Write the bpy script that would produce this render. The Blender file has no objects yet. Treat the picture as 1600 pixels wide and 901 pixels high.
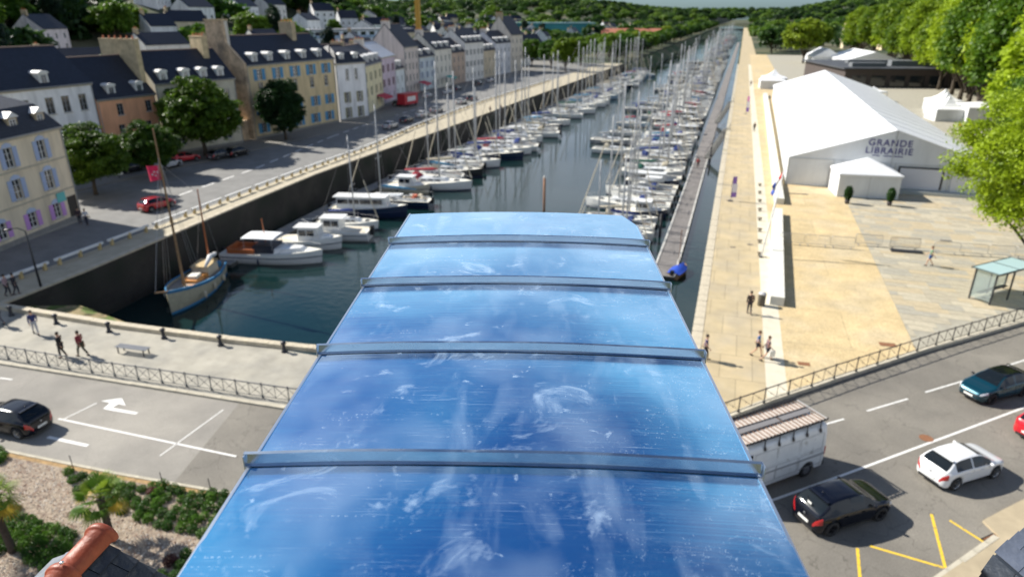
import bpy, math, random
import numpy as np
from mathutils import Vector, Matrix
R = math.radians
PI = math.pi
SC = bpy.context.scene
COL = SC.collection
random.seed(7)
RNG = np.random.default_rng(5)

# ---------------------------------------------------------------- camera
CAM_H = 20.0
FPX, CPITCH = 1050.0, math.atan(425 / 1050.0)
CYAW = math.atan(365 / (FPX / math.cos(CPITCH)))
cam = bpy.data.cameras.new('camera')
camo = bpy.data.objects.new('camera', cam)
COL.objects.link(camo)
camo.location = (0, 0, CAM_H)
camo.rotation_euler = (PI / 2 - CPITCH, 0, CYAW)
cam.sensor_width = 36
cam.lens = FPX / 1600 * 36
cam.clip_start = 0.05
cam.clip_end = 9000
cam.dof.use_dof = True
cam.dof.focus_distance = 4.0
cam.dof.aperture_fstop = 1.55
SC.camera = camo

# ---------------------------------------------------------------- sky, sun, exposure
SUN_AZ = math.atan2(0.12, -0.99)      # direction towards the sun, on the ground plane
SUN_EL = R(38)
world = bpy.data.worlds.new('World')
SC.world = world
world.use_nodes = True
wn, wl = world.node_tree.nodes, world.node_tree.links
bg = wn['Background']
sky = wn.new('ShaderNodeTexSky')
sky.sky_type = 'NISHITA'
sky.sun_disc = False
sky.sun_elevation = SUN_EL
sky.sun_rotation = PI / 2 - SUN_AZ
sky.air_density = 1.0
sky.dust_density = 0.6
sky.ozone_density = 2.5
tc = wn.new('ShaderNodeTexCoord')
sepd = wn.new('ShaderNodeSeparateXYZ')
zadd = wn.new('ShaderNodeMath'); zadd.operation = 'MAXIMUM'; zadd.inputs[1].default_value = 0.0
zad2 = wn.new('ShaderNodeMath'); zad2.operation = 'ADD'; zad2.inputs[1].default_value = 0.16
dvx = wn.new('ShaderNodeMath'); dvx.operation = 'DIVIDE'
dvy = wn.new('ShaderNodeMath'); dvy.operation = 'DIVIDE'
mp = wn.new('ShaderNodeCombineXYZ')
cn = wn.new('ShaderNodeTexNoise')
cn.inputs['Scale'].default_value = 1.15
cn.inputs['Detail'].default_value = 7
cn.inputs['Roughness'].default_value = 0.55
cr = wn.new('ShaderNodeValToRGB')
cr.color_ramp.elements[0].position = 0.50
cr.color_ramp.elements[1].position = 0.72
mx = wn.new('ShaderNodeMix'); mx.data_type = 'RGBA'
mul = wn.new('ShaderNodeMath'); mul.operation = 'MULTIPLY'; mul.inputs[1].default_value = 0.85
wl.new(tc.outputs['Generated'], sepd.inputs[0]); wl.new(sepd.outputs[2], zadd.inputs[0]); wl.new(zadd.outputs[0], zad2.inputs[0])
wl.new(sepd.outputs[0], dvx.inputs[0]); wl.new(zad2.outputs[0], dvx.inputs[1]); wl.new(sepd.outputs[1], dvy.inputs[0]); wl.new(zad2.outputs[0], dvy.inputs[1])
wl.new(dvx.outputs[0], mp.inputs[0]); wl.new(dvy.outputs[0], mp.inputs[1])
wl.new(mp.outputs[0], cn.inputs['Vector'])
thick = wn.new('ShaderNodeMapRange'); thick.interpolation_type = 'SMOOTHSTEP'      # cloud cover thickens with distance
thick.inputs[1].default_value = 0.62; thick.inputs[2].default_value = 0.22; thick.inputs[3].default_value = 0.0; thick.inputs[4].default_value = 0.23
thin = wn.new('ShaderNodeMapRange'); thin.inputs[1].default_value = 0.0; thin.inputs[2].default_value = 0.16; thin.inputs[3].default_value = 0.0; thin.inputs[4].default_value = 1.0
wl.new(zadd.outputs[0], thick.inputs[0]); wl.new(zadd.outputs[0], thin.inputs[0])
cadd = wn.new('ShaderNodeMath'); cadd.operation = 'ADD'
wl.new(cn.outputs['Fac'], cadd.inputs[0]); wl.new(thick.outputs[0], cadd.inputs[1]); wl.new(cadd.outputs[0], cr.inputs['Fac'])
mth = wn.new('ShaderNodeMath'); mth.operation = 'MULTIPLY'
wl.new(cr.outputs['Color'], mth.inputs[0]); wl.new(thin.outputs[0], mth.inputs[1]); wl.new(mth.outputs[0], mul.inputs[0])
wl.new(mul.outputs[0], mx.inputs[0])
tint = wn.new('ShaderNodeMix'); tint.data_type = 'RGBA'; tint.blend_type = 'MULTIPLY'; tint.inputs[0].default_value = 1
tint.inputs[7].default_value = (0.64, 0.94, 1.24, 1)
wl.new(sky.outputs['Color'], tint.inputs[6])
wl.new(tint.outputs[2], mx.inputs[6])
mx.inputs[7].default_value = (11.5, 12.5, 14.0, 1)
wl.new(mx.outputs[2], bg.inputs['Color'])
bg.inputs['Strength'].default_value = 0.046

sun = bpy.data.lights.new('sun', 'SUN')
suno = bpy.data.objects.new('sun', sun)
COL.objects.link(suno)
sun.energy = 5.0
sun.angle = R(0.53)
sun.color = (1.0, 0.95, 0.86)
sd = Vector((math.cos(SUN_AZ) * math.cos(SUN_EL), math.sin(SUN_AZ) * math.cos(SUN_EL), math.sin(SUN_EL)))
suno.rotation_euler = sd.to_track_quat('Z', 'Y').to_euler()
suno.location = (-60, 0, 90)

SC.view_settings.view_transform = 'Standard'
SC.view_settings.look = 'None'
SC.view_settings.gamma = 1.0
SC.view_settings.exposure = 0.72
SC.render.engine = 'CYCLES'
SC.cycles.max_bounces = 6
SC.cycles.diffuse_bounces = 3
SC.cycles.glossy_bounces = 4
SC.cycles.transparent_max_bounces = 6

# ---------------------------------------------------------------- layout helpers
def at(px, py, z=0.0):
    """ray through a point of the view -> world point at height z (a survey helper)"""
    x, y = px - 800, -(py - 450.5)
    c, s = math.cos(CPITCH), math.sin(CPITCH)
    d = (x, FPX * c + y * s, -FPX * s + y * c)
    t = (z - CAM_H) / d[2]
    p = (d[0] * t, d[1] * t)
    return Vector((p[0] * math.cos(CYAW) - p[1] * math.sin(CYAW), p[0] * math.sin(CYAW) + p[1] * math.cos(CYAW), z))

# ---------------------------------------------------------------- materials
MATS = {}
def M(name, col=(0.5, 0.5, 0.5), rough=0.6, metal=0.0, var=0.0, scale=3.0, bump=0.0, bscale=None, trans=0.0, coat=0.0, spec=None,
      col2=None, c2scale=0.4, c2lo=0.45, c2hi=0.65, coord='Object', stretch=None, emis=None):
    if name in MATS:
        return MATS[name]
    m = bpy.data.materials.new(name)
    m.use_nodes = True
    n, l = m.node_tree.nodes, m.node_tree.links
    p = n['Principled BSDF']
    p.inputs['Base Color'].default_value = (*col, 1)
    p.inputs['Roughness'].default_value = rough
    p.inputs['Metallic'].default_value = metal
    if coat: p.inputs['Coat Weight'].default_value = coat; p.inputs['Coat Roughness'].default_value = 0.04
    if spec is not None: p.inputs['Specular IOR Level'].default_value = spec
    if trans: p.inputs['Transmission Weight'].default_value = trans
    tcn = n.new('ShaderNodeTexCoord')
    vec = tcn.outputs[coord]
    if stretch:
        mpn = n.new('ShaderNodeMapping'); mpn.inputs['Scale'].default_value = stretch
        l.new(vec, mpn.inputs['Vector']); vec = mpn.outputs['Vector']
    cur = None
    if col2:
        t = n.new('ShaderNodeTexNoise'); t.inputs['Scale'].default_value = c2scale; t.inputs['Detail'].default_value = 5
        l.new(vec, t.inputs['Vector'])
        mr = n.new('ShaderNodeMapRange'); mr.inputs[1].default_value = c2lo; mr.inputs[2].default_value = c2hi
        l.new(t.outputs['Fac'], mr.inputs[0])
        x = n.new('ShaderNodeMix'); x.data_type = 'RGBA'
        l.new(mr.outputs[0], x.inputs[0]); x.inputs[6].default_value = (*col, 1); x.inputs[7].default_value = (*col2, 1)
        cur = x.outputs[2]
    if var:
        t = n.new('ShaderNodeTexNoise'); t.inputs['Scale'].default_value = scale; t.inputs['Detail'].default_value = 6; t.inputs['Roughness'].default_value = 0.65
        l.new(vec, t.inputs['Vector'])
        mr = n.new('ShaderNodeMapRange'); mr.inputs[1].default_value = 0.3; mr.inputs[2].default_value = 0.7
        mr.inputs[3].default_value = 1 - var; mr.inputs[4].default_value = 1 + var
        l.new(t.outputs['Fac'], mr.inputs[0])
        x = n.new('ShaderNodeMix'); x.data_type = 'RGBA'; x.blend_type = 'MULTIPLY'; x.inputs[0].default_value = 1
        if cur: l.new(cur, x.inputs[6])
        else: x.inputs[6].default_value = (*col, 1)
        l.new(mr.outputs[0], x.inputs[7])
        cur = x.outputs[2]
    if cur: l.new(cur, p.inputs['Base Color'])
    if bump:
        t = n.new('ShaderNodeTexNoise'); t.inputs['Scale'].default_value = bscale or scale * 4; t.inputs['Detail'].default_value = 4
        l.new(vec, t.inputs['Vector'])
        b = n.new('ShaderNodeBump'); b.inputs['Strength'].default_value = bump; b.inputs['Distance'].default_value = 0.05
        l.new(t.outputs['Fac'], b.inputs['Height']); l.new(b.outputs['Normal'], p.inputs['Normal'])
    m['pn'] = 1
    MATS[name] = m
    return m

def nodes_of(m):
    return m.node_tree.nodes, m.node_tree.links, m.node_tree.nodes['Principled BSDF']

def leaf_mat(name, c1, c2):
    if name in MATS: return MATS[name]
    m = bpy.data.materials.new(name); m.use_nodes = True
    n, l, p = nodes_of(m)
    t = n.new('ShaderNodeTexNoise'); t.inputs['Scale'].default_value = 0.55; t.inputs['Detail'].default_value = 3
    g = n.new('ShaderNodeTexCoord'); l.new(g.outputs['Object'], t.inputs['Vector'])
    oi = n.new('ShaderNodeObjectInfo')
    ad = n.new('ShaderNodeMath'); ad.operation = 'MULTIPLY_ADD'; ad.inputs[1].default_value = 0.5; ad.inputs[2].default_value = -0.25
    l.new(oi.outputs['Random'], ad.inputs[0])
    ad2 = n.new('ShaderNodeMath'); ad2.operation = 'ADD'; l.new(ad.outputs[0], ad2.inputs[0]); l.new(t.outputs['Fac'], ad2.inputs[1])
    mr = n.new('ShaderNodeMapRange'); mr.inputs[1].default_value = 0.3; mr.inputs[2].default_value = 0.7
    l.new(ad2.outputs[0], mr.inputs[0])
    x = n.new('ShaderNodeMix'); x.data_type = 'RGBA'; l.new(mr.outputs[0], x.inputs[0])
    x.inputs[6].default_value = (*c1, 1); x.inputs[7].default_value = (*c2, 1)
    l.new(x.outputs[2], p.inputs['Base Color'])
    p.inputs['Roughness'].default_value = 0.5
    p.inputs['Specular IOR Level'].default_value = 0.3
    tr = n.new('ShaderNodeBsdfTranslucent'); l.new(x.outputs[2], tr.inputs['Color'])
    ms = n.new('ShaderNodeMixShader'); ms.inputs[0].default_value = 0.35
    l.new(p.outputs[0], ms.inputs[1]); l.new(tr.outputs[0], ms.inputs[2])
    l.new(ms.outputs[0], n['Material Output'].inputs['Surface'])
    MATS[name] = m
    return m

# ---------------------------------------------------------------- mesh builder
class MB:
    def __init__(s): s.v = []; s.f = []; s.mi = []; s.cur = 0
    def add(s, vs, fs):
        o = len(s.v); s.v += [tuple(p) for p in vs]
        for f in fs: s.f.append(tuple(i + o for i in f)); s.mi.append(s.cur)
        return s
    def box(s, x0, x1, y0, y1, z0, z1):
        return s.add([(x0, y0, z0), (x1, y0, z0), (x1, y1, z0), (x0, y1, z0), (x0, y0, z1), (x1, y0, z1), (x1, y1, z1), (x0, y1, z1)],
                     [(0, 3, 2, 1), (4, 5, 6, 7), (0, 1, 5, 4), (1, 2, 6, 5), (2, 3, 7, 6), (3, 0, 4, 7)])
    def bar(s, a, b, w, h=None):
        """box beam from a to b, width w (horizontal), height h"""
        h = h or w; a = Vector(a); b = Vector(b); d = (b - a).normalized()
        u = d.cross(Vector((0, 0, 1)))
        if u.length < 1e-4: u = Vector((1, 0, 0))
        u.normalize(); v = u.cross(d); u *= w / 2; v *= h / 2
        return s.add([a - u - v, a + u - v, a + u + v, a - u + v, b - u - v, b + u - v, b + u + v, b - u + v],
                     [(0, 1, 2, 3), (7, 6, 5, 4), (0, 4, 5, 1), (1, 5, 6, 2), (2, 6, 7, 3), (3, 7, 4, 0)])
    def tube(s, pts, r, n=6, caps=True):
        pts = [Vector(p) for p in pts]
        rs = r if isinstance(r, (list, tuple)) else [r] * len(pts)
        o = len(s.v); u = None
        for i, p in enumerate(pts):
            d = (pts[min(i + 1, len(pts) - 1)] - pts[max(i - 1, 0)]).normalized()
            if u is None:
                u = d.cross(Vector((0, 0, 1)))
                if u.length < 1e-3: u = Vector((1, 0, 0))
            u = (u - d * u.dot(d)).normalized(); w = d.cross(u)
            for k in range(n):
                a = 2 * PI * k / n
                s.v.append(tuple(p + (u * math.cos(a) + w * math.sin(a)) * rs[i]))
        for i in range(len(pts) - 1):
            for k in range(n):
                s.f.append((o + i * n + k, o + i * n + (k + 1) % n, o + (i + 1) * n + (k + 1) % n, o + (i + 1) * n + k)); s.mi.append(s.cur)
        if caps:
            s.f.append(tuple(o + k for k in range(n))[::-1]); s.mi.append(s.cur)
            e = o + (len(pts) - 1) * n
            s.f.append(tuple(e + k for k in range(n))); s.mi.append(s.cur)
        return s
    def prism(s, poly, z0, z1):
        n = len(poly)
        vs = [(p[0], p[1], z0) for p in poly] + [(p[0], p[1], z1) for p in poly]
        fs = [tuple(range(n))[::-1], tuple(range(n, 2 * n))] + [(i, (i + 1) % n, n + (i + 1) % n, n + i) for i in range(n)]
        return s.add(vs, fs)
    def lathe(s, prof, n=12, c=(0, 0, 0)):
        vs = []; fs = []
        for (r, z) in prof:
            for k in range(n):
                a = 2 * PI * k / n; vs.append((c[0] + r * math.cos(a), c[1] + r * math.sin(a), c[2] + z))
        for i in range(len(prof) - 1):
            for k in range(n):
                fs.append((i * n + k, i * n + (k + 1) % n, (i + 1) * n + (k + 1) % n, (i + 1) * n + k))
        fs.append(tuple(range(n))[::-1]); fs.append(tuple(range((len(prof) - 1) * n, len(prof) * n)))
        return s.add(vs, fs)
    def grid(s, P, flip=False, close=False):
        """P: rows of equal-length point lists"""
        m = len(P[0]); vs = [p for row in P for p in row]; fs = []
        for i in range(len(P) - 1):
            for k in range(m - 1 + (1 if close else 0)):
                a, b, c, d = i * m + k, i * m + (k + 1) % m, (i + 1) * m + (k + 1) % m, (i + 1) * m + k
                fs.append((d, c, b, a) if flip else (a, b, c, d))
        return s.add(vs, fs)
    def blob(s, c, r, n=8, m=5, jit=0.0):
        rows = []
        for i in range(m + 1):
            th = PI * i / m
            rows.append([(c[0] + r[0] * math.sin(th) * math.cos(2 * PI * k / n) * (1 + random.uniform(-jit, jit)),
                          c[1] + r[1] * math.sin(th) * math.sin(2 * PI * k / n) * (1 + random.uniform(-jit, jit)),
                          c[2] - r[2] * math.cos(th)) for k in range(n)])
        return s.grid(rows, close=True)
    def mesh(s, name, mats=None, smooth=False):
        me = bpy.data.meshes.new(name)
        me.from_pydata(s.v, [], s.f)
        for m in (mats or []): me.materials.append(m)
        if len(set(s.mi)) > 1: me.polygons.foreach_set('material_index', s.mi)
        if smooth: me.polygons.foreach_set('use_smooth', [True] * len(me.polygons))
        me.update()
        return me
    def build(s, name, mat, parent=None, loc=(0, 0, 0), rz=0, smooth=False):
        mats = mat if isinstance(mat, (list, tuple)) else [mat]
        return put(name, s.mesh(name, mats, smooth), parent, loc, rz)

def put(name, mesh, parent=None, loc=(0, 0, 0), rz=0):
    o = bpy.data.objects.new(name, mesh)
    COL.objects.link(o); o.location = loc; o.rotation_euler = (0, 0, rz)
    if parent: o.parent = parent
    return o
def tag(o, label=None, cat=None, group=None, kind=None):
    if label: o['label'] = label
    if cat: o['category'] = cat
    if group: o['group'] = group
    if kind: o['kind'] = kind
    return o
def thing(name, label, cat, loc=(0, 0, 0), rz=0, group=None):
    o = bpy.data.objects.new(name, None); COL.objects.link(o)
    o.location = loc; o.rotation_euler = (0, 0, rz); o.empty_display_size = 0.3
    return tag(o, label, cat, group)
def struct(name, mb, mat, parent=None):
    o = mb.build(name, mat, parent)
    if not parent: o['kind'] = 'structure'
    return o
def swap(o, mm):
    if o.type == 'MESH':
        for i, sl in enumerate(o.material_slots):
            if sl.material and sl.material.name in mm:
                nm = mm[sl.material.name]; sl.link = 'OBJECT'; sl.material = nm
_kids = {}
LAST = []
def kids(root):
    if root.name not in _kids: _kids[root.name] = [(ch, list(ch.children)) for ch in root.children]
    return _kids[root.name]
def dup(root, loc, rz=0, label=None, group=None, mm=None, scale=None, skip=()):
    """a copy of a thing together with copies of its parts and sub-parts"""
    LAST.clear()
    ks = kids(root)
    r = root.copy(); COL.objects.link(r); r.location = loc; r.rotation_euler = (0, 0, rz)
    if scale: r.scale = scale if isinstance(scale, tuple) else (scale,) * 3
    if label: r['label'] = label
    if group: r['group'] = group
    if mm: swap(r, mm)
    for ch, gs in ks:
        if ch.name.split('.')[0] in skip: continue
        c = ch.copy(); COL.objects.link(c); c.parent = r; LAST.append(c)
        if mm: swap(c, mm)
        for g in gs:
            d = g.copy(); COL.objects.link(d); d.parent = c
            if mm: swap(d, mm)
    return r
_T = ['', '', 'twenty', 'thirty', 'forty', 'fifty', 'sixty', 'seventy', 'eighty', 'ninety']
_U = ['first', 'second', 'third', 'fourth', 'fifth', 'sixth', 'seventh', 'eighth', 'ninth', 'tenth', 'eleventh', 'twelfth', 'thirteenth', 'fourteenth', 'fifteenth', 'sixteenth', 'seventeenth', 'eighteenth', 'nineteenth']
_TT = {20: 'twentieth', 30: 'thirtieth', 40: 'fortieth', 50: 'fiftieth', 60: 'sixtieth', 70: 'seventieth', 80: 'eightieth', 90: 'ninetieth', 100: 'hundredth'}
def ordw(n):
    """1 -> first"""
    if n > 100: return 'hundred and ' + ordw(n - 100)
    if n < 20: return _U[n - 1]
    if n in _TT: return _TT[n]
    return _T[n // 10] + '-' + _U[n % 10 - 1]
ORD = ['first', 'second', 'third', 'fourth', 'fifth', 'sixth', 'seventh', 'eighth', 'ninth', 'tenth', 'eleventh', 'twelfth', 'thirteenth', 'fourteenth',
       'fifteenth', 'sixteenth', 'seventeenth', 'eighteenth', 'nineteenth', 'twentieth'] + ['twenty-' + x for x in ('first', 'second', 'third', 'fourth', 'fifth', 'sixth', 'seventh', 'eighth', 'ninth')] + \
      ['thirtieth'] + ['thirty-' + x for x in ('first', 'second', 'third', 'fourth', 'fifth', 'sixth', 'seventh', 'eighth', 'ninth')] + ['fortieth'] + \
      ['forty-' + x for x in ('first', 'second', 'third', 'fourth', 'fifth', 'sixth', 'seventh', 'eighth', 'ninth')] + ['fiftieth'] + \
      ['fifty-' + x for x in ('first', 'second', 'third', 'fourth', 'fifth', 'sixth', 'seventh', 'eighth', 'ninth')]
# ================================================================ THE SETTING
WZ = -4.5      # water level
LQ = [(-50.3, 31.9), (-50.5, 40), (-51.2, 49), (-52.3, 63), (-53.2, 78), (-52.9, 98), (-52.2, 118), (-52.0, 160), (-51.0, 230), (-50.5, 320), (-50, 700), (-49, 1500)]
RQX = -1.0
def lqx(y):
    return float(np.interp(y, [p[1] for p in LQ], [p[0] for p in LQ]))

m_asph = M('asphalt', (0.165, 0.152, 0.130), 0.88, var=0.16, scale=0.35, bump=0.25, bscale=60, col2=(0.215, 0.197, 0.165), c2scale=0.12, c2lo=0.42, c2hi=0.62)
def cracks(m, sc, width, dark, warp=0.6, fine=90.0):
    n, l, p = nodes_of(m)
    src = p.inputs['Base Color'].links[0].from_socket
    t = n.new('ShaderNodeTexCoord')
    nz = n.new('ShaderNodeTexNoise'); nz.inputs['Scale'].default_value = 1.2; nz.inputs['Detail'].default_value = 5
    l.new(t.outputs['Object'], nz.inputs['Vector'])
    va = n.new('ShaderNodeVectorMath'); va.operation = 'MULTIPLY_ADD'; va.inputs[1].default_value = (warp * 2,) * 3
    l.new(nz.outputs['Color'], va.inputs[0]); l.new(t.outputs['Object'], va.inputs[2])
    vo = n.new('ShaderNodeTexVoronoi'); vo.feature = 'DISTANCE_TO_EDGE'; vo.inputs['Scale'].default_value = sc
    l.new(va.outputs[0], vo.inputs['Vector'])
    mr = n.new('ShaderNodeMapRange'); mr.inputs[1].default_value = 0; mr.inputs[2].default_value = width; mr.inputs[3].default_value = dark; mr.inputs[4].default_value = 1
    l.new(vo.outputs['Distance'], mr.inputs[0])
    x = n.new('ShaderNodeMix'); x.data_type = 'RGBA'; x.blend_type = 'MULTIPLY'; x.inputs[0].default_value = 1
    l.new(src, x.inputs[6]); l.new(mr.outputs[0], x.inputs[7])
    g = n.new('ShaderNodeTexNoise'); g.inputs['Scale'].default_value = fine; g.inputs['Detail'].default_value = 2
    l.new(t.outputs['Object'], g.inputs['Vector'])
    mr2 = n.new('ShaderNodeMapRange'); mr2.inputs[1].default_value = 0.3; mr2.inputs[2].default_value = 0.7; mr2.inputs[3].default_value = 0.8; mr2.inputs[4].default_value = 1.25
    l.new(g.outputs['Fac'], mr2.inputs[0])
    y = n.new('ShaderNodeMix'); y.data_type = 'RGBA'; y.blend_type = 'MULTIPLY'; y.inputs[0].default_value = 1
    l.new(x.outputs[2], y.inputs[6]); l.new(mr2.outputs[0], y.inputs[7])
    l.new(y.outputs[2], p.inputs['Base Color'])
cracks(m_asph, 0.28, 0.008, 0.6, 0.8, 22.0)
m_asph_l = M('asphalt_pale', (0.235, 0.22, 0.195), 0.88, var=0.12, scale=0.3, bump=0.2, bscale=60, col2=(0.29, 0.27, 0.235), c2scale=0.15)
cracks(m_asph_l, 0.2, 0.004, 0.8, 0.5, 25.0)
m_asph_d = M('asphalt_dark', (0.19, 0.187, 0.178), 0.88, var=0.18, scale=0.5, bump=0.2, bscale=60)
m_earth = M('meadow_ground', (0.028, 0.045, 0.015), 0.95, var=0.3, scale=0.02, col2=(0.12, 0.11, 0.06), c2scale=0.01)
m_sand = M('sandy_paving', (0.53, 0.41, 0.225), 0.9, var=0.16, scale=0.5, bump=0.15, bscale=30, col2=(0.50, 0.41, 0.26), c2scale=0.22)
cracks(m_sand, 0.12, 0.003, 0.85, 0.3, 12.0)
m_prom = M('promenade_paving', (0.47, 0.38, 0.23), 0.9, var=0.12, scale=0.7, bump=0.15, bscale=30, col2=(0.41, 0.345, 0.235), c2scale=0.3)
m_stone = M('granite_slab', (0.40, 0.355, 0.265), 0.85, var=0.2, scale=1.5, bump=0.2, bscale=25)
m_stone2 = M('granite_slab_warm', (0.45, 0.375, 0.25), 0.85, var=0.18, scale=1.5, bump=0.2, bscale=25)
m_stone3 = M('granite_slab_grey', (0.36, 0.335, 0.27), 0.85, var=0.18, scale=1.5, bump=0.2, bscale=25)
def slab_lines(m, bw, bh, dark=.72, mort=.012, rot=0.0):
    n, l, p = nodes_of(m); src = p.inputs['Base Color'].links[0].from_socket
    t = n.new('ShaderNodeTexCoord'); b = n.new('ShaderNodeTexBrick'); b.inputs['Scale'].default_value = 1.0
    b.inputs['Brick Width'].default_value = bw; b.inputs['Row Height'].default_value = bh; b.inputs['Mortar Size'].default_value = mort
    b.inputs['Color1'].default_value = (.95, .95, .95, 1); b.inputs['Color2'].default_value = (1.06, 1.05, 1.04, 1); b.inputs['Mortar'].default_value = (dark,) * 3 + (1,)
    l.new(t.outputs['Object'], b.inputs['Vector'])
    x = n.new('ShaderNodeMix'); x.data_type = 'RGBA'; x.blend_type = 'MULTIPLY'; x.inputs[0].default_value = 1
    l.new(src, x.inputs[6]); l.new(b.outputs['Color'], x.inputs[7]); l.new(x.outputs[2], p.inputs['Base Color'])
slab_lines(m_prom, 1.9, 3.1, .70, .03); slab_lines(m_sand, 9.0, 6.2, .78, .035)
m_pave = M('pale_pavement', (0.37, 0.345, 0.285), 0.9, var=0.16, scale=0.8, bump=0.2, bscale=30, col2=(0.29, 0.275, 0.235), c2scale=0.35)
m_cope = M('coping_stone', (0.50, 0.44, 0.33), 0.85, var=0.25, scale=1.2, bump=0.4, bscale=12, col2=(0.30, 0.27, 0.13), c2scale=0.8, c2lo=0.55, c2hi=0.7)
m_kerb = M('kerb_stone', (0.46, 0.42, 0.33), 0.85, var=0.2, scale=1.5, bump=0.3, bscale=20)
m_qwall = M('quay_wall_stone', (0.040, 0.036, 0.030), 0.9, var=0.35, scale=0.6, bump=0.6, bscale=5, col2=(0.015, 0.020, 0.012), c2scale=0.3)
m_white = M('road_paint', (0.72, 0.71, 0.68), 0.7, var=0.12, scale=6, col2=(0.35, 0.34, 0.32), c2scale=9, c2lo=0.6, c2hi=0.72)
m_yellow = M('yellow_paint', (0.75, 0.50, 0.04), 0.7, var=0.12, scale=6, col2=(0.25, 0.2, 0.1), c2scale=7, c2lo=0.58, c2hi=0.7)

# ---- hills: height of the land
def sm(t): t = max(0.0, min(1.0, t)); return t * t * (3 - 2 * t)
def land(x, y):
    h = 34 * sm((-x - 112) / 210) * sm((-x - 0.55 * y + 60) / 150)
    h += 14 * sm((-x - 135) / 350) * sm((y - 60) / 200)
    h += 16 * sm((x - 80) / 160) * sm(y / 80)
    h += 26 * sm((y - 1100) / 900)
    h += 12 * sm((y - 500) / 900) * sm((abs(x + 25) - 130) / 300)
    return h
g = MB()
ys = [-400, -150, -60, 0, 31.9]
NX = 26
# south strip, flat
g.add([(-3000, -400, 0), (3000, -400, 0), (3000, 31.9, 0), (RQX, 31.9, 0), (LQ[0][0], 31.9, 0), (-3000, 31.9, 0)], [(0, 1, 2, 3, 4, 5)])
ylist = [p[1] for p in LQ] + [1700, 2200, 3000, 4500]
ylist = sorted(set(ylist + [120, 180, 220, 260, 380, 450, 520, 600, 800, 900, 1000, 1100, 1200, 1350]))
xl = [0, 8, 20, 34, 50, 66, 84, 105, 130, 165, 210, 270, 350, 480, 700, 1100, 2950]
rowsL, rowsR = [], []
for y in ylist:
    e = lqx(y) if y <= 1500 else -25
    er = RQX if y <= 1500 else -25
    rowsL.append([(e - d, y, land(e - d, y) if d > 60 else 0.0) for d in xl])
    rowsR.append([(er + d, y, land(er + d, y) if d > 60 else 0.0) for d in xl])
g.grid(rowsL); g.grid(rowsR, flip=True)
struct('ground', g, m_earth)

# ---- water of the canal
m_water = bpy.data.materials.new('canal_water'); m_water.use_nodes = True
n, l, p = nodes_of(m_water)
p.inputs['Base Color'].default_value = (0.006, 0.022, 0.022, 1); p.inputs['Roughness'].default_value = 0.02; p.inputs['IOR'].default_value = 1.38
t = n.new('ShaderNodeTexCoord'); mpn = n.new('ShaderNodeMapping'); mpn.inputs['Scale'].default_value = (0.9, 1.0, 1)
l.new(t.outputs['Object'], mpn.inputs['Vector'])
nz = n.new('ShaderNodeTexNoise'); nz.inputs['Scale'].default_value = 1.3; nz.inputs['Detail'].default_value = 5; nz.inputs['Roughness'].default_value = 0.55
l.new(mpn.outputs[0], nz.inputs['Vector'])
b = n.new('ShaderNodeBump'); b.inputs['Strength'].default_value = 0.10; b.inputs['Distance'].default_value = 0.25
l.new(nz.outputs['Fac'], b.inputs['Height'])
big = n.new('ShaderNodeTexNoise'); big.inputs['Scale'].default_value = 0.05; big.inputs['Detail'].default_value = 3
l.new(t.outputs['Object'], big.inputs['Vector'])
mr = n.new('ShaderNodeMapRange'); mr.inputs[1].default_value = 0.4; mr.inputs[2].default_value = 0.6; mr.inputs[3].default_value = 0.03; mr.inputs[4].default_value = 0.14
l.new(big.outputs['Fac'], mr.inputs[0]); l.new(mr.outputs[0], b.inputs['Strength'])
l.new(b.outputs['Normal'], p.inputs['Normal'])
w = MB(); w.add([(-75, 25, WZ), (6, 25, WZ), (6, 1560, WZ), (-75, 1560, WZ)], [(0, 1, 2, 3)])
struct('canal_water', w, m_water)

# ---- quay walls, with courses of big stones near the camera as relief
def ribbon(poly, z0, z1, flip=False):
    mb = MB()
    mb.grid([[(p[0], p[1], z0), (p[0], p[1], z1)] for p in poly], flip=flip)
    return mb
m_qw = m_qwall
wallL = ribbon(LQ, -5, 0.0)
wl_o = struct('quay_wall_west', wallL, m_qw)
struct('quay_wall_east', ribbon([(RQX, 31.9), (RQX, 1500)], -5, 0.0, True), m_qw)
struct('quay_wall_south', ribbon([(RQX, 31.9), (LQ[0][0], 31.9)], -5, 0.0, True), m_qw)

# grassy slopes where the far basin has no quay wall
gs = MB(); rows = []
for y in (322, 360, 420, 500, 600, 750, 950, 1200, 1500):
    e = lqx(y); rows.append([(e - 1, y, .05), (e + 2 + random.uniform(-1, 1), y, -1.5), (e + 6 + random.uniform(-1, 2), y, -4.9)])
gs.grid(rows, flip=True)
struct('grassy_bank', gs, M('bank_grass', (.05, .09, .02), .95, var=.35, scale=.15, col2=(.14, .13, .06), c2scale=.05))
# ---- roads
r = MB()
r.add([(-110, 0, .004), (90, 0, .004), (90, 31.9, .004), (RQX, 31.9, .004), (LQ[0][0], 31.9, .004), (-110, 31.9, .004)], [(0, 1, 2, 3, 4, 5)])
struct('road', r, m_asph_l)
r = MB()   # darker asphalt, right of a diagonal edge
r.add([(-24.6, 26.9, .008), (-22.6, 19.0, .008), (-22.2, 0.5, .008), (88, 0.5, .008), (88, 31, .008), (40, 75, .008), (26, 58, .008), (0, 32.5, .008)], [(0, 1, 2, 3, 4, 5, 6, 7)])
struct('road_dark_surface', r, m_asph)
r = MB()
pl = [p for p in LQ if p[1] <= 320]
r.grid([[(-112, y, .004), (x, y, .004)] for x, y in pl], flip=True)
struct('street', r, m_asph_d)

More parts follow.
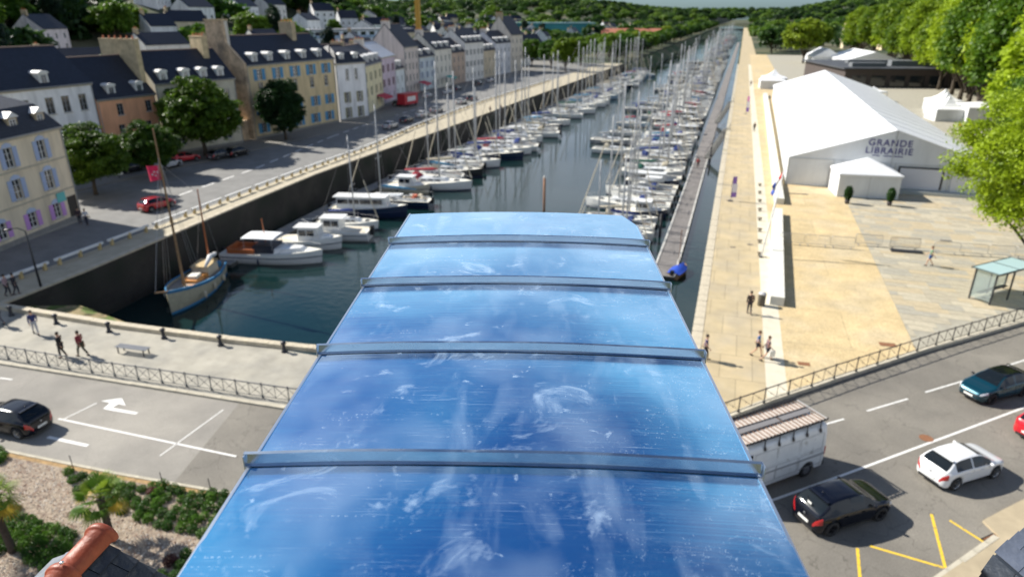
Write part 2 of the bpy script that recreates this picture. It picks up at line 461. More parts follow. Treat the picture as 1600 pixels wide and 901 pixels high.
def sheet(name, polys, z, mat, parent=None):
    mb = MB()
    for q in polys: mb.add([(a[0], a[1], z) for a in q], [tuple(range(len(q)))])
    return struct(name, mb, mat, parent)
def stripe(a, b, w):
    a = Vector(a); b = Vector(b); d = (b - a).normalized(); u = Vector((-d.y, d.x)) * w / 2
    return [a - u, b - u, b + u, a + u]
V2 = Vector
# markings, left part of the road
marks = [stripe((-32.6, 21.85), (-21.3, 22.0), .12), stripe((-32.0, 23.7), (-32.3, 21.9), .07), stripe((-24.9, 20.9), (-24.8, 25.3), .07),
         stripe((-31.6, 20.4), (-29.0, 20.45), .2), stripe((-39.9, 24.1), (-39.0, 24.2), .12), stripe((-46, 21.9), (-37, 21.85), .14),
         stripe((-60, 21.95), (-48, 21.9), .14)]
sheet('lane_markings', marks, .012, m_white)
sheet('turn_arrow', [[(-31.15, 23.35), (-30.65, 23.35), (-29.0, 23.45), (-29.0, 23.65), (-30.75, 23.6), (-30.75, 24.0), (-30.25, 24.0), (-31.1, 24.55), (-31.95, 23.95), (-31.3, 23.95)]], .012, m_white)
# markings, right part
dashes = []
d0 = Vector((6.3, 33.7)); dd = (Vector((18.4, 44.8)) - d0).normalized()
for k in range(-1, 12):
    s0 = 3.28 * k * 1.0
    a = d0 + dd * (s0 * 1.0); dashes.append(stripe(a, a + dd * 1.75, .11))
dashes = [stripe((3.4, 31.0), (4.6, 32.1), .11), stripe((6.2, 33.65), (7.5, 34.75), .11), stripe((8.8, 36.0), (11.2, 38.1), .11), stripe((12.3, 39.2), (14.7, 41.3), .11), stripe((17.3, 43.8), (19.6, 45.9), .11), stripe((22.5, 48.5), (24.8, 50.6), .11)]
dashes.append(stripe((-2, 21.6), (6.9, 29.6), .13)); dashes.append(stripe((6.9, 29.6), (24, 45.4), .13))
sheet('centre_line_markings', dashes, .012, m_white)
yl = [stripe((6.8, 24.6), (6.55, 21.5), .12), stripe((7.3, 24.9), (9.86, 24.5), .12), stripe((9.92, 24.5), (10.15, 27.8), .12), stripe((10.8, 27.6), (12.05, 26.3), .12)]
sheet('zigzag_yellow_markings', yl, .013, m_yellow)
# street dashes on the left bank
sd_ = []
pts = [at(*q) for q in ((20, 455), (200, 372), (280, 305), (400, 263), (520, 213), (600, 185), (690, 160))]
for i in range(2, len(pts) - 1):
    a, b2 = pts[i].xy, pts[i + 1].xy; L_ = (b2 - a).length; k = 0
    while k * 4.2 < L_ - 2.4:
        sd_.append(stripe(a + (b2 - a) * (k * 4.2 / L_), a + (b2 - a) * ((k * 4.2 + 2.4) / L_), .3)); k += 1
sheet('street_markings', sd_, .012, m_white)

# ---- raised slabs (0.12 m kerb step)
def slab(name, poly, mat, z=0.12):
    mb = MB(); mb.prism(poly, 0.0, z); return struct(name, mb, mat)
slab('south_pavement', [(-90, 25.75), (-60, 25.7), (-41.5, 25.55), (-21.6, 26.55), (-3, 28.7), (0.6, 32.0), (RQX - .0, 32.2), (-1.0, 32.2), (-50.3, 32.2), (-62, 31.9), (-90, 31.5)], m_pave)
# promenade beside the canal, plaza with sand part and stone part
slab('promenade', [(-.3, 32.2), (0.6, 32.0), (3.6, 35.3), (3.6, 330), (-.3, 330)], m_prom)
slab('pale_strip', [(3.602, 35.35), (4.75, 36.5), (4.75, 330), (3.602, 330)], M('pale_strip_stone', (.60, .55, .43), .9, var=.12, scale=1), 0.122)
slab('plaza', [(4.752, 36.5), (12.9, 44.6), (13.6, 84), (13.6, 420), (4.752, 420)], m_sand)
slab('stone_plaza_bed', [(12.902, 44.6), (21.6, 52.6), (30, 61), (62, 92), (62, 420), (13.602, 420), (13.602, 84)], m_stone3, 0.10)
slab('sandy_path', [(-.3, 330.1), (8, 330.1), (8, 1400), (-.3, 1400)], m_prom, .06)
# stone slabs of the plaza: individual near ones, joined far ones
def plaza_slabs():
    root = bpy.data.objects['stone_plaza_bed']
    def edge(y): return 12.95 + (y - 44.6) * 0.0178 if y < 84 else 13.65
    cells = []
    y = 44.0; row = 0
    ang = R(9)
    while y < 95:
        h = 0.85 if row % 3 else 1.15
        x = 12.6 + random.uniform(-1, 0)
        while x < 46:
            w_ = random.uniform(1.3, 2.3)
            cells.append((x, y, w_, h)); x += w_
        y += h; row += 1
    mats = [m_stone, m_stone2, m_stone3, M('granite_slab_pale', (0.46, 0.41, 0.305), .85, var=.18, scale=1.5, bump=.2, bscale=25)]
    rest = MB(); meshes = {}
    def fence_y(x): return 34.0 + (x - 1.6) * 0.96
    good = []
    for (x, y, w_, h) in cells:
        if x < edge(y) or y < fence_y(x + w_) + 0.9 or y < fence_y(x) + .9: 
            if not (x < edge(y) and x + w_ > edge(y) + .3 and y > fence_y(x + w_) + .9): continue
            w_ = x + w_ - edge(y); x = edge(y)
        good.append((x, y, w_, h))
    for i, (x, y, w_, h) in enumerate(good):
        z = 0.117 + random.uniform(0, .006)
        if i < 295:
            mb = MB(); mb.box(0, w_ - .03, 0, h - .03, 0, .03)
            mb.build('paving_slab', random.choice(mats), root, (x, y, z - .03))
        else:
            rest.cur = random.randrange(4); rest.box(x, x + w_ - .03, y, y + h - .03, z - .03, z)
    o = rest.build('far_paving_slabs', mats, root); o['kind'] = 'stuff'
plaza_slabs()
# left bank: pavement strip by the quay, house-side pavements
lq2 = [p for p in LQ if p[1] <= 320]
inner = [(-54.6, 31.9), (-54.3, 40), (-54.6, 49), (-55.2, 63), (-55.9, 78), (-56.3, 98), (-58.5, 118), (-60.5, 160), (-59.5, 230), (-60, 320)]
qp = MB()
for i in range(len(lq2) - 1):
    a, b2 = lq2[i], lq2[i + 1]
    if a[1] >= 320: break
    yb = b2[1]; xb = float(np.interp(yb, [q[1] for q in inner], [q[0] for q in inner])); xa = float(np.interp(a[1], [q[1] for q in inner], [q[0] for q in inner]))
    qp.prism([(a[0] - .5, a[1]), (b2[0] - .5, yb), (xb, yb), (xa, a[1])][::-1], 0, .12)
struct('west_promenade', qp, M('west_promenade_paving', (0.42, 0.37, 0.27), .9, var=.15, scale=.6, bump=.2, bscale=20))
slab('house_pavement', [(-61.2, 31.9), (-64.6, 52.6), (-66.2, 53.5), (-83.5, 58), (-110, 58), (-110, 31.9)][::-1], m_pave, .10)
slab('row_pavement', [(-76, 60), (-71.8, 100), (-69.5, 130), (-75, 170), (-80, 330), (-98, 330), (-98, 60)][::-1], M('row_paving', (0.2, 0.19, 0.17), .9, var=.15), .10)

# coping stones: near ones are parts, far ones joined
def coping(root, pts, w_, near, z0=0.0, z1=0.14, step=1.1, side=1, mat=m_cope, name='coping_stone'):
    L_ = 0; far = MB(); cnt = 0
    for i in range(len(pts) - 1):
        a = Vector(pts[i]); b2 = Vector(pts[i + 1]); d = b2 - a; Ls = d.length; d.normalize()
        u = Vector((-d.y, d.x)) * side * w_
        k = 0.0
        while k < Ls - .05:
            e = min(Ls, k + step * random.uniform(.85, 1.2))
            if Ls - e < .4: e = Ls
            j = random.uniform(-.012, .012); jz = random.uniform(-.01, .008)
            q = [a + d * (k + .012) , a + d * (e - .012), a + d * (e - .012) + u * (1 + j), a + d * (k + .012) + u * (1 + j)]
            if side < 0: q = q[::-1]
            if cnt < near:
                c = q[0]; mb = MB(); mb.prism([(p_.x - c.x, p_.y - c.y) for p_ in q], z0, z1 + jz); mb.build(name, mat, root, (c.x, c.y, 0))
            else:
                far.prism([(p_.x, p_.y) for p_ in q], z0, z1 + jz)
            cnt += 1; k = e
    if far.v:
        o = far.build('far_' + name + 's', mat, root); o['kind'] = 'stuff'
coping(bpy.data.objects['quay_wall_east'], [(RQX, 32.2), (RQX, 330)], .7, 70, side=-1, z1=.145)
coping(bpy.data.objects['quay_wall_west'], [p for p in LQ if p[1] <= 320], .5, 60, side=1, z1=.16)
coping(bpy.data.objects['south_pavement'], [(-90, 25.5), (-60, 25.45), (-41.5, 25.3), (-21.6, 26.3), (-3, 28.45)], .25, 75, side=1, z1=.125, step=1.0, mat=m_kerb, name='kerb_stone')
coping(bpy.data.objects['plaza'], [(0.8, 31.75), (3.8, 35.1), (13.1, 44.35), (21.8, 52.35), (30.2, 60.75), (62, 91.7)], (.3), 45, side=1, z1=.24, step=1.0, mat=m_kerb, name='kerb_stone')
# low canal parapet of the south quay
par = thing('canal_parapet', 'low pale stone parapet with mossy top along the near end of the canal', 'parapet')
coping(par, [(-60, 31.4), (-50, 31.3), (-39, 31.4), (-30, 31.9), (-23.8, 32.5), (-14, 33.0), (-1.0, 32.9)], .5, 60, z0=.1, z1=.42, side=1, step=1.3, name='parapet_stone')
# lower mossy ledge in the canal corner
lg = MB()
lp = [at(45, 478, -.9), at(125, 478, -.9), at(205, 505, -.9), at(290, 524, -.9), at(330, 541, -.9)]
P0 = [(p_.x, p_.y) for p_ in lp]; back = [(p_[0] - .3, 32.0) for p_ in P0]
rows = []
for i in range(len(P0)):
    a, b2 = Vector(P0[i]), Vector((P0[i][0] + .3, 31.95))
    row = []
    for t_ in np.linspace(0, 1, 7):
        q = a.lerp(b2, float(t_)); row.append((q.x, q.y, -.9 + .35 * t_ + random.uniform(-.08, .08)))
    rows.append([(a.x, a.y + .15, -5)] + row)
lg.grid(rows, flip=True)
struct('mossy_ledge', lg, M('mossy_earth', (0.26, 0.20, 0.10), .95, var=.3, scale=2, bump=.8, bscale=6, col2=(0.09, 0.13, 0.02), c2scale=.9, c2lo=.5, c2hi=.6))
# ================================================================ METAL ROOF in front of the camera
def metal_mat(name, base, rough, dirt_refl=1.0):
    m = bpy.data.materials.new(name); m.use_nodes = True
    n, l, p = nodes_of(m)
    t = n.new('ShaderNodeTexCoord')
    def noise(scale, stretch, detail=5, rough_=.6, dist=0.0):
        mpn = n.new('ShaderNodeMapping'); mpn.inputs['Scale'].default_value = stretch
        l.new(t.outputs['Object'], mpn.inputs['Vector'])
        z = n.new('ShaderNodeTexNoise'); z.inputs['Scale'].default_value = scale; z.inputs['Detail'].default_value = detail
        z.inputs['Roughness'].default_value = rough_; z.inputs['Distortion'].default_value = dist
        l.new(mpn.outputs[0], z.inputs['Vector']); return z.outputs['Fac']
    def ramp(v, a, b, lo=0.0, hi=1.0):
        r_ = n.new('ShaderNodeMapRange'); r_.inputs[1].default_value = a; r_.inputs[2].default_value = b
        r_.inputs[3].default_value = lo; r_.inputs[4].default_value = hi; l.new(v, r_.inputs[0]); return r_.outputs[0]
    def mth(op, a, b):
        x = n.new('ShaderNodeMath'); x.operation = op; x.use_clamp = True
        for i, q in enumerate((a, b)):
            if isinstance(q, (int, float)): x.inputs[i].default_value = q
            else: l.new(q, x.inputs[i])
        return x.outputs[0]
    # fine rolling lines across the sheet (thin in y, long in x)
    s1 = ramp(noise(3.0, (1.0, 60, 1), 7, .75), .57, .72)
    s1m = ramp(noise(1.6, (1, 1.6, 1), 4), .40, .60)
    lines = mth('MULTIPLY', s1, s1m)
    # wiped smudges and prints
    sm1 = ramp(noise(3.1, (1, 1, 1), 7, .66, .9), .57, .74)
    sm2 = ramp(noise(8.5, (1, 1.3, 1), 6, .7, 1.1), .63, .76)
    # broad soft patches: cloud reflections put into the pale coat
    cloud_refl = ramp(noise(1.5, (1, .8, 1), 3, .5), .46, .70, 0, .6)
    cloud_refl2 = ramp(noise(2.2, (2.6, .7, 1), 4, .5, .4), .52, .72, 0, .5)
    # dried drops
    vo = n.new('ShaderNodeTexVoronoi'); vo.inputs['Scale'].default_value = 150; vo.inputs['Randomness'].default_value = 1
    mpv = n.new('ShaderNodeMapping'); mpv.inputs['Scale'].default_value = (.8, 1.15, 1); l.new(t.outputs['Object'], mpv.inputs['Vector']); l.new(mpv.outputs[0], vo.inputs['Vector'])
    dr = ramp(vo.outputs['Distance'], .12, .34, 1, 0)
    drsel = mth('MULTIPLY', ramp(noise(45, (1, 1, 1), 2), .52, .58), ramp(noise(3.2, (1, 1.6, 1), 5, .7), .44, .60))
    sep = n.new('ShaderNodeSeparateXYZ'); l.new(t.outputs['Object'], sep.inputs[0])
    drm = mth('ADD', ramp(sep.outputs[0], -.1, .8), ramp(noise(1.2, (1, 2, 1), 4), .5, .65, 0, .6))
    drops = mth('MULTIPLY', mth('MULTIPLY', dr, drsel), drm)
    # rows of beads along faint lines
    rowl = ramp(noise(2.0, (.35, 15, 1), 2, .4), .575, .59)
    rowl2 = ramp(noise(2.0, (.35, 15, 1), 2, .4), .605, .62, 1, 0)
    beads = mth('MULTIPLY', mth('MULTIPLY', mth('MULTIPLY', rowl, rowl2), ramp(noise(90, (1, .5, 1), 1), .54, .60)), ramp(noise(1.1, (1, 1.4, 1), 3), .52, .62))
    f = mth('MAXIMUM', mth('MULTIPLY', lines, .6 * dirt_refl), mth('MULTIPLY', sm1, .5 * dirt_refl))
    f = mth('MAXIMUM', f, mth('MULTIPLY', sm2, .62 * dirt_refl))
    f = mth('MAXIMUM', f, mth('MULTIPLY', drops, .85 * dirt_refl))
    f = mth('MAXIMUM', f, mth('MULTIPLY', beads, .35 * dirt_refl))
    f = mth('ADD', f, mth('MULTIPLY', mth('MAXIMUM', cloud_refl, cloud_refl2), .38 * dirt_refl))
    # film / dust, with the painted cloud patches, as a pale diffuse coat
    dust_refl = n.new('ShaderNodeBsdfPrincipled'); dust_refl.inputs['Base Color'].default_value = (.50, .66, .84, 1); dust_refl.inputs['Roughness'].default_value = .8
    ms = n.new('ShaderNodeMixShader'); l.new(f, ms.inputs[0]); l.new(p.outputs[0], ms.inputs[1]); l.new(dust_refl.outputs[0], ms.inputs[2])
    l.new(ms.outputs[0], n['Material Output'].inputs['Surface'])
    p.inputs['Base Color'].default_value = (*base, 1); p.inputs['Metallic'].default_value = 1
    p.inputs['Coat Weight'].default_value = 1; p.inputs['Coat Roughness'].default_value = .18; p.inputs['Coat IOR'].default_value = 1.6
    p.inputs['Sheen Weight'].default_value = .6; p.inputs['Sheen Roughness'].default_value = .35; p.inputs['Sheen Tint'].default_value = (.75, .86, 1, 1)
    l.new(ramp(noise(5, (1, 6, 1), 4), .35, .7, rough * .7, rough * 1.5), p.inputs['Roughness'])
    bh = noise(2.0, (.8, 30, 1), 4)
    b = n.new('ShaderNodeBump'); b.inputs['Strength'].default_value = .05; b.inputs['Distance'].default_value = .01; l.new(bh, b.inputs['Height'])
    b2 = n.new('ShaderNodeBump'); b2.inputs['Strength'].default_value = .12; b2.inputs['Distance'].default_value = .05; l.new(noise(1.6, (1, 1, 1), 2), b2.inputs['Height'])
    l.new(b.outputs[0], b2.inputs['Normal']); l.new(b2.outputs[0], p.inputs['Normal'])
    MATS[name] = m
    return m
m_zinc = metal_mat('sky_tinted_sheet_metal', (.10, .62, 1.0), .12)  # the reflected sky's blue is put into the base colour
m_seam = metal_mat('seam_metal', (.50, .56, .62), .2, .6)
m_edge = M('sheet_edge', (.62, .68, .75), .3, .9)
RH = 1.6
RZ = CAM_H - RH
rroot = thing('metal_roof', 'long sheet metal roof in reflected sky blue with raised cross seams in the foreground', 'roof', (0, 0, RZ), CYAW - math.atan(37 / 1132.5))
XL, XR = -1.095, .872
def roof_z(x):                      # shallow barrel across
    c = (XL + XR) / 2; h = (XR - XL) / 2
    return -.030 * ((x - c) / h) ** 2 + .0
seam_px = [715, 540, 434.5, 369]
def ydist(py): return RH / math.tan(CPITCH + math.atan((py - 450.5) / FPX))
sy = [ydist(v + 8) for v in seam_px]
yend = ydist(331)
bounds = [0.9] + sy + [yend]
NXs = 24
for i in range(len(bounds) - 1):
    y0, y1 = bounds[i] + (.004 if i else 0), bounds[i + 1] - .004
    mb = MB(); rows = []
    ny = 10
    for j in range(ny + 1):
        y = y0 + (y1 - y0) * j / ny
        row = []
        for k in range(NXs + 1):
            x = XL + (XR - XL) * k / NXs
            bulge = .006 * math.sin(PI * j / ny) * (1 + .5 * math.sin(3.1 * x + i))
            row.append((x, y, roof_z(x) + bulge))
        rows.append(row)
    if i == len(bounds) - 2:        # far sheet: right corner cut back
        rows = []
        for j in range(ny + 1):
            y = y0 + (y1 - y0) * j / ny
            xr = XR - max(0, (y - (y1 - .28)) / .28) * .09
            rows.append([(XL + (xr - XL) * k / NXs, y, roof_z(XL + (xr - XL) * k / NXs)) for k in range(NXs + 1)])
    mb.grid(rows)
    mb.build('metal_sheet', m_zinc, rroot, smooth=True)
for i, y in enumerate(sy):
    mb = MB()
    x0, x1 = XL - .024, XR + .014
    hs = .043 if i else .046
    rows = []
    for k in range(NXs + 1):
        x = x0 + (x1 - x0) * k / NXs; z = roof_z(min(max(x, XL), XR)) + .004
        w_ = .0 + .002 * math.sin(7 * x + i)
        rows.append([(x, y - .022, z), (x, y - .008 + w_, z + .006), (x, y - .004 + w_, z + hs), (x, y + .010 + w_, z + hs + .003), (x, y + .014, z + hs - .006), (x, y + .012, z)])
    mb.grid(rows, flip=True)
    mb.add([rows[0][q] for q in range(6)], [(0, 1, 2, 3, 4, 5)]); mb.add([rows[-1][q] for q in range(6)], [(5, 4, 3, 2, 1, 0)])
    o = mb.build('standing_seam', m_seam, rroot, smooth=False)
    cap = MB(); cap.box(XR + .016, XR + .020, y - .024, y + .014, roof_z(XR) - .012, roof_z(XR) + hs + .002)
    cap.build('seam_end', m_edge, o)
    cap = MB(); cap.box(XL - .020, XL - .016, y - .024, y + .014, roof_z(XL) - .01, roof_z(XL) + hs + .002)
    cap.build('seam_end', m_edge, o)
for nm, xa, xb in (('edge_fold', XL - .006, XL + .006), ('edge_fold', XR - .006, XR + .006)):
    mb = MB(); mb.box(xa, xb, .9, yend - (.3 if xa > 0 else 0), roof_z(XL) - .12, roof_z(XL) + .006)
    mb.build(nm, m_edge, rroot)
mb = MB(); mb.box(XL + .01, XR - .1, yend - .01, yend + .004, roof_z(XL) - .1, roof_z(XL) - .002); mb.build('edge_fold', m_edge, rroot)
mb = MB(); mb.box(XL + .25, XR - .25, -3, yend - 1.2, -RZ, -.09)
mb.build('supporting_wall', M('rendered_wall_cream', (.5, .45, .35), .9, var=.1), rroot)

# ================================================================ slate roof with terracotta ridge, lower left
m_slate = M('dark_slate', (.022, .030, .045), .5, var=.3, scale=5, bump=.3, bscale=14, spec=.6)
m_slate_lit = M('lit_slate', (.13, .15, .18), .5, var=.25, scale=5, bump=.3, bscale=14)  # same slate, the sunlit slope's brightness put into the colour
m_terra = M('terracotta', (.24, .045, .016), .5, var=.22, scale=9, bump=.15, bscale=25)
ZR = 17.0
e0 = at(152, 838, ZR); e1 = at(88, 905, ZR)
rd = (e1 - e0).normalized()
perp = Vector((rd.y, -rd.x, 0))        # one side of the ridge
if perp.dot(at(300, 870, ZR) - e0) < 0: perp = -perp
sr = thing('slate_roof', 'small dark slate roof with terracotta ridge tiles in the lower left corner', 'roof', e0, math.atan2(rd.y, rd.x))
Minv = Matrix.Rotation(-math.atan2(rd.y, rd.x), 4, 'Z')
side = 1 if (Minv @ perp).y > 0 else -1
Lr = 2.2; Wr = .62; drop = .40
def slates(root, s, mat, wdt, L_, drp, sw=.20, sh=.125, x00=0.0):
    nrow = int(wdt / sh) + 1
    a = math.atan2(drp, wdt); ca, sa = math.cos(a), math.sin(a)
    base = MB(); base.add([(x00 - .005, 0, -.03), (L_, 0, -.03), (L_, s * wdt, -drp - .03), (x00 - .005, s * wdt, -drp - .03)], [(0, 1, 2, 3)])
    base.add([(x00 - .005, 0, -.05), (L_, 0, -.05), (L_, s * wdt, -drp - .05), (x00 - .005, s * wdt, -drp - .05)], [(3, 2, 1, 0)])
    base.build('roof_boarding', m_slate, root)
    for r_ in range(nrow):
        d0_ = r_ * sh; x = x00 - (sw / 2 if r_ % 2 else 0)
        while x < L_:
            xa, xb = max(x, x00) + .002, x + sw - .003
            if xb - xa > .03:
                mb = MB(); t0, t1 = .004 + random.uniform(0, .002), .014 + random.uniform(0, .004)
                def q(dx, dd, off): return (dx, s * ((dd) * ca + off * sa), -dd * sa + off * ca)
                dl = sh + .03
                v = [q(0, 0, t0 - .004), q(xb - xa, 0, t0 - .004), q(xb - xa, dl, t1 - .008), q(0, dl, t1 - .008), q(0, 0, t0), q(xb - xa, 0, t0), q(xb - xa, dl, t1), q(0, dl, t1)]
                mb.add(v, [(0, 3, 2, 1), (4, 5, 6, 7), (0, 1, 5, 4), (1, 2, 6, 5), (2, 3, 7, 6), (3, 0, 4, 7)])
                mb.build('slate', mat, root, (xa, s * d0_ * ca, -d0_ * sa - .02))
            x += sw
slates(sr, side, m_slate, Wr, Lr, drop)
slates(sr, -side, m_slate_lit, .34, Lr, .20, x00=.0)
# ridge tiles
x = -.05
k = 0
while x < Lr:
    mb = MB(); Lt = .33
    def arc(xx, r_, dz=0.0, n_=14): return [(xx, r_ * math.cos(PI * q / n_), r_ * math.sin(PI * q / n_) - .035 + dz) for q in range(n_ + 1)]
    prof = [(0, .102), (.012, .106), (.035, .106), (.045, .098), (.05, .088), (.30, .084), (Lt + .02, .083)]
    mb.grid([arc(x + a, b) for a, b in prof]); 
    mb.grid([arc(x + a, b - .012) for a, b in prof], flip=True)
    mb.grid([arc(x, .102), arc(x, .09)], flip=True)
    mb.build('ridge_tile', m_terra, sr, smooth=True)
    if k: 
        nb = MB(); nb.blob((x + .02, .02, .085), (.013, .013, .008)); nb.build('roof_screw', M('zinc_screw', (.7, .7, .7), .3, .9), sr, smooth=True)
    x += Lt; k += 1
mb = MB(); mb.box(.12, Lr, -.2, .5, -1.5, -.62); mb.build('gable_wall', M('rendered_wall_cream'), sr)

# ================================================================ slate roof corner, lower right
A_ = at(1554, 862, 16.6); B_ = at(1660, 792, 16.6); C_ = at(1640, 948, 16.6)
sq = thing('slate_roof_corner', 'corner of a grey slate roof in the lower right corner beside the kerb', 'roof', A_)
m_slate_b = M('blue_grey_slate', (.075, .09, .125), .5, var=.22, scale=5, bump=.3, bscale=14)
def slate_plane(root, u, v, nu, nv, su, sv, o, mat):
    u = Vector(u).normalized(); v = Vector(v).normalized(); nn = u.cross(v).normalized()
    if nn.dot(Vector((-.1, -.4, 1))) < 0: nn = -nn
    for j in range(nv):
        for i in range(-1, nu):
            off = (j % 2) * .5
            a, b2 = max(0, (i + off)) * su, (i + off + 1) * su - .004
            if b2 - a < .03: continue
            p0 = Vector(o) + v * (j * sv)
            mb = MB()
            lo, hi = .020 + random.uniform(0, .004), .006
            ps = [u * 0, u * (b2 - a), u * (b2 - a) + v * (sv + .02), v * (sv + .02)]
            hts = [hi, hi, lo, lo]
            mb.add([q + nn * (h_ - .006) for q, h_ in zip(ps, hts)] + [q + nn * h_ for q, h_ in zip(ps, hts)], [(0, 3, 2, 1), (4, 5, 6, 7), (0, 1, 5, 4), (1, 2, 6, 5), (2, 3, 7, 6), (3, 0, 4, 7)])
            mb.build('slate', mat, root, p0 + u * a)
uu = (B_ - A_).normalized(); vv = (C_ - A_).normalized()
slate_plane(sq, vv + Vector((0, 0, .10)), uu + Vector((0, 0, .12)), 5, 7, .21, .135, (0, 0, 0), m_slate_b)
sidev = (Vector((vv.y, -vv.x, 0)) if Vector((vv.y, -vv.x, 0)).dot(uu) < 0 else Vector((-vv.y, vv.x, 0)))
slate_plane(sq, vv + Vector((0, 0, .10)), sidev * .22 + Vector((0, 0, -1)), 5, 7, .2, .14, (0, 0, -.02), m_slate)
mb = MB(); q0 = Vector((0, 0, -.03)); q1 = (vv + Vector((0, 0, .10))) * 1.05 + q0; q2 = (uu + Vector((0, 0, .12))) * .95 + q0; q3 = q1 + q2 - q0
dn = Vector((0, 0, -1.2))
ps = [q0, q1, q3, q2]; mb.add([p + (uu + vv) * .004 for p in ps] + [p + dn + (uu + vv) * .03 for p in ps], [(0, 1, 2, 3), (0, 4, 5, 1), (1, 5, 6, 2), (2, 6, 7, 3), (3, 7, 4, 0), (7, 6, 5, 4)])
mb.build('roof_side', m_slate, sq)

# ================================================================ planted bed with gravel, lower left
bed_poly = [(-48, 5), (-48, 18.35), (-32.5, 18.45), (-25.6, 18.75), (-19.5, 19.2), (-8, 20.2), (-2, 20.9), (-2, 5)]
m_grav = M('gravel_bed', (.33, .265, .20), .95, var=.45, scale=9, bump=1.0, bscale=16, col2=(.20, .145, .11), c2scale=3.5)
slab('gravel_bed', bed_poly, m_grav, .09)
strip_poly = [(-48, 18.352), (-32.5, 18.452), (-25.6, 18.752), (-19.5, 19.202), (-8, 20.202), (-2, 20.902), (-2, 21.2), (-8, 20.45), (-19.5, 19.45), (-25.6, 19.0), (-32.5, 18.7), (-48, 18.6)]
slab('ochre_verge', strip_poly, M('ochre_soil', (.34, .22, .10), .95, var=.3, scale=4, bump=.5, bscale=12), .08)
coping(bpy.data.objects['gravel_bed'], [(-48, 18.6), (-32.5, 18.7), (-25.6, 19.0), (-19.5, 19.45), (-8, 20.45), (-2, 21.2)], .16, 40, side=1, z1=.12, step=1.0, mat=m_kerb, name='kerb_stone')
# loose stones: one mass
def stones():
    pts = []
    while len(pts) < 9000:
        x = random.uniform(-34, -17); y = random.uniform(12.5, 19)
        if y < np.interp(x, [-34, -25.6, -19.5, -17], [18.3, 18.6, 19.0, 19.2]) : pts.append((x, y))
    mb = MB()
    for (x, y) in pts:
        s = random.uniform(.025, .06); a = random.uniform(0, PI); c, d = math.cos(a) * s, math.sin(a) * s; h = random.uniform(.4, 1.0) * s
        mb.cur = random.choice((0, 0, 1, 2))
        z = .085
        mb.add([(x + c, y + d, z), (x - d, y + c, z), (x - c, y - d, z), (x + d, y - c, z), (x + c * .4, y + d * .3, z + h), (x - c * .5, y - d * .2, z + h * .9)],
               [(0, 1, 4), (1, 5, 4), (1, 2, 5), (2, 3, 5), (3, 4, 5), (3, 0, 4)])
    o = mb.build('gravel_stones', [M('pale_pebble', (.46, .38, .30), .9), M('white_pebble', (.64, .58, .50), .9), M('brown_pebble', (.30, .19, .13), .9)])
    tag(o, 'loose pinkish beige gravel covering the planted bed', 'gravel', kind='stuff')
stones()
# low round shrubs
m_shrub = leaf_mat('shrub_leaves', (.035, .10, .010), (.10, .21, .02))
m_shrub_r = leaf_mat('red_shrub_leaves', (.07, .02, .02), (.15, .05, .035))
def leaf_cloud(n_, c, rad, size, shell=.5, rng=RNG, up=.3):
    """leaf quads spread through an ellipsoid; returns verts, faces arrays"""
    d = rng.normal(size=(n_, 3)); d /= np.linalg.norm(d, axis=1)[:, None]
    rr = (shell + (1 - shell) * rng.random(n_) ** .6)[:, None]
    ctr = np.array(c) + d * rr * np.array(rad)
    return quads(ctr, d, size, rng, up)
def quads(ctr, d, size, rng, up=.3):
    n_ = len(ctr)
    nn = d * .6 + rng.normal(size=(n_, 3)) * .6 + np.array([0, 0, up]); nn /= np.linalg.norm(nn, axis=1)[:, None]
    a = np.cross(nn, rng.normal(size=(n_, 3))); a /= np.linalg.norm(a, axis=1)[:, None]
    b = np.cross(nn, a)
    s = (size * (.6 + .8 * rng.random(n_)))[:, None]
    v = np.stack([ctr - a * s * .9, ctr - b * s * .5, ctr + a * s * .9, ctr + b * s * .5], 1).reshape(-1, 3)
    return v
def mesh_quads(name, v, mat):
    me = bpy.data.meshes.new(name); nq = len(v) // 4
    me.vertices.add(len(v)); me.vertices.foreach_set('co', np.ascontiguousarray(v, dtype=np.float32).ravel())
    me.loops.add(nq * 4); me.loops.foreach_set('vertex_index', np.arange(nq * 4, dtype=np.int32))
    me.polygons.add(nq); me.polygons.foreach_set('loop_start', np.arange(0, nq * 4, 4, dtype=np.int32)); me.polygons.foreach_set('loop_total', np.full(nq, 4, dtype=np.int32))
    me.materials.append(mat); me.update(calc_edges=True); me.validate()
    return me
sh_meshes = []
for q in range(3):
    v = leaf_cloud(420, (0, 0, .10), (.27, .27, .24), .045, .35)
    v[:, 2] = np.maximum(v[:, 2], .0)
    sh_meshes.append(mesh_quads('shrub', v, m_shrub))
def inpoly(x, y, P_):
    c = False; j = len(P_) - 1
    for i in range(len(P_)):
        if (P_[i][1] > y) != (P_[j][1] > y) and x < (P_[j][0] - P_[i][0]) * (y - P_[i][1]) / (P_[j][1] - P_[i][1]) + P_[i][0]: c = not c
        j = i
    return c
bandA = [at(*q).xy for q in ((-60, 782), (0, 785), (45, 800), (128, 842), (100, 900), (60, 885), (20, 872), (-80, 860))]
bandB = [at(*q).xy for q in ((97, 735), (170, 752), (350, 775), (420, 800), (400, 850), (300, 850), (215, 812), (165, 800), (110, 772))]
bandC = [at(*q).xy for q in ((255, 868), (300, 866), (330, 920), (250, 920))]
bandD = [at(*q).xy for q in ((-60, 690), (0, 707), (12, 716), (0, 728), (-60, 728))]
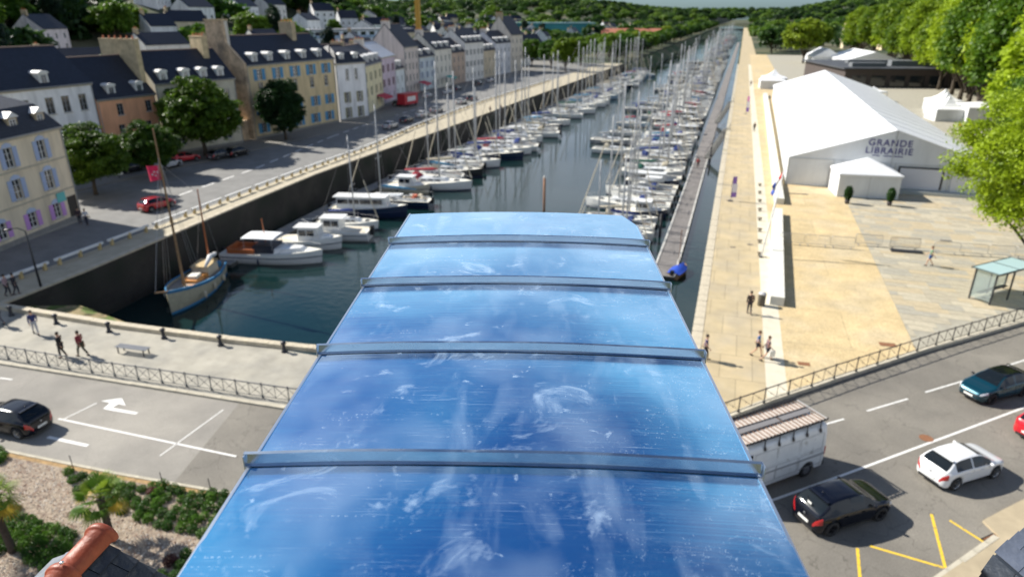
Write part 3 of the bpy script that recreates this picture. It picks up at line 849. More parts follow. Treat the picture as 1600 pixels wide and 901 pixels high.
for P_, lab, dens in ((bandA, 'round green shrub in the dense planted band near the terracotta ridge', .50), (bandB, 'round green shrub in gravel between the kerb and the palm', .54), (bandC, 'round green shrub in gravel beside the blue metal roof edge', .6), (bandD, 'green shrub beside the kerb at the left edge of the gravel', .4)):
    xs = [p_[0] for p_ in P_]; ys_ = [p_[1] for p_ in P_]
    y = min(ys_); r_ = 0
    while y < max(ys_):
        x = min(xs) + (r_ % 2) * dens / 2
        while x < max(xs):
            xx, yy = x + random.uniform(-.1, .1), y + random.uniform(-.1, .1)
            if inpoly(xx, yy, P_) and random.random() > (.12 if P_ is bandB else .02):
                red = random.random() < .035
                o = put('shrub', random.choice(sh_meshes), None, (xx, yy, .09), random.uniform(0, 6)); s = random.uniform(.8, 1.12)
                o.scale = (s * 1.0, s * 1.0, s * random.uniform(.9, 1.3))
                tag(o, lab if not red else 'reddish shrub among the green shrubs of the gravel bed', 'shrub', 'low shrubs in the gravel bed' if not red else 'reddish shrubs')
                if red: swap(o, {'shrub_leaves': m_shrub_r})
            x += dens
        y += dens * .87; r_ += 1
# palms
m_palm = leaf_mat('palm_leaf', (.07, .15, .012), (.22, .30, .03))
m_palmy = leaf_mat('palm_leaf_yellow', (.40, .28, .03), (.5, .36, .05))
m_trunkd = M('palm_trunk', (.06, .045, .035), .95, var=.4, scale=8, bump=1, bscale=10)
def palm(loc, top, label):
    t_ = thing('palm_tree', label, 'palm', loc)
    mb = MB(); dx, dy, dz = top
    mb.tube([(dx * q, dy * q, dz * q) for q in np.linspace(0, 1, 7)], [.17, .15, .14, .14, .14, .15, .16], 10); mb.build('trunk', m_trunkd, t_, smooth=True)
    rnd = random.Random(3)
    for k in range(26):
        az = k * 2.399; el = R(72) - k * R(4.4)
        Ls = rnd.uniform(.5, .75)
        d = Vector((math.cos(az) * math.cos(el), math.sin(az) * math.cos(el), math.sin(el)))
        s = Vector(top); e = s + d * Ls; u = Vector((-math.sin(az), math.cos(az), 0)); nn = d.cross(u)
        mb = MB(); mb.tube([s, s + d * Ls * .6, e], .012, 4)
        nb = 15; fr = rnd.uniform(.5, .68)
        for j in range(nb):
            a = (j / (nb - 1) - .5) * R(215)
            dr_ = d * math.cos(a) + u * math.sin(a)
            w_ = u * math.cos(a) - d * math.sin(a)
            L_ = fr * (1 - .25 * abs(a) / 2)
            droop = Vector((0, 0, -.22 * L_ * (1 + (k > 14) * .8)))
            p0, p1, p2 = e, e + dr_ * L_ * .55 + nn * (-.02) , e + dr_ * L_ + droop
            mb.add([p0, p1 - w_ * .035 + Vector((0, 0, .01)), p2, p1 + w_ * .035 - Vector((0, 0, .01))], [(0, 1, 2, 3)])
        mb.build('palm_frond', m_palmy if (k in (17, 21, 24)) else m_palm, t_)
palm(at(176, 846), (-.15, .1, 2.1), 'small fan palm with green and yellowing fronds behind the terracotta ridge')
palm(at(22, 864), (-.55, .15, 2.3), 'fan palm at the left edge with mostly its dark trunk in view')
for k, (px_, py_) in enumerate(((116, 735), (256, 762), (331, 772))):
    mb = MB(); q = at(px_, py_, .08); mb.tube([(q.x, q.y, .08), (q.x - .03, q.y, .95)], .02, 6)
    tag(mb.build('garden_stake', M('dark_iron', (.05, .05, .055), .5, .6, var=.2)), ('thin stake on the kerb verge, leftmost of three', 'thin stake on the kerb verge right of the palm crown', 'thin stake on the kerb verge nearest the metal roof')[k], 'stake')
# ================================================================ street furniture
m_iron = M('dark_iron', (.05, .05, .055), .5, .6, var=.2)
m_iron_b = M('blue_grey_iron', (.11, .12, .135), .5, .3, var=.15)
def railing(name, label, pts, mat, pitch=2.0, h=.95, z=.12):
    root = thing(name, label, 'railing')
    pts = [Vector(p_) for p_ in pts]
    for i in range(len(pts) - 1):
        a, b2 = pts[i], pts[i + 1]; Ls = (b2 - a).length; n_ = max(1, round(Ls / pitch)); d = (b2 - a) / n_
        for k in range(n_):
            p0 = a + d * k; p1 = p0 + d
            if k == 0 and i > 0: pass
            mb = MB(); mb.tube([(p0.x, p0.y, z), (p0.x, p0.y, z + h)], .032, 6); mb.lathe([(.07, 0), (.06, .12), (.035, .16)], 6, (p0.x, p0.y, z)); mb.blob((p0.x, p0.y, z + h), (.045, .045, .05), 6, 4)
            mb.build('post', mat, root)
            mb = MB()
            mb.bar((p0.x, p0.y, z + h - .05), (p1.x, p1.y, z + h - .05), .045, .05); mb.bar((p0.x, p0.y, z + .12), (p1.x, p1.y, z + .12), .03, .03)
            mid = (p0 + p1) / 2
            mb.bar((mid.x, mid.y, z + .12), (mid.x, mid.y, z + h - .06), .024, .024)
            for (q0, q1) in ((p0, mid), (mid, p1)):
                mb.bar((q0.x, q0.y, z + h - .08), (q1.x, q1.y, z + .14), .02, .02)
                if mat is m_iron_b: mb.bar((q0.x, q0.y, z + .14), (q1.x, q1.y, z + h - .08), .02, .02)
                c_ = (q0 + q1) / 2; mb.blob((c_.x, c_.y, z + h * .5), (.035, .035, .035), 6, 3)
            mb.build('railing_panel', mat, root)
    p0 = pts[-1]; mb = MB(); mb.tube([(p0.x, p0.y, z), (p0.x, p0.y, z + h)], .032, 6); mb.build('post', mat, root)
railing('railing', 'ornate dark metal railing of crossed braces along the left pavement', [(-56, 25.75), (-41.4, 25.85), (-36.6, 26.0), (-21.7, 26.95), (-12, 27.9)], m_iron_b, 1.65)
railing('railing', 'thin black railing with diagonal braces along the right kerb', [(.75, 31.95), (7.4, 38.85), (14.2, 45.6), (21.5, 52.5)], m_iron, 1.75, z=.24)

# canal side cast-iron bollards on the south quay
bpts = [(-43.3, 30.75), (-38.7, 30.85), (-34.4, 31.2), (-30.1, 31.5), (-25.6, 32.0), (-47.6, 30.8)]
blab = ['second', 'third', 'fourth', 'fifth', 'sixth', 'first']
proto = None
for (x, y), nm in zip(bpts, blab):
    lab = 'black cast iron bollard against the canal parapet, %s of the row from the left' % nm
    if proto is None:
        proto = thing('bollard', lab, 'bollard', (x, y, .12), 0, 'bollards along the canal parapet')
        mb = MB(); mb.lathe([(.19, 0), (.2, .06), (.13, .12), (.10, .4), (.11, .55)], 10); mb.build('bollard_post', m_iron, proto, smooth=True)
        mb = MB(); mb.lathe([(.1, .54), (.17, .58), (.18, .66), (.12, .74), (.03, .77)], 10); mb.build('bollard_head', m_iron, proto, smooth=True)
    else: dup(proto, (x, y, .12), 0, lab)
# bench
bn = thing('park_bench', 'grey backless metal bench on the pale canal side pavement', 'bench', (-34.6, 28.9, .12), R(4))
mb = MB()
for k in range(5):
    s = MB(); s.box(-1.15, 1.15, -.27 + k * .11, -.19 + k * .11, .43, .465); s.build('seat_slat', M('bench_grey', (.17, .18, .2), .6), bn)
for x in (-.95, .95):
    s = MB(); s.box(x - .03, x + .03, -.25, -.2, 0, .43); s.build('leg', m_iron, bn)
    s = MB(); s.box(x - .03, x + .03, .2, .25, 0, .43); s.build('leg', m_iron, bn)
    s = MB(); s.box(x - .03, x + .03, -.2, .2, .38, .428); s.build('seat_frame', m_iron, bn)

# parking barriers on the west quay: white beams on ochre posts
m_beam = M('white_painted_beam', (.72, .72, .70), .6, var=.1)
m_post = M('ochre_post', (.50, .38, .18), .8, var=.2)
bar_line = [(-53.9, 34), (-53.9, 40), (-54.2, 49), (-54.8, 63), (-55.4, 78), (-55.7, 98), (-58.0, 118), (-60, 160), (-59.1, 225)]
cum = [0]
for i in range(len(bar_line) - 1): cum.append(cum[-1] + (Vector(bar_line[i + 1]) - Vector(bar_line[i])).length)
def along(s): return (float(np.interp(s, cum, [q[0] for q in bar_line])), float(np.interp(s, cum, [q[1] for q in bar_line])))
s = 0.0; k = 0
while s < cum[-1] - 6:
    a, b2 = along(s), along(s + 5.0)
    t_ = thing('parking_barrier', 'white beam barrier on ochre posts beside the west quay street, %s from the near end' % ORD[k], 'barrier', (a[0], a[1], .12), 0, 'white beam barriers along the west quay')
    dx, dy = b2[0] - a[0], b2[1] - a[1]
    mb = MB(); mb.bar((0, 0, .55), (dx, dy, .55), .22, .20); mb.build('beam', m_beam, t_)
    for f_ in (.08, .5, .92):
        mb = MB(); mb.box(dx * f_ - .12, dx * f_ + .12, dy * f_ - .12, dy * f_ + .12, 0, .62); mb.build('post', m_post, t_)
    s += 5.6; k += 1

# plaza wall: low white wall in two lengths
m_wwall = M('white_rendered_wall', (.66, .65, .58), .85, var=.1, scale=2, bump=.1)
for (a, b2, lab) in (((4.15, 49.6), (5.2, 76.0), 'low wide white wall between promenade and plaza, its near length ending at the bin'), ((5.6, 80.5), (7.0, 200.0), 'long low white wall continuing beside the white marquee')):
    t_ = thing('low_wall', lab, 'wall')
    n_ = round((b2[1] - a[1]) / 2.6)
    for k in range(n_):
        f0, f1 = k / n_, (k + 1) / n_
        p0 = Vector(a).lerp(Vector(b2), f0); p1 = Vector(a).lerp(Vector(b2), f1)
        d = (p1 - p0).normalized() * .008; u = Vector((d.y, -d.x)).normalized() * .98
        mb = MB(); mb.prism([tuple(q) for q in (p0 + d, p0 + d + u, p1 - d + u, p1 - d)], .12, .80); mb.build('wall_block', m_wwall, t_)
# lintel/bench fixings on the wall: small seats left of it
for k, py_ in enumerate((400, 380, 362, 345, 330, 316, 303, 291)):
    q = at(1187, py_, .12)
    t_ = thing('wooden_stool', 'small dark seat block beside the white wall, %s from the near end' % ORD[k], 'seat block', (q.x, q.y, .12), 0, 'seat blocks beside the white wall')
    mb = MB(); mb.box(-.22, .22, -.10, .10, .30, .36); mb.build('seat', M('dark_wood', (.12, .08, .05), .7, var=.2), t_)
    mb = MB(); mb.box(-.16, .16, -.07, .07, 0, .298); mb.build('base', m_stone3, t_)
# bin
q = at(1190, 477, .12)
t_ = thing('litter_bin', 'dark cylindrical litter bin at the near end of the white wall', 'bin', (q.x - .05, q.y, .12))
mb = MB(); mb.lathe([(.25, 0), (.27, .05), (.28, .85), (.26, .9)], 14); mb.build('bin_body', M('bin_dark', (.09, .08, .06), .6, var=.2), t_, smooth=True)
mb = MB(); mb.lathe([(.29, .9), (.3, .96), (.2, 1.05), (.05, 1.08)], 14); mb.build('bin_lid', M('bin_lid_grey', (.5, .5, .5), .4), t_, smooth=True)

# flag pole with tricolour
fp = at(1189, 402, .12)
t_ = thing('flagpole', 'tall leaning white flagpole with a hanging tricolour beside the low white wall', 'flagpole', (fp.x, fp.y, .12))
top = Vector((1.0, 2.2, 7.6))
mb = MB(); mb.tube([(0, 0, 0), top * .5, top], [.09, .075, .05], 8); mb.build('pole', M('white_pole', (.8, .8, .78), .4), t_, smooth=True)
mb = MB(); mb.lathe([(.16, 0), (.16, .1), (.1, .14)], 10); mb.build('pole_base', m_iron, t_)
fl = thing('tricolour_flag', 'blue white and red flag hanging from the leaning white pole', 'flag', (fp.x + top.x, fp.y + top.y, .12 + top.z))
cols = [M('flag_red', (.75, .05, .06), .8), M('flag_white', (.8, .8, .8), .8), M('flag_blue', (.06, .11, .42), .8)]
for k in range(3):
    mb = MB(); rows = []
    for i in range(7):
        f_ = (k + i / 6) / 3
        rows.append([(-.75 * f_ * (1 - j / 6 * .3) - .25 * j / 6 + .10 * math.sin(j * 1.7 + f_ * 5), .12 * math.sin(j * 1.3 + 4 * f_), .0 - f_ * 1.7 - j / 6 * .95) for j in range(7)])
    mb.grid(rows); mb.grid([[(x, y + .012, z) for (x, y, z) in r_] for r_ in rows], flip=True); mb.build('stripe', cols[k], fl, smooth=True)
# feather banners
m_purple = M('banner_purple', (.28, .16, .5), .8); m_lilac = M('banner_lilac', (.78, .74, .80), .8); m_bpink = M('banner_pink', (.85, .3, .6), .8)
def banner(px_, py_, label, h=3.0):
    q = at(px_, py_, .12)
    t_ = thing('feather_banner', label, 'banner', (q.x, q.y, .12), CYAW)
    mb = MB(); mb.tube([(0, 0, 0), (0, 0, h * .8), (.1, 0, h * .95), (.3, 0, h)], .02, 6); mb.build('pole', m_iron, t_)
    mb = MB(); mb.box(-.3, .3, -.3, .3, 0, .05); mb.build('foot', m_iron, t_)
    for (z0, z1, m_) in ((.45, h * .35, m_purple), (h * .35, h * .7, m_lilac), (h * .7, h * .98, m_purple if h < 3.5 else m_bpink)):
        mb = MB(); mb.box(.02, .62 if z0 < h * .6 else .5, -.01, .01, z0, z1); mb.build('cloth_band', m_, t_)
banner(1141, 314, 'white and purple feather banner standing on the sandy promenade, nearer one', 2.9)
banner(1165, 178, 'white and pink feather banner standing far along the promenade', 3.8)

# crowd barriers across the plaza
def barrier(p0, label, ang, mat, L_=2.1, solid=False):
    t_ = thing('crowd_barrier', label, 'barrier', (p0[0], p0[1], .12), ang, 'crowd barriers across the plaza')
    mb = MB()
    mb.tube([(0, 0, .18), (0, 0, 1.02), (.06, 0, 1.08), (L_ - .06, 0, 1.08), (L_, 0, 1.02), (L_, 0, .18), (0, 0, .18)], .022, 6); mb.build('barrier_frame', mat, t_)
    mb = MB()
    for k in range(1, 17): x = L_ * k / 17; mb.tube([(x, 0, .19), (x, 0, 1.07)], .010 if not solid else .014, 4, False)
    o = mb.build('barrier_bars', mat, t_)
    for x in (.3, L_ - .3):
        mb = MB(); mb.bar((x, -.3, .03), (x, .3, .03), .05, .03); mb.bar((x, 0, .03), (x, 0, .2), .03); mb.build('foot', mat, t_)
m_galv = M('galvanised_steel', (.38, .39, .40), .4, .7)
bx = [5.5, 7.7, 9.9]
for k, x in enumerate(bx): barrier((x, 65.3 + .1 * k), 'pale crowd barrier in the row across the plaza, %s from the white wall' % ORD[k], R(3), m_galv)
barrier((12.2, 67.0), 'galvanised crowd barrier left of the two dark ones on the plaza', R(4), m_galv, 2.3, True)
barrier((15.1, 66.9), 'dark crowd barrier standing doubled on the plaza near the walking person', R(4), m_iron, 2.5, True)
for k, x in enumerate((18.6, 20.8, 23.0, 25.2)): barrier((x, 66.6 + .25 * k), 'thin crowd barrier on the right half of the plaza, %s from the dark barrier' % ORD[k], R(5), m_galv)
tag(MB().box(-1.3, 1.3, -.35, .35, 0, .12).build('timber_feet', m_iron, None, (16.4, 66.2, .125), R(3)), 'dark low block under the doubled crowd barrier', 'block')

# drain covers
m_rust = M('rusted_iron', (.26, .12, .06), .8, .2, var=.3, scale=6)
for k, (px_, py_, w_, h_, rot, lab) in enumerate(((1387, 538, 1.0, .55, 0, 'rusty rectangular cover on the sandy plaza beside the right railing'), (1256, 568, .7, .45, 0, 'small dark rusty cover beside the pale strip and walking couple'),
        (1145, 386, .5, .28, 0, 'left small drain grate on the promenade'), (1172, 382, .5, .28, 0, 'right small drain grate on the promenade'), (1247, 303, 2.2, .45, 0, 'long dark grate before the marquee corner'),
        (1478, 376, 1.0, .35, 0, 'small purple grey grate on the stone plaza'), (1448, 681, .0, 0, 0, 'round rusty manhole cover on the road beside the white car'))):
    q = at(px_, py_, .13)
    if w_: mb = MB(); mb.box(-w_ / 2, w_ / 2, -h_ / 2, h_ / 2, 0, .012)
    else: q.z = .012; mb = MB(); mb.lathe([(.33, 0), (.33, .006)], 20)
    o = mb.build('drain_cover', m_rust if k in (0, 1, 6) else M('dark_grate', (.09, .085, .08), .8, var=.3, scale=9), None, q, R(4)); tag(o, lab, 'drain cover')
# street drain with bars at the right kerb
q = at(1560, 843, .012)
t_ = thing('street_drain', 'barred street drain beside the kerb in the lower right', 'drain', (q.x, q.y, .012), R(42))
for k in range(8): MB().box(-.55, .55, -.28 + k * .075, -.24 + k * .075, 0, .03).build('bar', m_rust, t_)
MB().box(-.6, .6, -.32, .36, -.004, .002).build('pit', M('pit_black', (.01, .01, .01), .9), t_)
# near pavement on the right
q0, q1, q2, q3 = at(1450, 905), at(1560, 838), at(1545, 818), at(1600, 783)
kp = [(9.4, 23.6), (12.45, 27.0), (12.1, 27.9), (13.1, 28.9), (16.5, 32.2), (24, 39.4), (40, 54), (46, 48), (30, 20), (16, 14), (6.5, 20)]
slab('near_pavement', kp[::-1], M('near_pavement_concrete', (.40, .33, .22), .9, var=.14, scale=.9, bump=.15), .12)
coping(bpy.data.objects['near_pavement'], [(6.5, 20.3), (9.2, 23.6), (12.25, 27.05)], .22, 12, side=-1, z1=.126, step=1.0, mat=m_kerb, name='kerb_stone')

# bus shelter at the right edge
bs = thing('bus_shelter', 'glass bus shelter with dark frame at the right edge of the plaza', 'bus shelter', (19.7, 54.5, .12), R(44))
m_glass = M('clear_glass', (.75, .85, .85), .05, trans=.85); m_fr = M('shelter_frame', (.05, .055, .06), .4, .5)
W_, D_s, H_ = 4.4, 1.5, 2.45
for x in (0, W_ / 2, W_):
    for y in (0, D_s): MB().box(x - .05, x + .05, y - .05, y + .05, 0, H_).build('post', m_fr, bs)
MB().box(-.25, W_ + .2, -.25, D_s + .2, H_ + .002, H_ + .06).build('roof_panel', M('shelter_roof_glass', (.42, .58, .60), .25), bs)
for y in (-.28, D_s + .2): MB().box(-.28, W_ + .24, y, y + .05, H_ - .03, H_ + .09).build('roof_beam', m_fr, bs)
for x in (-.3, W_ / 2, W_ + .2): MB().box(x, x + .05, -.22, D_s + .19, H_ + .062, H_ + .09).build('roof_beam', m_fr, bs)
for (x0, x1) in ((.06, W_ / 2 - .06), (W_ / 2 + .06, W_ - .06)): MB().box(x0, x1, D_s - .01, D_s + .01, .2, H_ - .1).build('glass_pane', m_glass, bs)
MB().box(-.01, .01, .06, D_s - .06, .2, H_ - .1).build('glass_pane', m_glass, bs)
MB().box(.5, W_ - .5, D_s - .5, D_s - .15, .45, .5).build('bench_seat', m_fr, bs)

# street lamps
def lamp(loc, h, label, rz=0, mat=None):
    t_ = thing('street_lamp', label, 'street lamp', loc, rz)
    mat = mat or m_iron
    MB().tube([(0, 0, 0), (0, 0, h * .5), (0, 0, h)], [.1, .07, .05], 8).build('lamp_post', mat, t_, smooth=True)
    MB().tube([(0, 0, h), (.5, 0, h + .25), (1.2, 0, h + .2)], .04, 6).build('lamp_arm', mat, t_)
    MB().blob((1.3, 0, h + .12), (.35, .16, .08), 8, 4).build('lamp_head', mat, t_, smooth=True)
p_ = at(1466, 135, .12); lamp((p_.x - 1, p_.y - 4, .1), 11, 'tall thin dark lamp post before the big trees on the right', PI)
p_ = at(64, 448, .12); lamp((p_.x, p_.y, .12), 4.6, 'dark lamp post in the shade at the left end of the west quay', R(200))
# ================================================================ vehicles
def paint(name, col, rough=.25, coat=1.0, metal=0.0):
    return M(name, col, rough, metal, coat=coat, spec=.3)
m_cglass = M('car_glass', (.008, .011, .013), .03, spec=.5)
m_tyre = M('tyre_rubber', (.02, .02, .021), .85)
m_rim = M('alloy_rim', (.45, .46, .48), .3, .9)
m_rimd = M('dark_rim', (.05, .05, .055), .35, .7)
m_trim = M('black_trim', (.018, .018, .02), .5)
m_tail = M('tail_light_red', (.42, .01, .012), .12, coat=1)
m_head = M('headlight_glass', (.62, .66, .70), .08, coat=1)
m_plate = M('number_plate', (.78, .78, .74), .4)
m_cpaint = paint('car_paint', (.8, .8, .8))
def smooth_interp(xs, ys, x):
    """monotone-ish cubic through control points"""
    n_ = len(xs)
    m = [0] * n_
    for i in range(n_):
        if 0 < i < n_ - 1:
            d0 = (ys[i] - ys[i - 1]) / (xs[i] - xs[i - 1]); d1 = (ys[i + 1] - ys[i]) / (xs[i + 1] - xs[i])
            m[i] = 0 if d0 * d1 <= 0 else 2 * d0 * d1 / (d0 + d1)
        elif i == 0: m[i] = (ys[1] - ys[0]) / (xs[1] - xs[0])
        else: m[i] = (ys[-1] - ys[-2]) / (xs[-1] - xs[-2])
    x = min(max(x, xs[0]), xs[-1])
    i = 0
    while i < n_ - 2 and x > xs[i + 1]: i += 1
    h = xs[i + 1] - xs[i]; t = (x - xs[i]) / h
    return (2*t**3-3*t**2+1)*ys[i] + (t**3-2*t**2+t)*h*m[i] + (-2*t**3+3*t**2)*ys[i+1] + (t**3-t**2)*h*m[i+1]
HATCH = dict(L=4.05, W=1.76, H=1.44, rw=.33,
    top=[(0, .50), (.03, .78), (.11, .95), (.42, 1.21), (.68, 1.365), (1.1, 1.435), (1.6, 1.44), (2.1, 1.41), (2.42, 1.30), (2.95, 1.00), (3.12, .93), (3.5, .86), (3.85, .74), (4.0, .60), (4.05, .48)],
    belt=[(0, .50), (.06, .78), (.3, .94), (1.0, .98), (2.2, .93), (2.95, .90), (3.3, .86), (3.8, .72), (4.0, .58), (4.05, .46)],
    wid=[(0, .50), (.08, .70), (.28, .825), (.8, .885), (2.8, .87), (3.4, .85), (3.75, .77), (3.95, .62), (4.05, .46)],
    roofw=.565, wheels=(.72, 3.22), ws=(2.12, 2.93), rear=(.16, .62), glass=(.62, 2.78), pillars=(1.62,), sill=.20)
def car(name, label, spec, pmat, loc, rz, roofmat=None, rim=None, group=None, cat='car', plate=m_plate, aerial=True):
    root = thing(name, label, cat, loc, rz, group)
    L_, rw = spec['L'], spec['rw']
    f = lambda key, x: smooth_interp([q[0] for q in spec[key]], [q[1] for q in spec[key]], x)
    xs = sorted(set([round(q, 4) for q in list(np.linspace(0, .6, 16)) + list(np.linspace(.6, 3.4 / 4.05 * L_, 44)) + list(np.linspace(3.4 / 4.05 * L_, L_, 18))]
                    + [q for q in spec['ws'] + spec['rear'] + spec['glass']] + [p_ - .04 for p_ in spec['pillars']] + [p_ + .04 for p_ in spec['pillars']]))
    K = 15
    rows = []
    for x in xs:
        tz, bz, w = f('top', x), f('belt', x), f('wid', x)
        bz = min(bz, tz - .002)
        bot = spec['sill']
        for wx in spec['wheels']:
            d = abs(x - wx)
            if d < rw + .05: bot = max(bot, rw + math.sqrt(max(0, (rw + .05) ** 2 - d * d)))
        bot = min(bot, bz - .04)
        if x < .1 or x > L_ - .12: bot = max(bot, .24)
        cab = min(1, max(0, (tz - bz) / .42))
        wr = w * (1 - .10 * (1 - cab)) * (1 - cab) + spec['roofw'] * cab
        zr = bz + (tz - bz) * (.90 if cab > .5 else .72 + .18 * cab * 2)
        row = [(w * .92, bot), (w * .985, bot + (bz - bot) * .2), (w, bot + (bz - bot) * .45), (w * .992, bot + (bz - bot) * .62), (w * .985, bot + (bz - bot) * .8), (w * .965, bz - .012 if bz - bot > .05 else bz), (w * .93, bz + (tz - bz) * .04)]
        row += [(w * .93 + (wr - w * .93) * t_, bz + (zr - bz) * t_) for t_ in (.3, .65, 1.0)]
        row += [(wr * .90, zr + (tz - zr) * .55), (wr * .72, zr + (tz - zr) * .85), (wr * .45, zr + (tz - zr) * .96), (wr * .2, tz), (0, tz)]
        rows.append([(x - L_ / 2, y, z) for y, z in row])
    groups = {k: MB() for k in ('body', 'roof', 'windscreen', 'rear_window', 'front_side_window', 'rear_side_window', 'tail_light', 'headlight', 'grille', 'sill_trim')}
    sub = {}
    def addface(key, sgn, quad):
        if sgn < 0: quad = [(a, -b, c) for a, b, c in quad][::-1]
        kk = key if key in ('body', 'roof', 'windscreen', 'rear_window', 'grille') else (key, sgn)
        if kk not in sub: sub[kk] = MB()
        sub[kk].add(quad, [(0, 1, 2, 3)])
    for i in range(len(xs) - 1):
        xm = (xs[i] + xs[i + 1]) / 2
        tz, bz = f('top', xm), f('belt', xm)
        for k in range(K - 1):
            q = [rows[i][k], rows[i + 1][k], rows[i + 1][k + 1], rows[i][k + 1]]
            key = 'body'
            if 6 <= k <= 8 and spec['glass'][0] < xm < spec['glass'][1] and not any(abs(xm - p_) < .04 for p_ in spec['pillars']):
                key = 'rear_side_window' if xm < spec['pillars'][0] else 'front_side_window'
                if tz - bz < .14: key = 'body'
            elif k >= 10 and spec['ws'][0] < xm < spec['ws'][1]: key = 'windscreen'
            elif k >= 10 and spec['rear'][0] < xm < spec['rear'][1]: key = 'rear_window'
            elif roofmat and k >= 9 and spec['rear'][1] <= xm <= spec['ws'][0]: key = 'roof'
            elif xm < .2 and 3 <= k <= 5: key = 'tail_light'
            elif xm > L_ - .42 and xm < L_ - .07 and 4 <= k <= 5: key = 'headlight'
            elif xm > L_ - .055 and k >= 4 : key = 'grille'
            elif k == 0 and spec['wheels'][0] + rw + .06 < xm < spec['wheels'][1] - rw - .06: key = 'sill_trim'
            addface(key, 1, q); addface(key, -1, q)
    # end caps
    for ri, fl in ((0, 1), (-1, 0)):
        r_ = rows[ri]; cap = r_ + [(a, -b, c) for a, b, c in r_[::-1][1:]]
        sub['body'].add(cap, [tuple(range(len(cap)))[::-1] if not fl else tuple(range(len(cap)))])
    matof = dict(body=pmat, roof=roofmat or pmat, windscreen=m_cglass, rear_window=m_cglass, grille=m_trim, sill_trim=m_trim, front_side_window=m_cglass, rear_side_window=m_cglass, tail_light=m_tail, headlight=m_head)
    for kk, mb in sub.items():
        key = kk if isinstance(kk, str) else kk[0]
        me = mb.mesh(key, [matof[key]], True)
        import bmesh
        bm = bmesh.new(); bm.from_mesh(me); bmesh.ops.remove_doubles(bm, verts=bm.verts, dist=.0008); bm.to_mesh(me); bm.free()
        me.polygons.foreach_set('use_smooth', [True] * len(me.polygons))
        put(key, me, root)
    # underbody and interior dark mass
    MB().box(.25 - L_ / 2, L_ / 2 - .3, -.70, .70, .17, .55).build('underbody', m_trim, root)
    for wx in spec['wheels']:
        for sg in (-1, 1):
            yo = spec['W'] / 2 - .115
            wo = put('wheel', None, root, (wx - L_ / 2, sg * yo, rw)) if False else None
            mb = MB(); rows_ = []
            for (r_, y_) in ((rw * .62, -.10), (rw * .9, -.105), (rw, -.08), (rw, .08), (rw * .9, .105), (rw * .64, .10)):
                rows_.append([(r_ * math.cos(2 * PI * a / 24), y_ * sg, r_ * math.sin(2 * PI * a / 24)) for a in range(24)])
            mb.grid(rows_, close=True); ty = mb.build('wheel', m_tyre, root, (wx - L_ / 2, sg * yo, rw), smooth=True)
            mb = MB(); ring = lambda r_, y_: [(r_ * math.cos(2 * PI * a / 24), y_ * sg, r_ * math.sin(2 * PI * a / 24)) for a in range(24)]
            mb.grid([ring(rw * .64, .095), ring(rw * .60, .085), ring(rw * .56, .05)], close=True)
            for a in range(5):
                th = 2 * PI * a / 5
                c_, s_ = math.cos(th), math.sin(th)
                mb.bar((0, .085 * sg, 0), (rw * .6 * c_, .08 * sg, rw * .6 * s_), .055, .03)
            mb.lathe([(.045, 0)], 8) if False else None
            mb.build('rim', rim or m_rim, ty)
            mb = MB(); c0 = ring(rw * .56, .04); mb.add(c0, [tuple(range(24))]); mb.build('brake_disc', m_trim, ty)
    # plates, handles, mirrors, lower bumper
    MB().box(-L_ / 2 - .022, -L_ / 2 - .004, -.26, .26, .42, .53).build('rear_number_plate', plate, root)
    MB().box(L_ / 2 + .004, L_ / 2 + .02, -.26, .26, .36, .46).build('front_number_plate', plate, root)
    MB().box(L_ / 2 - .12, L_ / 2 + .006, -.5, .5, .225, .34).build('lower_grille', m_trim, root)
    MB().box(-L_ / 2 - .008, -L_ / 2 + .1, -.52, .52, .20, .33).build('rear_bumper_trim', m_trim, root)
    MB().blob((-L_ / 2 - .0, 0, .72), (.015, .05, .05), 8, 4).build('badge', m_rim, root)
    for sg in (-1, 1):
        MB().blob((spec['ws'][1] - L_ / 2 - .28, sg * (spec['W'] / 2 + .06), .98), (.07, .11, .075), 8, 5).build('wing_mirror', pmat if roofmat is None else roofmat, root, smooth=True)
        for hx in (1.28, 2.15): MB().bar((hx - L_ / 2 - .09, sg * (f('wid', hx) + .006), .82), (hx - L_ / 2 + .09, sg * (f('wid', hx) + .006), .82), .025, .025).build('door_handle', pmat, root)
        for hx in (spec['pillars'][0], 2.62):
            mb = MB(); w0 = f('wid', hx); mb.box(hx - L_ / 2 - .004, hx - L_ / 2 + .004, sg * w0 * .98 - .004, sg * w0 * .98 + .012 * sg + .004, .3, .9); mb.build('door_gap', m_trim, root)
    MB().bar((spec['rear'][0] - L_ / 2 + .05, -.02, 1.1), (spec['rear'][0] - L_ / 2 + .2, .35, 1.22), .015).build('rear_wiper', m_trim, root)
    for s_ in (-.45, .1): MB().bar((spec['ws'][1] - L_ / 2 - .02, s_, .985), (spec['ws'][1] - L_ / 2 - .28, s_ + .5, 1.175), .018).build('wiper', m_trim, root)
    MB().box(spec['rear'][1] - L_ / 2 - .09, spec['rear'][1] - L_ / 2 + .05, -.52, .52, 1.375, 1.405).build('roof_spoiler', roofmat or pmat, root)
    if aerial: MB().tube([(spec['rear'][1] - L_ / 2 + .25, 0, 1.41), (spec['rear'][1] - L_ / 2 + .12, 0, 1.52)], .012, 5).build('aerial', m_trim, root)
    return root
RD = Vector((9.6, 9.0)).normalized(); RA = math.atan2(RD.y, RD.x)
p_white = paint('white_car_paint', (.74, .75, .76), .25); p_black = paint('black_car_paint', (.004, .005, .010), .15, .45)
p_teal = paint('teal_car_paint', (.004, .05, .075), .2, metal=.4); p_red = paint('red_car_paint', (.50, .008, .02), .22)
wcar = car('parked_car', 'white hatchback seen from behind on the right road', HATCH, p_white, (12.05, 31.35, .012), R(38))
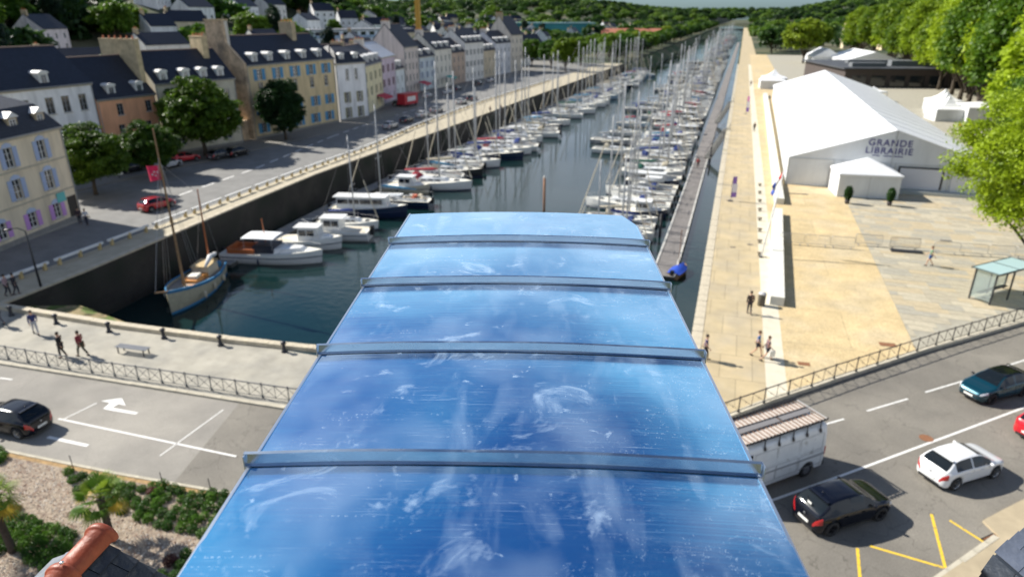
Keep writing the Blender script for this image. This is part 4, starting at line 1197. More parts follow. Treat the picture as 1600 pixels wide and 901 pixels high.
bcar = car('parked_car', 'black hatchback seen from behind beside the white van', HATCH, p_black, (6.4, 26.55, .012), R(38), rim=m_rimd)
bcar.scale = (1.05, 1.05, 1.05)
car('parked_car', 'teal hatchback with black roof coming towards the camera', dict(HATCH), p_teal, (15.9, 40.2, .012), R(38) + PI, roofmat=p_black, rim=m_rimd)
car('parked_car', 'bright red car cut by the right edge of the picture', HATCH, p_red, (17.5, 36.6, .012), R(40))
car('parked_car', 'black hatchback with red tail lights at the left edge', HATCH, p_black, (-34.15, 20.55, .012), PI + R(3))
# note: sticker in the black car window
MB().box(-1.86, -1.85, -.1, .1, 1.12, 1.22).build('window_sticker', m_plate, bcar)
# ---- white van with a roof rack
VAN = dict(L=5.5, W=1.98, H=2.45)
def van():
    root = thing('white_van', 'white panel van with loaded roof rack half hidden by the blue metal roof', 'van', (3.05, 28.3, .012), R(223))
    root.scale = (1.08, 1.08, 1.12)
    pm = M('van_white_paint', (.78, .79, .78), .35, coat=.4, var=.08, scale=2, col2=(.45, .44, .40), c2scale=3, c2lo=.6, c2hi=.75)
    W_, H_ = .98, 2.32
    xs = [(-2.75, .80, 2.15), (-2.72, .90, 2.28), (-2.6, .95, H_), (-1.0, .98, H_ + .02), (2.0, .98, H_), (2.3, .96, H_ - .03), (2.95, .92, 1.55), (3.1, .9, 1.35), (3.6, .84, 1.12), (3.8, .72, .8), (3.85, .6, .55)]
    rows = []
    XX = sorted(set(list(np.linspace(-2.75, 3.85, 60)) + [q[0] for q in xs]))
    for x in XX:
        w = float(np.interp(x, [q[0] for q in xs], [q[1] for q in xs])); h = float(np.interp(x, [q[0] for q in xs], [q[2] for q in xs]))
        bot = .32
        for wx in (-1.75, 2.7):
            d = abs(x - wx)
            if d < .42: bot = max(bot, .35 + math.sqrt(.42 ** 2 - d * d))
        sec = [(w * .97, bot), (w, max(bot + .02, .6)), (w, max(bot + .04, 1.0)), (w * .985, h * .62), (w * .95, h * .82), (w * .90, h * .93), (w * .84, h * .975), (w * .7, h), (w * .35, h + .02), (0, h + .025)]
        rows.append([(x, y, min(z, h + .03)) for y, z in sec] + [(x, -y, min(z, h + .03)) for y, z in sec[::-1][1:]])
    mb = MB(); mb.grid(rows); mb.add(rows[0], [tuple(range(len(rows[0])))]); mb.add(rows[-1], [tuple(range(len(rows[0])))[::-1]])
    o = mb.build('body', pm, root, smooth=True)
    mod = o.modifiers.new('es', 'EDGE_SPLIT'); mod.split_angle = R(40)
    for sg in (-1, 1):
        for (x0, x1, z0, z1, ins) in ((-2.45, -1.15, 1.28, 2.0, .0), (-1.05, .15, 1.28, 2.0, 0), (-2.45, -1.15, .55, 1.2, 0), (-1.05, .15, .55, 1.2, 0), (.2, 1.4, .5, 1.2, 0), (.2, 1.4, 1.28, 2.0, 0)):
            mb = MB()
            y0 = sg * (.966 if z0 > 1.2 else .985)
            yt = sg * (.935 if z0 > 1.2 else .985)
            for a, b2 in (((x0, y0, z0), (x1, y0, z0)), ((x1, y0, z0), (x1, yt, z1)), ((x1, yt, z1), (x0, yt, z1)), ((x0, yt, z1), (x0, y0, z0))): mb.bar(a, b2, .010, .012)
            mb.build('panel_groove', M('van_groove', (.36, .36, .35), .6), root)
        MB().box(-2.6, 2.2, sg * .975 - .02, sg * .975 + .02, .95, 1.02).build('side_moulding', M('van_moulding', (.3, .3, .3), .6), root)
        MB().box(-2.72, -2.60, sg * .87 - .05, sg * .87 + .06, .85, 1.25).build('tail_light', m_tail, root)
        for wx in (-1.75, 2.7):
            mb = MB(); ring = lambda r_, y_: [(r_ * math.cos(2 * PI * a / 24), y_ * sg, r_ * math.sin(2 * PI * a / 24)) for a in range(24)]
            mb.grid([ring(.18, -.1), ring(.34, -.1), ring(.345, .08), ring(.30, .11), ring(.19, .10), ring(.17, .07), ring(.02, .08)], close=True)
            w_ = mb.build('wheel', m_tyre, root, (wx, sg * .84, .345), smooth=True)
            mb = MB(); mb.grid([ring(.19, .102), ring(.12, .125), ring(.02, .11)], close=True); mb.build('hub_cap', M('grey_hub', (.14, .14, .15), .5), w_, smooth=True)
    MB().box(-2.8, -2.7, -.9, .9, .32, .52).build('rear_bumper', m_trim, root)
    MB().box(2.4, 2.42, -.8, .8, 1.6, 1.62).build('windscreen_edge', m_trim, root)
    for sg in (-1, 1):
        mb = MB(); mb.add([(2.35, sg * .90, 1.45), (2.9, sg * .93, 1.35), (2.4, sg * .91, 2.05), (1.55, sg * .945, 2.05), (1.55, sg * .985, 1.4)], [(0, 1, 2, 3, 4) if False else (4, 1, 2, 3)]); mb.build('cab_window', m_cglass, root)
    # rack: side rails, many cross bars, walkway planks, perforated rims
    m_rr = M('rack_rust', (.26, .15, .10), .7, .3, var=.2); m_rd = M('rack_dark', (.04, .04, .045), .5, .5); m_rs = M('rack_plank', (.24, .23, .23), .6, .3)
    x0, x1, zt = -2.55, 1.9, H_ + .22
    for k in range(20):
        x = x0 + (x1 - x0) * k / 19; MB().bar((x, -.84, zt), (x, .84, zt), .026, .03).build('cross_bar', m_rr, root)
    for sg in (-1, 1):
        MB().bar((x0, sg * .86, zt + .02), (x1, sg * .86, zt + .02), .05, .05).build('side_rail', m_rd, root)
        mb = MB()
        for k in range(26):
            x = x0 + (x1 - x0) * k / 25; mb.box(x - .04, x + .04, sg * .87 - .015, sg * .87 + .015, zt + .02, zt + .10)
        mb.build('rail_teeth', m_rd, root)
        for k in range(5):
            x = x0 + .35 + k * .78
            mb = MB(); mb.bar((x, sg * .87, zt), (x, sg * .90, H_ - .18), .04, .03); mb.bar((x, sg * .90, H_ - .10), (x, sg * .945, H_ - .24), .11, .03); mb.build('rack_leg', m_rd, root)
    for sg in (-1, 1): MB().box(x0 + .05, x1 - .05, min(sg * .2, sg * .82), max(sg * .2, sg * .82), zt - .06, zt - .035).build('added_bright_panel', M('bright_roof_cream', (.52, .47, .42), .8, var=.15, scale=4), root)  # panels added under the bars to brighten the shaded van roof
    MB().box(x0 + .1, -.75, -.14, .14, zt + .02, zt + .045).build('walkway_plank', m_rs, root)
    MB().box(-.62, x1 - .1, -.14, .14, zt + .02, zt + .045).build('walkway_plank', m_rs, root)
    MB().box(x0, x1, -.26, -.18, zt - .02, zt + .03).build('dark_beam', m_rd, root)
    MB().bar((x0 - .02, -.86, zt + .02), (x0 - .02, .86, zt + .02), .05, .05).build('end_roller', M('rack_roller', (.6, .6, .58), .4, .4), root)
    mb = MB()
    for k in range(6): mb.box(x0 + .3 + k * .55, x0 + .75 + k * .55, -.72, .72, H_ + .028, H_ + .034)
    mb.build('roof_rib', pm, root)
    return root
van()
# ---- parked cars on the west bank, copies of the hatchback with other paints
def pc(px_, py_, rz, col, label, z=.1, sc=1.0, mm_extra=None):
    q = at(px_, py_, z)
    pm = paint('paint_%s' % col[0], col[1], .25)
    mm = {'white_car_paint': pm}
    if mm_extra: mm.update(mm_extra)
    return dup(wcar, (q.x, q.y, z), rz, label, 'cars parked on the west bank', mm, sc)
pc(247, 326, R(80), ('deep_red', (.4, .012, .02)), 'red car driving on the sunlit quay street behind the fishing boat mast', .01)
pc(291, 252, R(70), ('mini_red', (.5, .02, .03)), 'red car with white load parked near the big round tree')
pc(206, 268, R(85), ('night_blue', (.01, .012, .02)), 'dark car parked in tree shade left of the round tree')
pc(264, 262, R(85), ('silver', (.45, .46, .48)), 'silver car parked between the two nearer round trees')
pc(345, 247, R(85), ('grey_dark', (.05, .055, .06)), 'dark grey car parked under the big round tree')
pc(372, 243, R(85), ('black2', (.01, .01, .012)), 'black car parked right of the big round tree')
for k, (x, y, c, nm) in enumerate(((-77, 150, (.02, .02, .025), 'black'), (-77.5, 168, (.5, .5, .5), 'silver'), (-76, 178, (.6, .6, .6), 'white'), (-77, 187, (.02, .03, .06), 'blue'), (-77, 205, (.03, .03, .03), 'black'), (-77, 216, (.55, .55, .55), 'pale'),
        (-62.5, 118, (.45, .45, .46), 'silver'), (-63, 126, (.05, .05, .06), 'dark'), (-63.2, 134, (.6, .6, .6), 'white'), (-63.5, 142, (.3, .3, .32), 'grey'), (-64, 158, (.6, .6, .58), 'cream'), (-64.2, 166, (.02, .02, .03), 'black'))):
    dup(wcar, (x, y, .01), R(90), '%s car parked in the far row of the west street, %s from the camera' % (nm, ORD[k]), 'cars in the far street', {'white_car_paint': paint('far_paint_%d' % k, c)}, skip=('door_gap', 'wiper', 'rear_wiper', 'badge', 'aerial', 'lower_grille'))
# red food truck
ft = thing('food_truck', 'red and white stall truck at the foot of the pale row of houses', 'truck', (-74.5, 150, .1), R(80))
MB().box(-2.6, 2.6, -1.1, 1.1, .5, 2.9).build('truck_body', M('truck_red', (.5, .02, .04), .4), ft)
MB().box(-1.6, 1.6, -1.16, -1.1, 1.2, 2.3).build('serving_hatch', M('hatch_white', (.75, .75, .75), .5), ft)
MB().box(-2.62, 2.62, -1.9, 1.12, 2.95, 3.02).build('awning', M('truck_red'), ft)
for x in (-1.7, 1.7):
    for sg in (-1, 1): MB().tube([(x, sg * .95, .36), (x, sg * 1.1, .36)], .36, 14).build('wheel', m_tyre, ft)
# ================================================================ pontoons and boats
m_deckw = M('pontoon_decking', (.30, .29, .27), .85, var=.25, scale=1.2, bump=.4, bscale=8)
m_deckp = M('pontoon_pale_edge', (.58, .57, .53), .7, var=.1)
m_float = M('pontoon_float', (.12, .12, .11), .8)
m_deckn = M('pontoon_dark_decking', (.21, .195, .185), .85, var=.25, scale=1.2, bump=.4, bscale=8)
def pontoon(label, path, w_, mat, edge, y_near=130):
    root = thing('pontoon', label, 'pontoon')
    def px_(y): return float(np.interp(y, [p[1] for p in path], [p[0] for p in path]))
    z = WZ + .45
    y = path[0][1]; far = MB(); near = 0
    while y < path[-1][1] - .1:
        L_ = 3.0 if y < y_near else 12.0
        e = min(y + L_, path[-1][1]); a, b2 = px_(y), px_(e)
        mb = MB() if y < y_near else far
        nb = 12 if y < y_near else 1
        for k in range(nb):
            u0, u1 = k / nb, (k + 1) / nb - (.012 if nb > 1 else .002)
            xa, xb = a + (b2 - a) * u0, a + (b2 - a) * u1; ya, yb = y + (e - y) * u0, y + (e - y) * u1
            mb.prism([(xa, ya), (xa + w_, ya), (xb + w_, yb), (xb, yb)], z - .05, z)
        if y < y_near:
            mb.build('deck_section', mat, root)
            for s_ in (0, w_ - .18): MB().prism([(a + s_, y + .02), (a + s_ + .18, y + .02), (b2 + s_ + .18, e - .02), (b2 + s_, e - .02)], z + .002, z + .07).build('edge_beam', edge, root)
            MB().prism([(a + .1, y + .3), (a + w_ - .1, y + .3), (b2 + w_ - .1, e - .3), (b2 + .1, e - .3)], WZ - .3, z - .052).build('float', m_float, root)
        y = e
    if far.v:
        o = far.build('far_decking', mat, root); o['kind'] = 'stuff'
    return root
PR = [(-6.05, 64.4), (-5.95, 80), (-5.85, 138), (-5.6, 290), (-4.8, 740)]
KW = 24.5 / 23.0
PL_ = [(-50.3, 53.8), (-51.1, 66), (-52.0, 80), (-51.9, 100), (-51.2, 122), (-51.1, 165), (-50.1, 318)]
pontoon('long grey walkway pontoon with pale edge beams beside the right hand boats', PR, 2.35, m_deckn, m_deckp)
pontoon('narrow pale grey pontoon along the foot of the west quay wall', PL_, 2.0, m_deckw, m_deckw)
# gangways from quay to the right pontoon
for (y, lab) in ((136, 'nearer dark gangway bridging from the promenade to the pontoon'), (182, 'farther dark gangway bridging from the promenade to the pontoon')):
    t_ = thing('gangway', lab, 'gangway', (0, y, 0))
    a, b2 = (-.9, 0, .2), (-3.6, -9, WZ + .6)
    MB().bar(a, b2, 1.3, .12).build('gangway_deck', m_float, t_)
    for s_ in (-.6, .6):
        mb = MB()
        A_, B_ = Vector(a) + Vector((s_ * .88, -s_ * .47, 0)), Vector(b2) + Vector((s_ * .88, -s_ * .47, 0))
        mb.bar(A_ + Vector((0, 0, 1)), B_ + Vector((0, 0, 1)), .05)
        for k in range(7): q = A_.lerp(B_, k / 6); mb.bar(q, q + Vector((0, 0, 1)), .04)
        mb.build('handrail', m_iron, t_)
# piles
m_pile = M('rusty_pile', (.30, .15, .08), .8, .1, var=.3, scale=4); m_pileb = M('black_pile', (.03, .03, .035), .6)
for (px_, py_, h, m_, lab) in ((850, 330, 4.6, m_pile, 'slim rusty mooring pile standing in open water'), (1031, 366, 2.3, m_pileb, 'black pile at the near end of the right pontoon'), (1109, 252, 2.4, m_pileb, 'black pile halfway along the right pontoon'),
        (1140, 185, 3.0, m_pileb, 'far black pile beside the gangway'), (1166, 130, 3.5, m_pileb, 'farthest black pile along the right pontoon')):
    q = at(px_, py_, WZ)
    t_ = thing('mooring_pile', lab, 'pile', (q.x, q.y, WZ))
    MB().tube([(0, 0, -2), (0, 0, h)], .17, 10).build('shaft', m_, t_, smooth=True)
    MB().lathe([(.19, h), (.18, h + .1), (.02, h + .3)], 10).build('cap', m_deckp if m_ is m_pile else m_, t_)

m_hw = M('hull_white', (.80, .80, .77), .3, coat=.6, var=.06, scale=1)
m_hb = M('hull_navy', (.012, .022, .06), .25, coat=.6)
m_dk = M('boat_deck', (.70, .68, .60), .6, var=.1, scale=3)
m_dkw = M('teak_deck', (.30, .18, .09), .7, var=.2, scale=4)
m_bw = M('boat_window', (.015, .02, .03), .08, spec=.8)
m_mast = M('aluminium_mast', (.40, .41, .42), .6, 0)
m_cov = M('sail_cover', (.02, .05, .22), .8)
m_spray = M('spray_hood', (.03, .06, .20), .8)
m_wire = M('rigging_wire', (.35, .35, .36), .4, .6)
m_stripe = M('waterline_stripe', (.02, .03, .08), .5)
m_orange = M('orange_red', (.62, .13, .06), .7)
m_cushion = M('cushion_cream', (.62, .55, .42), .8)
def hull(mb, L_, B, fb, fbow, transom=.8, n_=18, z0=-.3, rake=.5):
    """bow at +x"""
    rows = []
    for i in range(n_ + 1):
        t = i / n_; x = -L_ / 2 + L_ * t
        w = B / 2 * min(1, (transom + (1 - transom) * math.sin(min(1, t / .45) * PI / 2))) * (1 - max(0, (t - .45) / .55) ** 2.2) + .012
        sh = fb + (fbow - fb) * max(0, (t - .2) / .8) ** 1.6
        rk = rake * max(0, (t - .8) / .2)
        prof = [(0, z0 - .02, 1), (.55, z0, 1), (.86, .08, .6), (.97, sh * .55, .3), (1.0, sh, 0)]
        rows.append([(x - rk * q[2] * .6, w * q[0], q[1]) for q in prof])
    for sg in (1, -1):
        rr = [[(a, sg * b, c) for a, b, c in r_] for r_ in rows]
        mb.grid(rr, flip=sg < 0)
    r0 = rows[0]; mb.add([(a, b, c) for a, b, c in r0] + [(a, -b, c) for a, b, c in r0[::-1]], [tuple(range(10))])
    return rows
def deck(rows, mat, root, name='deck', dz=-.04, t0=0, t1=None, inset=.97):
    rr = rows[t0:t1]
    mb = MB(); mb.grid([[(r_[-1][0], r_[-1][1] * inset * s_, r_[-1][2] + dz + .05 * (1 - abs(s_))) for s_ in (-1, -.5, 0, .5, 1)] for r_ in rr], flip=True)
    return mb.build(name, mat, root)
def house_(root, name, x0, x1, w0, w1, z0, h, mat, rake0=.1, rake1=.4, inset=.86, rows_=None):
    mb = MB()
    b = [(x0, -w0), (x1, -w1), (x1, w1), (x0, w0)]
    t = [(x0 + rake0, -w0 * inset), (x1 - rake1, -w1 * inset), (x1 - rake1, w1 * inset), (x0 + rake0, w0 * inset)]
    mb.add([(x, y, z0) for x, y in b] + [(x, y, z0 + h) for x, y in t] + [((x0 + x1) / 2, 0, z0 + h + .05)], [(0, 1, 5, 4), (1, 2, 6, 5), (2, 3, 7, 6), (3, 0, 4, 7), (4, 5, 8), (5, 6, 8), (6, 7, 8), (7, 4, 8)])
    return mb.build(name, mat, root)
def sailboat(L_=9.5, B=3.0, mh=12.0, hood=True, cover=True):
    root = thing('sailboat', 'x', 'sailboat', (0, 0, WZ))
    mb = MB(); rows = hull(mb, L_, B, .95, 1.25); ho = mb.build('hull', m_hw, root, smooth=True)
    MB_ = MB()
    for sg in (1, -1):
        rr = [[(r_[2][0], sg * (r_[2][1] + .012), .03), (r_[2][0], sg * (r_[2][1] + .02), .15)] for r_ in rows]
        MB_.grid(rr, flip=sg < 0)
    MB_.build('waterline_stripe', m_stripe, ho)
    deck(rows, m_dk, root, 'deck')
    # cockpit
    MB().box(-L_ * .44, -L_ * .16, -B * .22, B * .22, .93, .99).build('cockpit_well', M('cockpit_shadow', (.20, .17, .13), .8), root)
    for sg in (-1, 1): MB().box(-L_ * .44, -L_ * .15, sg * B * .24 - .08 * 1, sg * B * .24 + .08, .93, 1.18).build('coaming', m_hw, root)
    c_ = house_(root, 'cabin', -L_ * .15, L_ * .22, B * .30, B * .2, 1.0, .42, m_hw, .05, .5)
    for sg in (-1, 1):
        for k in range(3):
            x = -L_ * .10 + k * L_ * .085
            yy = (B * .30 - (x + L_ * .15) / (L_ * .37) * B * .1) * .955
            MB().box(x, x + L_ * .06, sg * yy - .02, sg * yy + .02, 1.14, 1.30).build('cabin_window', m_bw, c_)
    MB().box(L_ * .02, L_ * .09, -.25, .25, 1.44, 1.49).build('hatch', m_bw, c_)
    MB().box(L_ * .28, L_ * .34, -.25, .25, 1.17, 1.25).build('fore_hatch', m_bw, root)
    mx_ = L_ * .10
    ms_ = MB().tube([(mx_, 0, 1.3), (mx_, 0, mh)], [.10, .08], 8).build('mast', m_mast, root, smooth=True)
    MB().bar((mx_, -B * .3, mh * .48), (mx_, B * .3, mh * .48), .05, .03).build('spreader', m_mast, ms_)
    MB().bar((mx_, -B * .22, mh * .74), (mx_, B * .22, mh * .74), .05, .03).build('spreader', m_mast, ms_)
    w_ = MB()
    for a in ((L_ * .5, 0, 1.2), (-L_ * .5, 0, 1.0)): w_.tube([a, (mx_, 0, mh - .1)], .014, 3, False)
    for sg in (-1, 1):
        w_.tube([(mx_ - .1, sg * B * .46, 1.0), (mx_, sg * B * .3, mh * .48), (mx_, sg * B * .22, mh * .74), (mx_, 0, mh - .2)], .012, 3, False)
    w_.build('rigging', m_wire, root)
    MB().tube([(mx_ - .1, 0, 2.25), (-L_ * .33, 0, 2.15)], .06, 6).build('boom', m_mast, root)
    if cover:
        MB().tube([(mx_ - .15, 0, 2.5), (mx_ - .8, 0, 2.48), (-L_ * .15, 0, 2.35), (-L_ * .33, 0, 2.22)], [.10, .17, .15, .07], 8).build('sail_cover', m_cov, root, smooth=True)
    MB().tube([(L_ * .49, 0, 1.5), (L_ * .3, 0, 1.5 + (mh - 1.5) * .47)], .06, 6).build('furled_jib', m_cushion, root)
    if hood:
        mb = MB(); r2 = []
        for i in range(6):
            th = PI * i / 5 * .55
            r2.append([(-L_ * .15 - .7 + .9 * math.sin(th) * 1.0, B * .29 * math.cos(PI * k / 8) , 1.25 + .75 * math.sin(PI * k / 8) ** .5 * math.cos(th * .8) ) for k in range(9)])
        mb.grid(r2); mb.grid([[(x, y * .98, z - .015) for x, y, z in q] for q in r2], flip=True); mb.build('spray_hood', m_spray, root, smooth=True)
    pr = MB()
    for xx0, xx1 in ((L_ * .40, L_ * .5), (-L_ * .49, -L_ * .40)):
        for sg in (-1, 1):
            pr.tube([(xx0, sg * B * (.2 if xx0 > 0 else .38), 1.1), (xx0, sg * B * (.2 if xx0 > 0 else .38), 1.7), (xx1, 0 if xx0 > 0 else sg * B * .38, 1.75)], .02, 4, False)
    pr.build('pulpit', m_mast, root)
    lr = MB()
    for sg in (-1, 1): lr.tube([(-L_ * .4, sg * B * .43, 1.55), (0, sg * B * .5, 1.6), (L_ * .4, sg * B * .2, 1.7)], .010, 3, False)
    lr.build('lifeline', m_wire, root)
    for k, (x, sg) in enumerate(((-L_ * .2, 1), (L_ * .05, 1), (-L_ * .2, -1), (L_ * .05, -1))):
        MB().blob((x, sg * (B / 2 + .06), .45), (.1, .1, .3), 8, 5).build('fender', m_hb if k % 2 else m_hw, root, smooth=True)
    MB().bar((-L_ * .42, 0, 1.1), (-L_ * .33, .0, 1.7), .04).build('tiller', m_dkw, root)
    MB().box(-L_ * .5 - .35, -L_ * .5 - .05, -.16, .16, .5, 1.25).build('outboard_motor', m_trim, root)
    return root
def motorboat(L_=6.5, B=2.4, label='x', style='pilot'):
    root = thing('motorboat', label, 'motorboat', (0, 0, WZ))
    fb = .85 if L_ < 8 else 1.05
    mb = MB(); rows = hull(mb, L_, B, fb, fb + .35, .9); ho = mb.build('hull', m_hw, root, smooth=True)
    st = MB()
    for sg in (1, -1): st.grid([[(r_[3][0], sg * (r_[3][1] + .02), fb * .62), (r_[3][0], sg * (r_[3][1] + .03), fb * .72)] for r_ in rows], flip=sg < 0)
    st.build('rubbing_strake', m_stripe, ho)
    deck(rows, m_dk, root, 'deck', -.03)
    MB().box(-L_ * .46, -L_ * .12, -B * .34, B * .34, fb - .03, fb + .012).build('cockpit_floor', m_cushion, root)
    if style == 'pilot':
        x0, x1 = -L_ * .10, L_ * .22
    else:
        x0, x1 = -L_ * .40, L_ * .26
    c_ = house_(root, 'wheelhouse', x0, x1, B * .34, B * .30, fb, 1.15, m_hw, .05, .35, .92)
    n_ = 2 if style == 'pilot' else 4
    for sg in (-1, 1):
        for k in range(n_):
            xa = x0 + .15 + (x1 - x0 - .6) * k / n_; xb = xa + (x1 - x0 - .6) / n_ - .12
            MB().box(xa, xb, sg * B * .33 * .985 - .03, sg * B * .33 * .985 + .012 * sg + .012, fb + .5, fb + .98).build('side_window', m_bw, c_)
    mb = MB(); w_ = B * .26
    mb.add([(x1 - .18, -w_, fb + .5), (x1 - .18, w_, fb + .5), (x1 - .33, w_ * .95, fb + 1.02), (x1 - .33, -w_ * .95, fb + 1.02)], [(0, 1, 2, 3)]); mb.build('windscreen', m_bw, c_)
    MB().box(x0 - .35, x1 - .15, -B * .34, B * .34, fb + 1.17, fb + 1.24).build('cabin_roof', m_hw, c_)
    if style == 'pilot':
        house_(root, 'fore_cabin', x1 - .05, L_ * .38, B * .3, B * .15, fb + .02, .38, m_hw, 0, .4)
    pr = MB()
    for sg in (-1, 1): pr.tube([(L_ * .1, sg * B * .45, fb + .1), (L_ * .15, sg * B * .44, fb + .6), (L_ * .35, sg * B * .3, fb + .8), (L_ * .49, 0, fb + .9)], .018, 4, False)
    pr.build('bow_rail', m_mast, root)
    MB().box(-L_ * .5 - .4, -L_ * .5 - .05, -.2, .2, .4, 1.25).build('outboard_motor', m_trim, root)
    for sg in (-1, 1):
        MB().blob((-L_ * .1, sg * (B / 2 + .06), .4), (.1, .1, .28), 8, 5).build('fender', m_hb, root, smooth=True)
    return root
hull_cols = {'white': m_hw, 'navy': m_hb, 'cream': M('hull_cream', (.62, .56, .42), .3, coat=.5), 'pale blue': M('hull_pale_blue', (.3, .42, .52), .3, coat=.5), 'dark red': M('hull_red', (.3, .03, .03), .3, coat=.5), 'grey': M('hull_grey', (.35, .36, .37), .35, coat=.5), 'black': M('hull_black', (.02, .02, .022), .3, coat=.5)}
cov_cols = {'blue': m_cov, 'grey': M('cover_grey', (.32, .33, .34), .8), 'white': M('cover_white', (.68, .68, .66), .8), 'cream': M('cover_cream', (.5, .45, .34), .8), 'red': M('cover_red', (.4, .03, .05), .8), 'light blue': M('cover_lblue', (.06, .25, .42), .8), 'green': M('cover_green', (.02, .12, .08), .8)}
SB = [sailboat(9.5, 3.3, 13.8), sailboat(8.2, 3.0, 12.0, hood=False), sailboat(10.8, 3.7, 15.4), sailboat(7.4, 2.8, 10.8, cover=False)]
MBT = [motorboat(6.4, 2.4), motorboat(8.6, 2.9, 'x', 'long')]
used = set()
def mm_for(h, c): return {'hull_white': hull_cols[h], 'sail_cover': cov_cols[c], 'spray_hood': cov_cols[c if c != 'white' else 'blue']}
def place_boat(kind, loc, rz, h, c, label, group, sc=1.0, far=False):
    if kind < 4: src = SB[kind]
    else: src = MBT[kind - 4]
    mm = mm_for(h, c)
    if h != 'white': mm = dict(mm)
    o = dup(src, (loc[0], loc[1], WZ), rz, label, group, None, sc, skip=('lifeline', 'tiller', 'outboard_motor', 'fender', 'fore_hatch') if far else ())
    for ch in list(LAST):      # only the hull takes the hull colour
        if ch.name.startswith('hull'): swap(ch, {'hull_white': hull_cols[h]})
        swap(ch, {'sail_cover': cov_cols[c], 'spray_hood': cov_cols[c if c != 'white' else 'blue']})
    return o
rb = random.Random(11)
# --- west row
kinds = [(4, 'white', 'blue'), ]
HC = ['white'] * 14 + ['navy', 'navy', 'pale blue', 'cream', 'grey', 'black']
CC = ['blue', 'blue', 'grey', 'white', 'white', 'cream', 'cream', 'light blue', 'red', 'green', 'grey']
def describe(kind, h, c): return ('%s hulled sailboat with %s sail cover' % (h, c)) if kind < 4 else ('%s motorboat with low cabin' % h)
y = 89.5; k = 0
while y < 312:
    kind = rb.choice([0, 0, 1, 2, 2, 3, 0, 4, 5]); h = rb.choice(HC); c = rb.choice(CC); Lx = {0: 9.5, 1: 8.2, 2: 10.8, 3: 7.4, 4: 6.4, 5: 8.6}[kind]
    px0 = float(np.interp(y, [p[1] for p in PL_], [p[0] for p in PL_])) + 2.2
    ang = R(rb.uniform(3, 9)) + (PI if rb.random() < .35 else 0)
    sc = 1.2
    if not 163 < y < 170:
        place_boat(kind, (px0 + Lx * sc / 2 + .3, y), ang, h, c, describe(kind, h, c) + ', %s in west row' % ordw(k + 1), 'boats berthed along the west pontoon', sc, y > 150)
        k += 1
    y += {0: 4.3, 1: 3.9, 2: 4.7, 3: 3.7, 4: 3.6, 5: 4.2}[kind] * (1.0 if y < 170 else 1.15)
# --- east row
y = 86.9; k = 0
while y < 420:
    kind = rb.choice([0, 0, 1, 2, 3, 1, 0, 4, 5]); h = rb.choice(HC); c = rb.choice(CC); Lx = {0: 9.5, 1: 8.2, 2: 10.8, 3: 7.4, 4: 6.4, 5: 8.6}[kind]
    sc = 1.07 if y < 120 else 1.17
    if kind == 5: sc = .95
    ang = R(rb.uniform(-2, 2)) + (PI if rb.random() < .6 else 0)
    place_boat(kind, (-6.7 - Lx * sc / 2, y), ang, h, c, describe(kind, h, c) + ', %s in east row' % ordw(k + 1), 'boats berthed along the east pontoon', sc, y > 150)
    if y > 128 and k % 3 == 0:
        kind2 = rb.choice([0, 1, 3, 2]); L2 = {0: 9.5, 1: 8.2, 2: 10.8, 3: 7.4}[kind2]
        place_boat(kind2, (-7.4 - Lx * sc - L2 / 2, y + .6), R(rb.uniform(-4, 4)), rb.choice(HC), rb.choice(CC), 'sailboat moored outside the east row, beside its %s boat' % ordw(k + 1), 'boats moored outside the east row', .95, True)
    k += 1
    y += {0: 3.7, 1: 3.4, 2: 4.1, 3: 3.2, 4: 3.2, 5: 3.6}[kind] * (1 if y < 150 else (1.3 if y < 260 else 2.2))
# far boats, to the end of the basin
for k in range(26):
    y = 440 + k * 21
    place_boat(rb.choice([0, 2, 1]), (-12 - rb.uniform(0, 6), y), rb.uniform(-.1, .1), 'white', rb.choice(CC), 'tiny distant sailboat near the vanishing end of the canal, %s nearest' % ordw(k + 1), 'distant boats at the end of the canal', 1.15, True)
# near sail boats placed by eye
place_boat(1, (-11.7, 68.6), R(4) + PI, 'white', 'white', 'white sailboat half hidden behind the far edge of the metal roof', 'boats berthed along the east pontoon', .9)
place_boat(0, (-12.0, 82.7), R(4), 'white', 'cream', 'white sailboat nearest beyond the metal roof on the east side', 'boats berthed along the east pontoon', .95)
place_boat(1, (-44.0, 70.5), R(8), 'white', 'blue', 'white sailboat with royal blue sail cover between the cabin boat and the long launch', 'boats berthed along the west pontoon', .95)
# --- hand built ones on the west side
b1 = motorboat(10.2, 3.2, 'large white cabin cruiser with varnished wood aft cockpit and white canopy', 'pilot'); b1.location = (-45.4, 57.4, WZ); b1.rotation_euler.z = R(12); b1.scale = (KW,) * 3
for ch in list(b1.children):
    if ch.name.startswith(('wheelhouse', 'fore_cabin', 'cockpit_floor')):
        for g_ in list(ch.children): bpy.data.objects.remove(g_)
        bpy.data.objects.remove(ch)
m_varn = M('varnished_wood', (.42, .13, .045), .35, var=.2, scale=4, coat=.5)
MB().box(-4.4, -1.6, -1.2, 1.2, 1.04, 1.10).build('aft_deck', m_varn, b1)
for sg in (-1, 1): MB().box(-4.2, -1.5, sg * 1.15 - .12, sg * 1.15 + .12, 1.1, 1.5).build('bench', m_varn, b1)
MB().box(-4.4, -4.15, -1.1, 1.1, 1.1, 1.6).build('bench', m_varn, b1)
MB().box(-1.7, .5, -1.1, 1.1, 1.1, 1.85).build('cockpit_side', M('dark_cockpit', (.03, .035, .05), .5), b1)
house_(b1, 'coach_roof', .45, 3.6, 1.15, .6, 1.12, .45, m_hw, .05, .6)
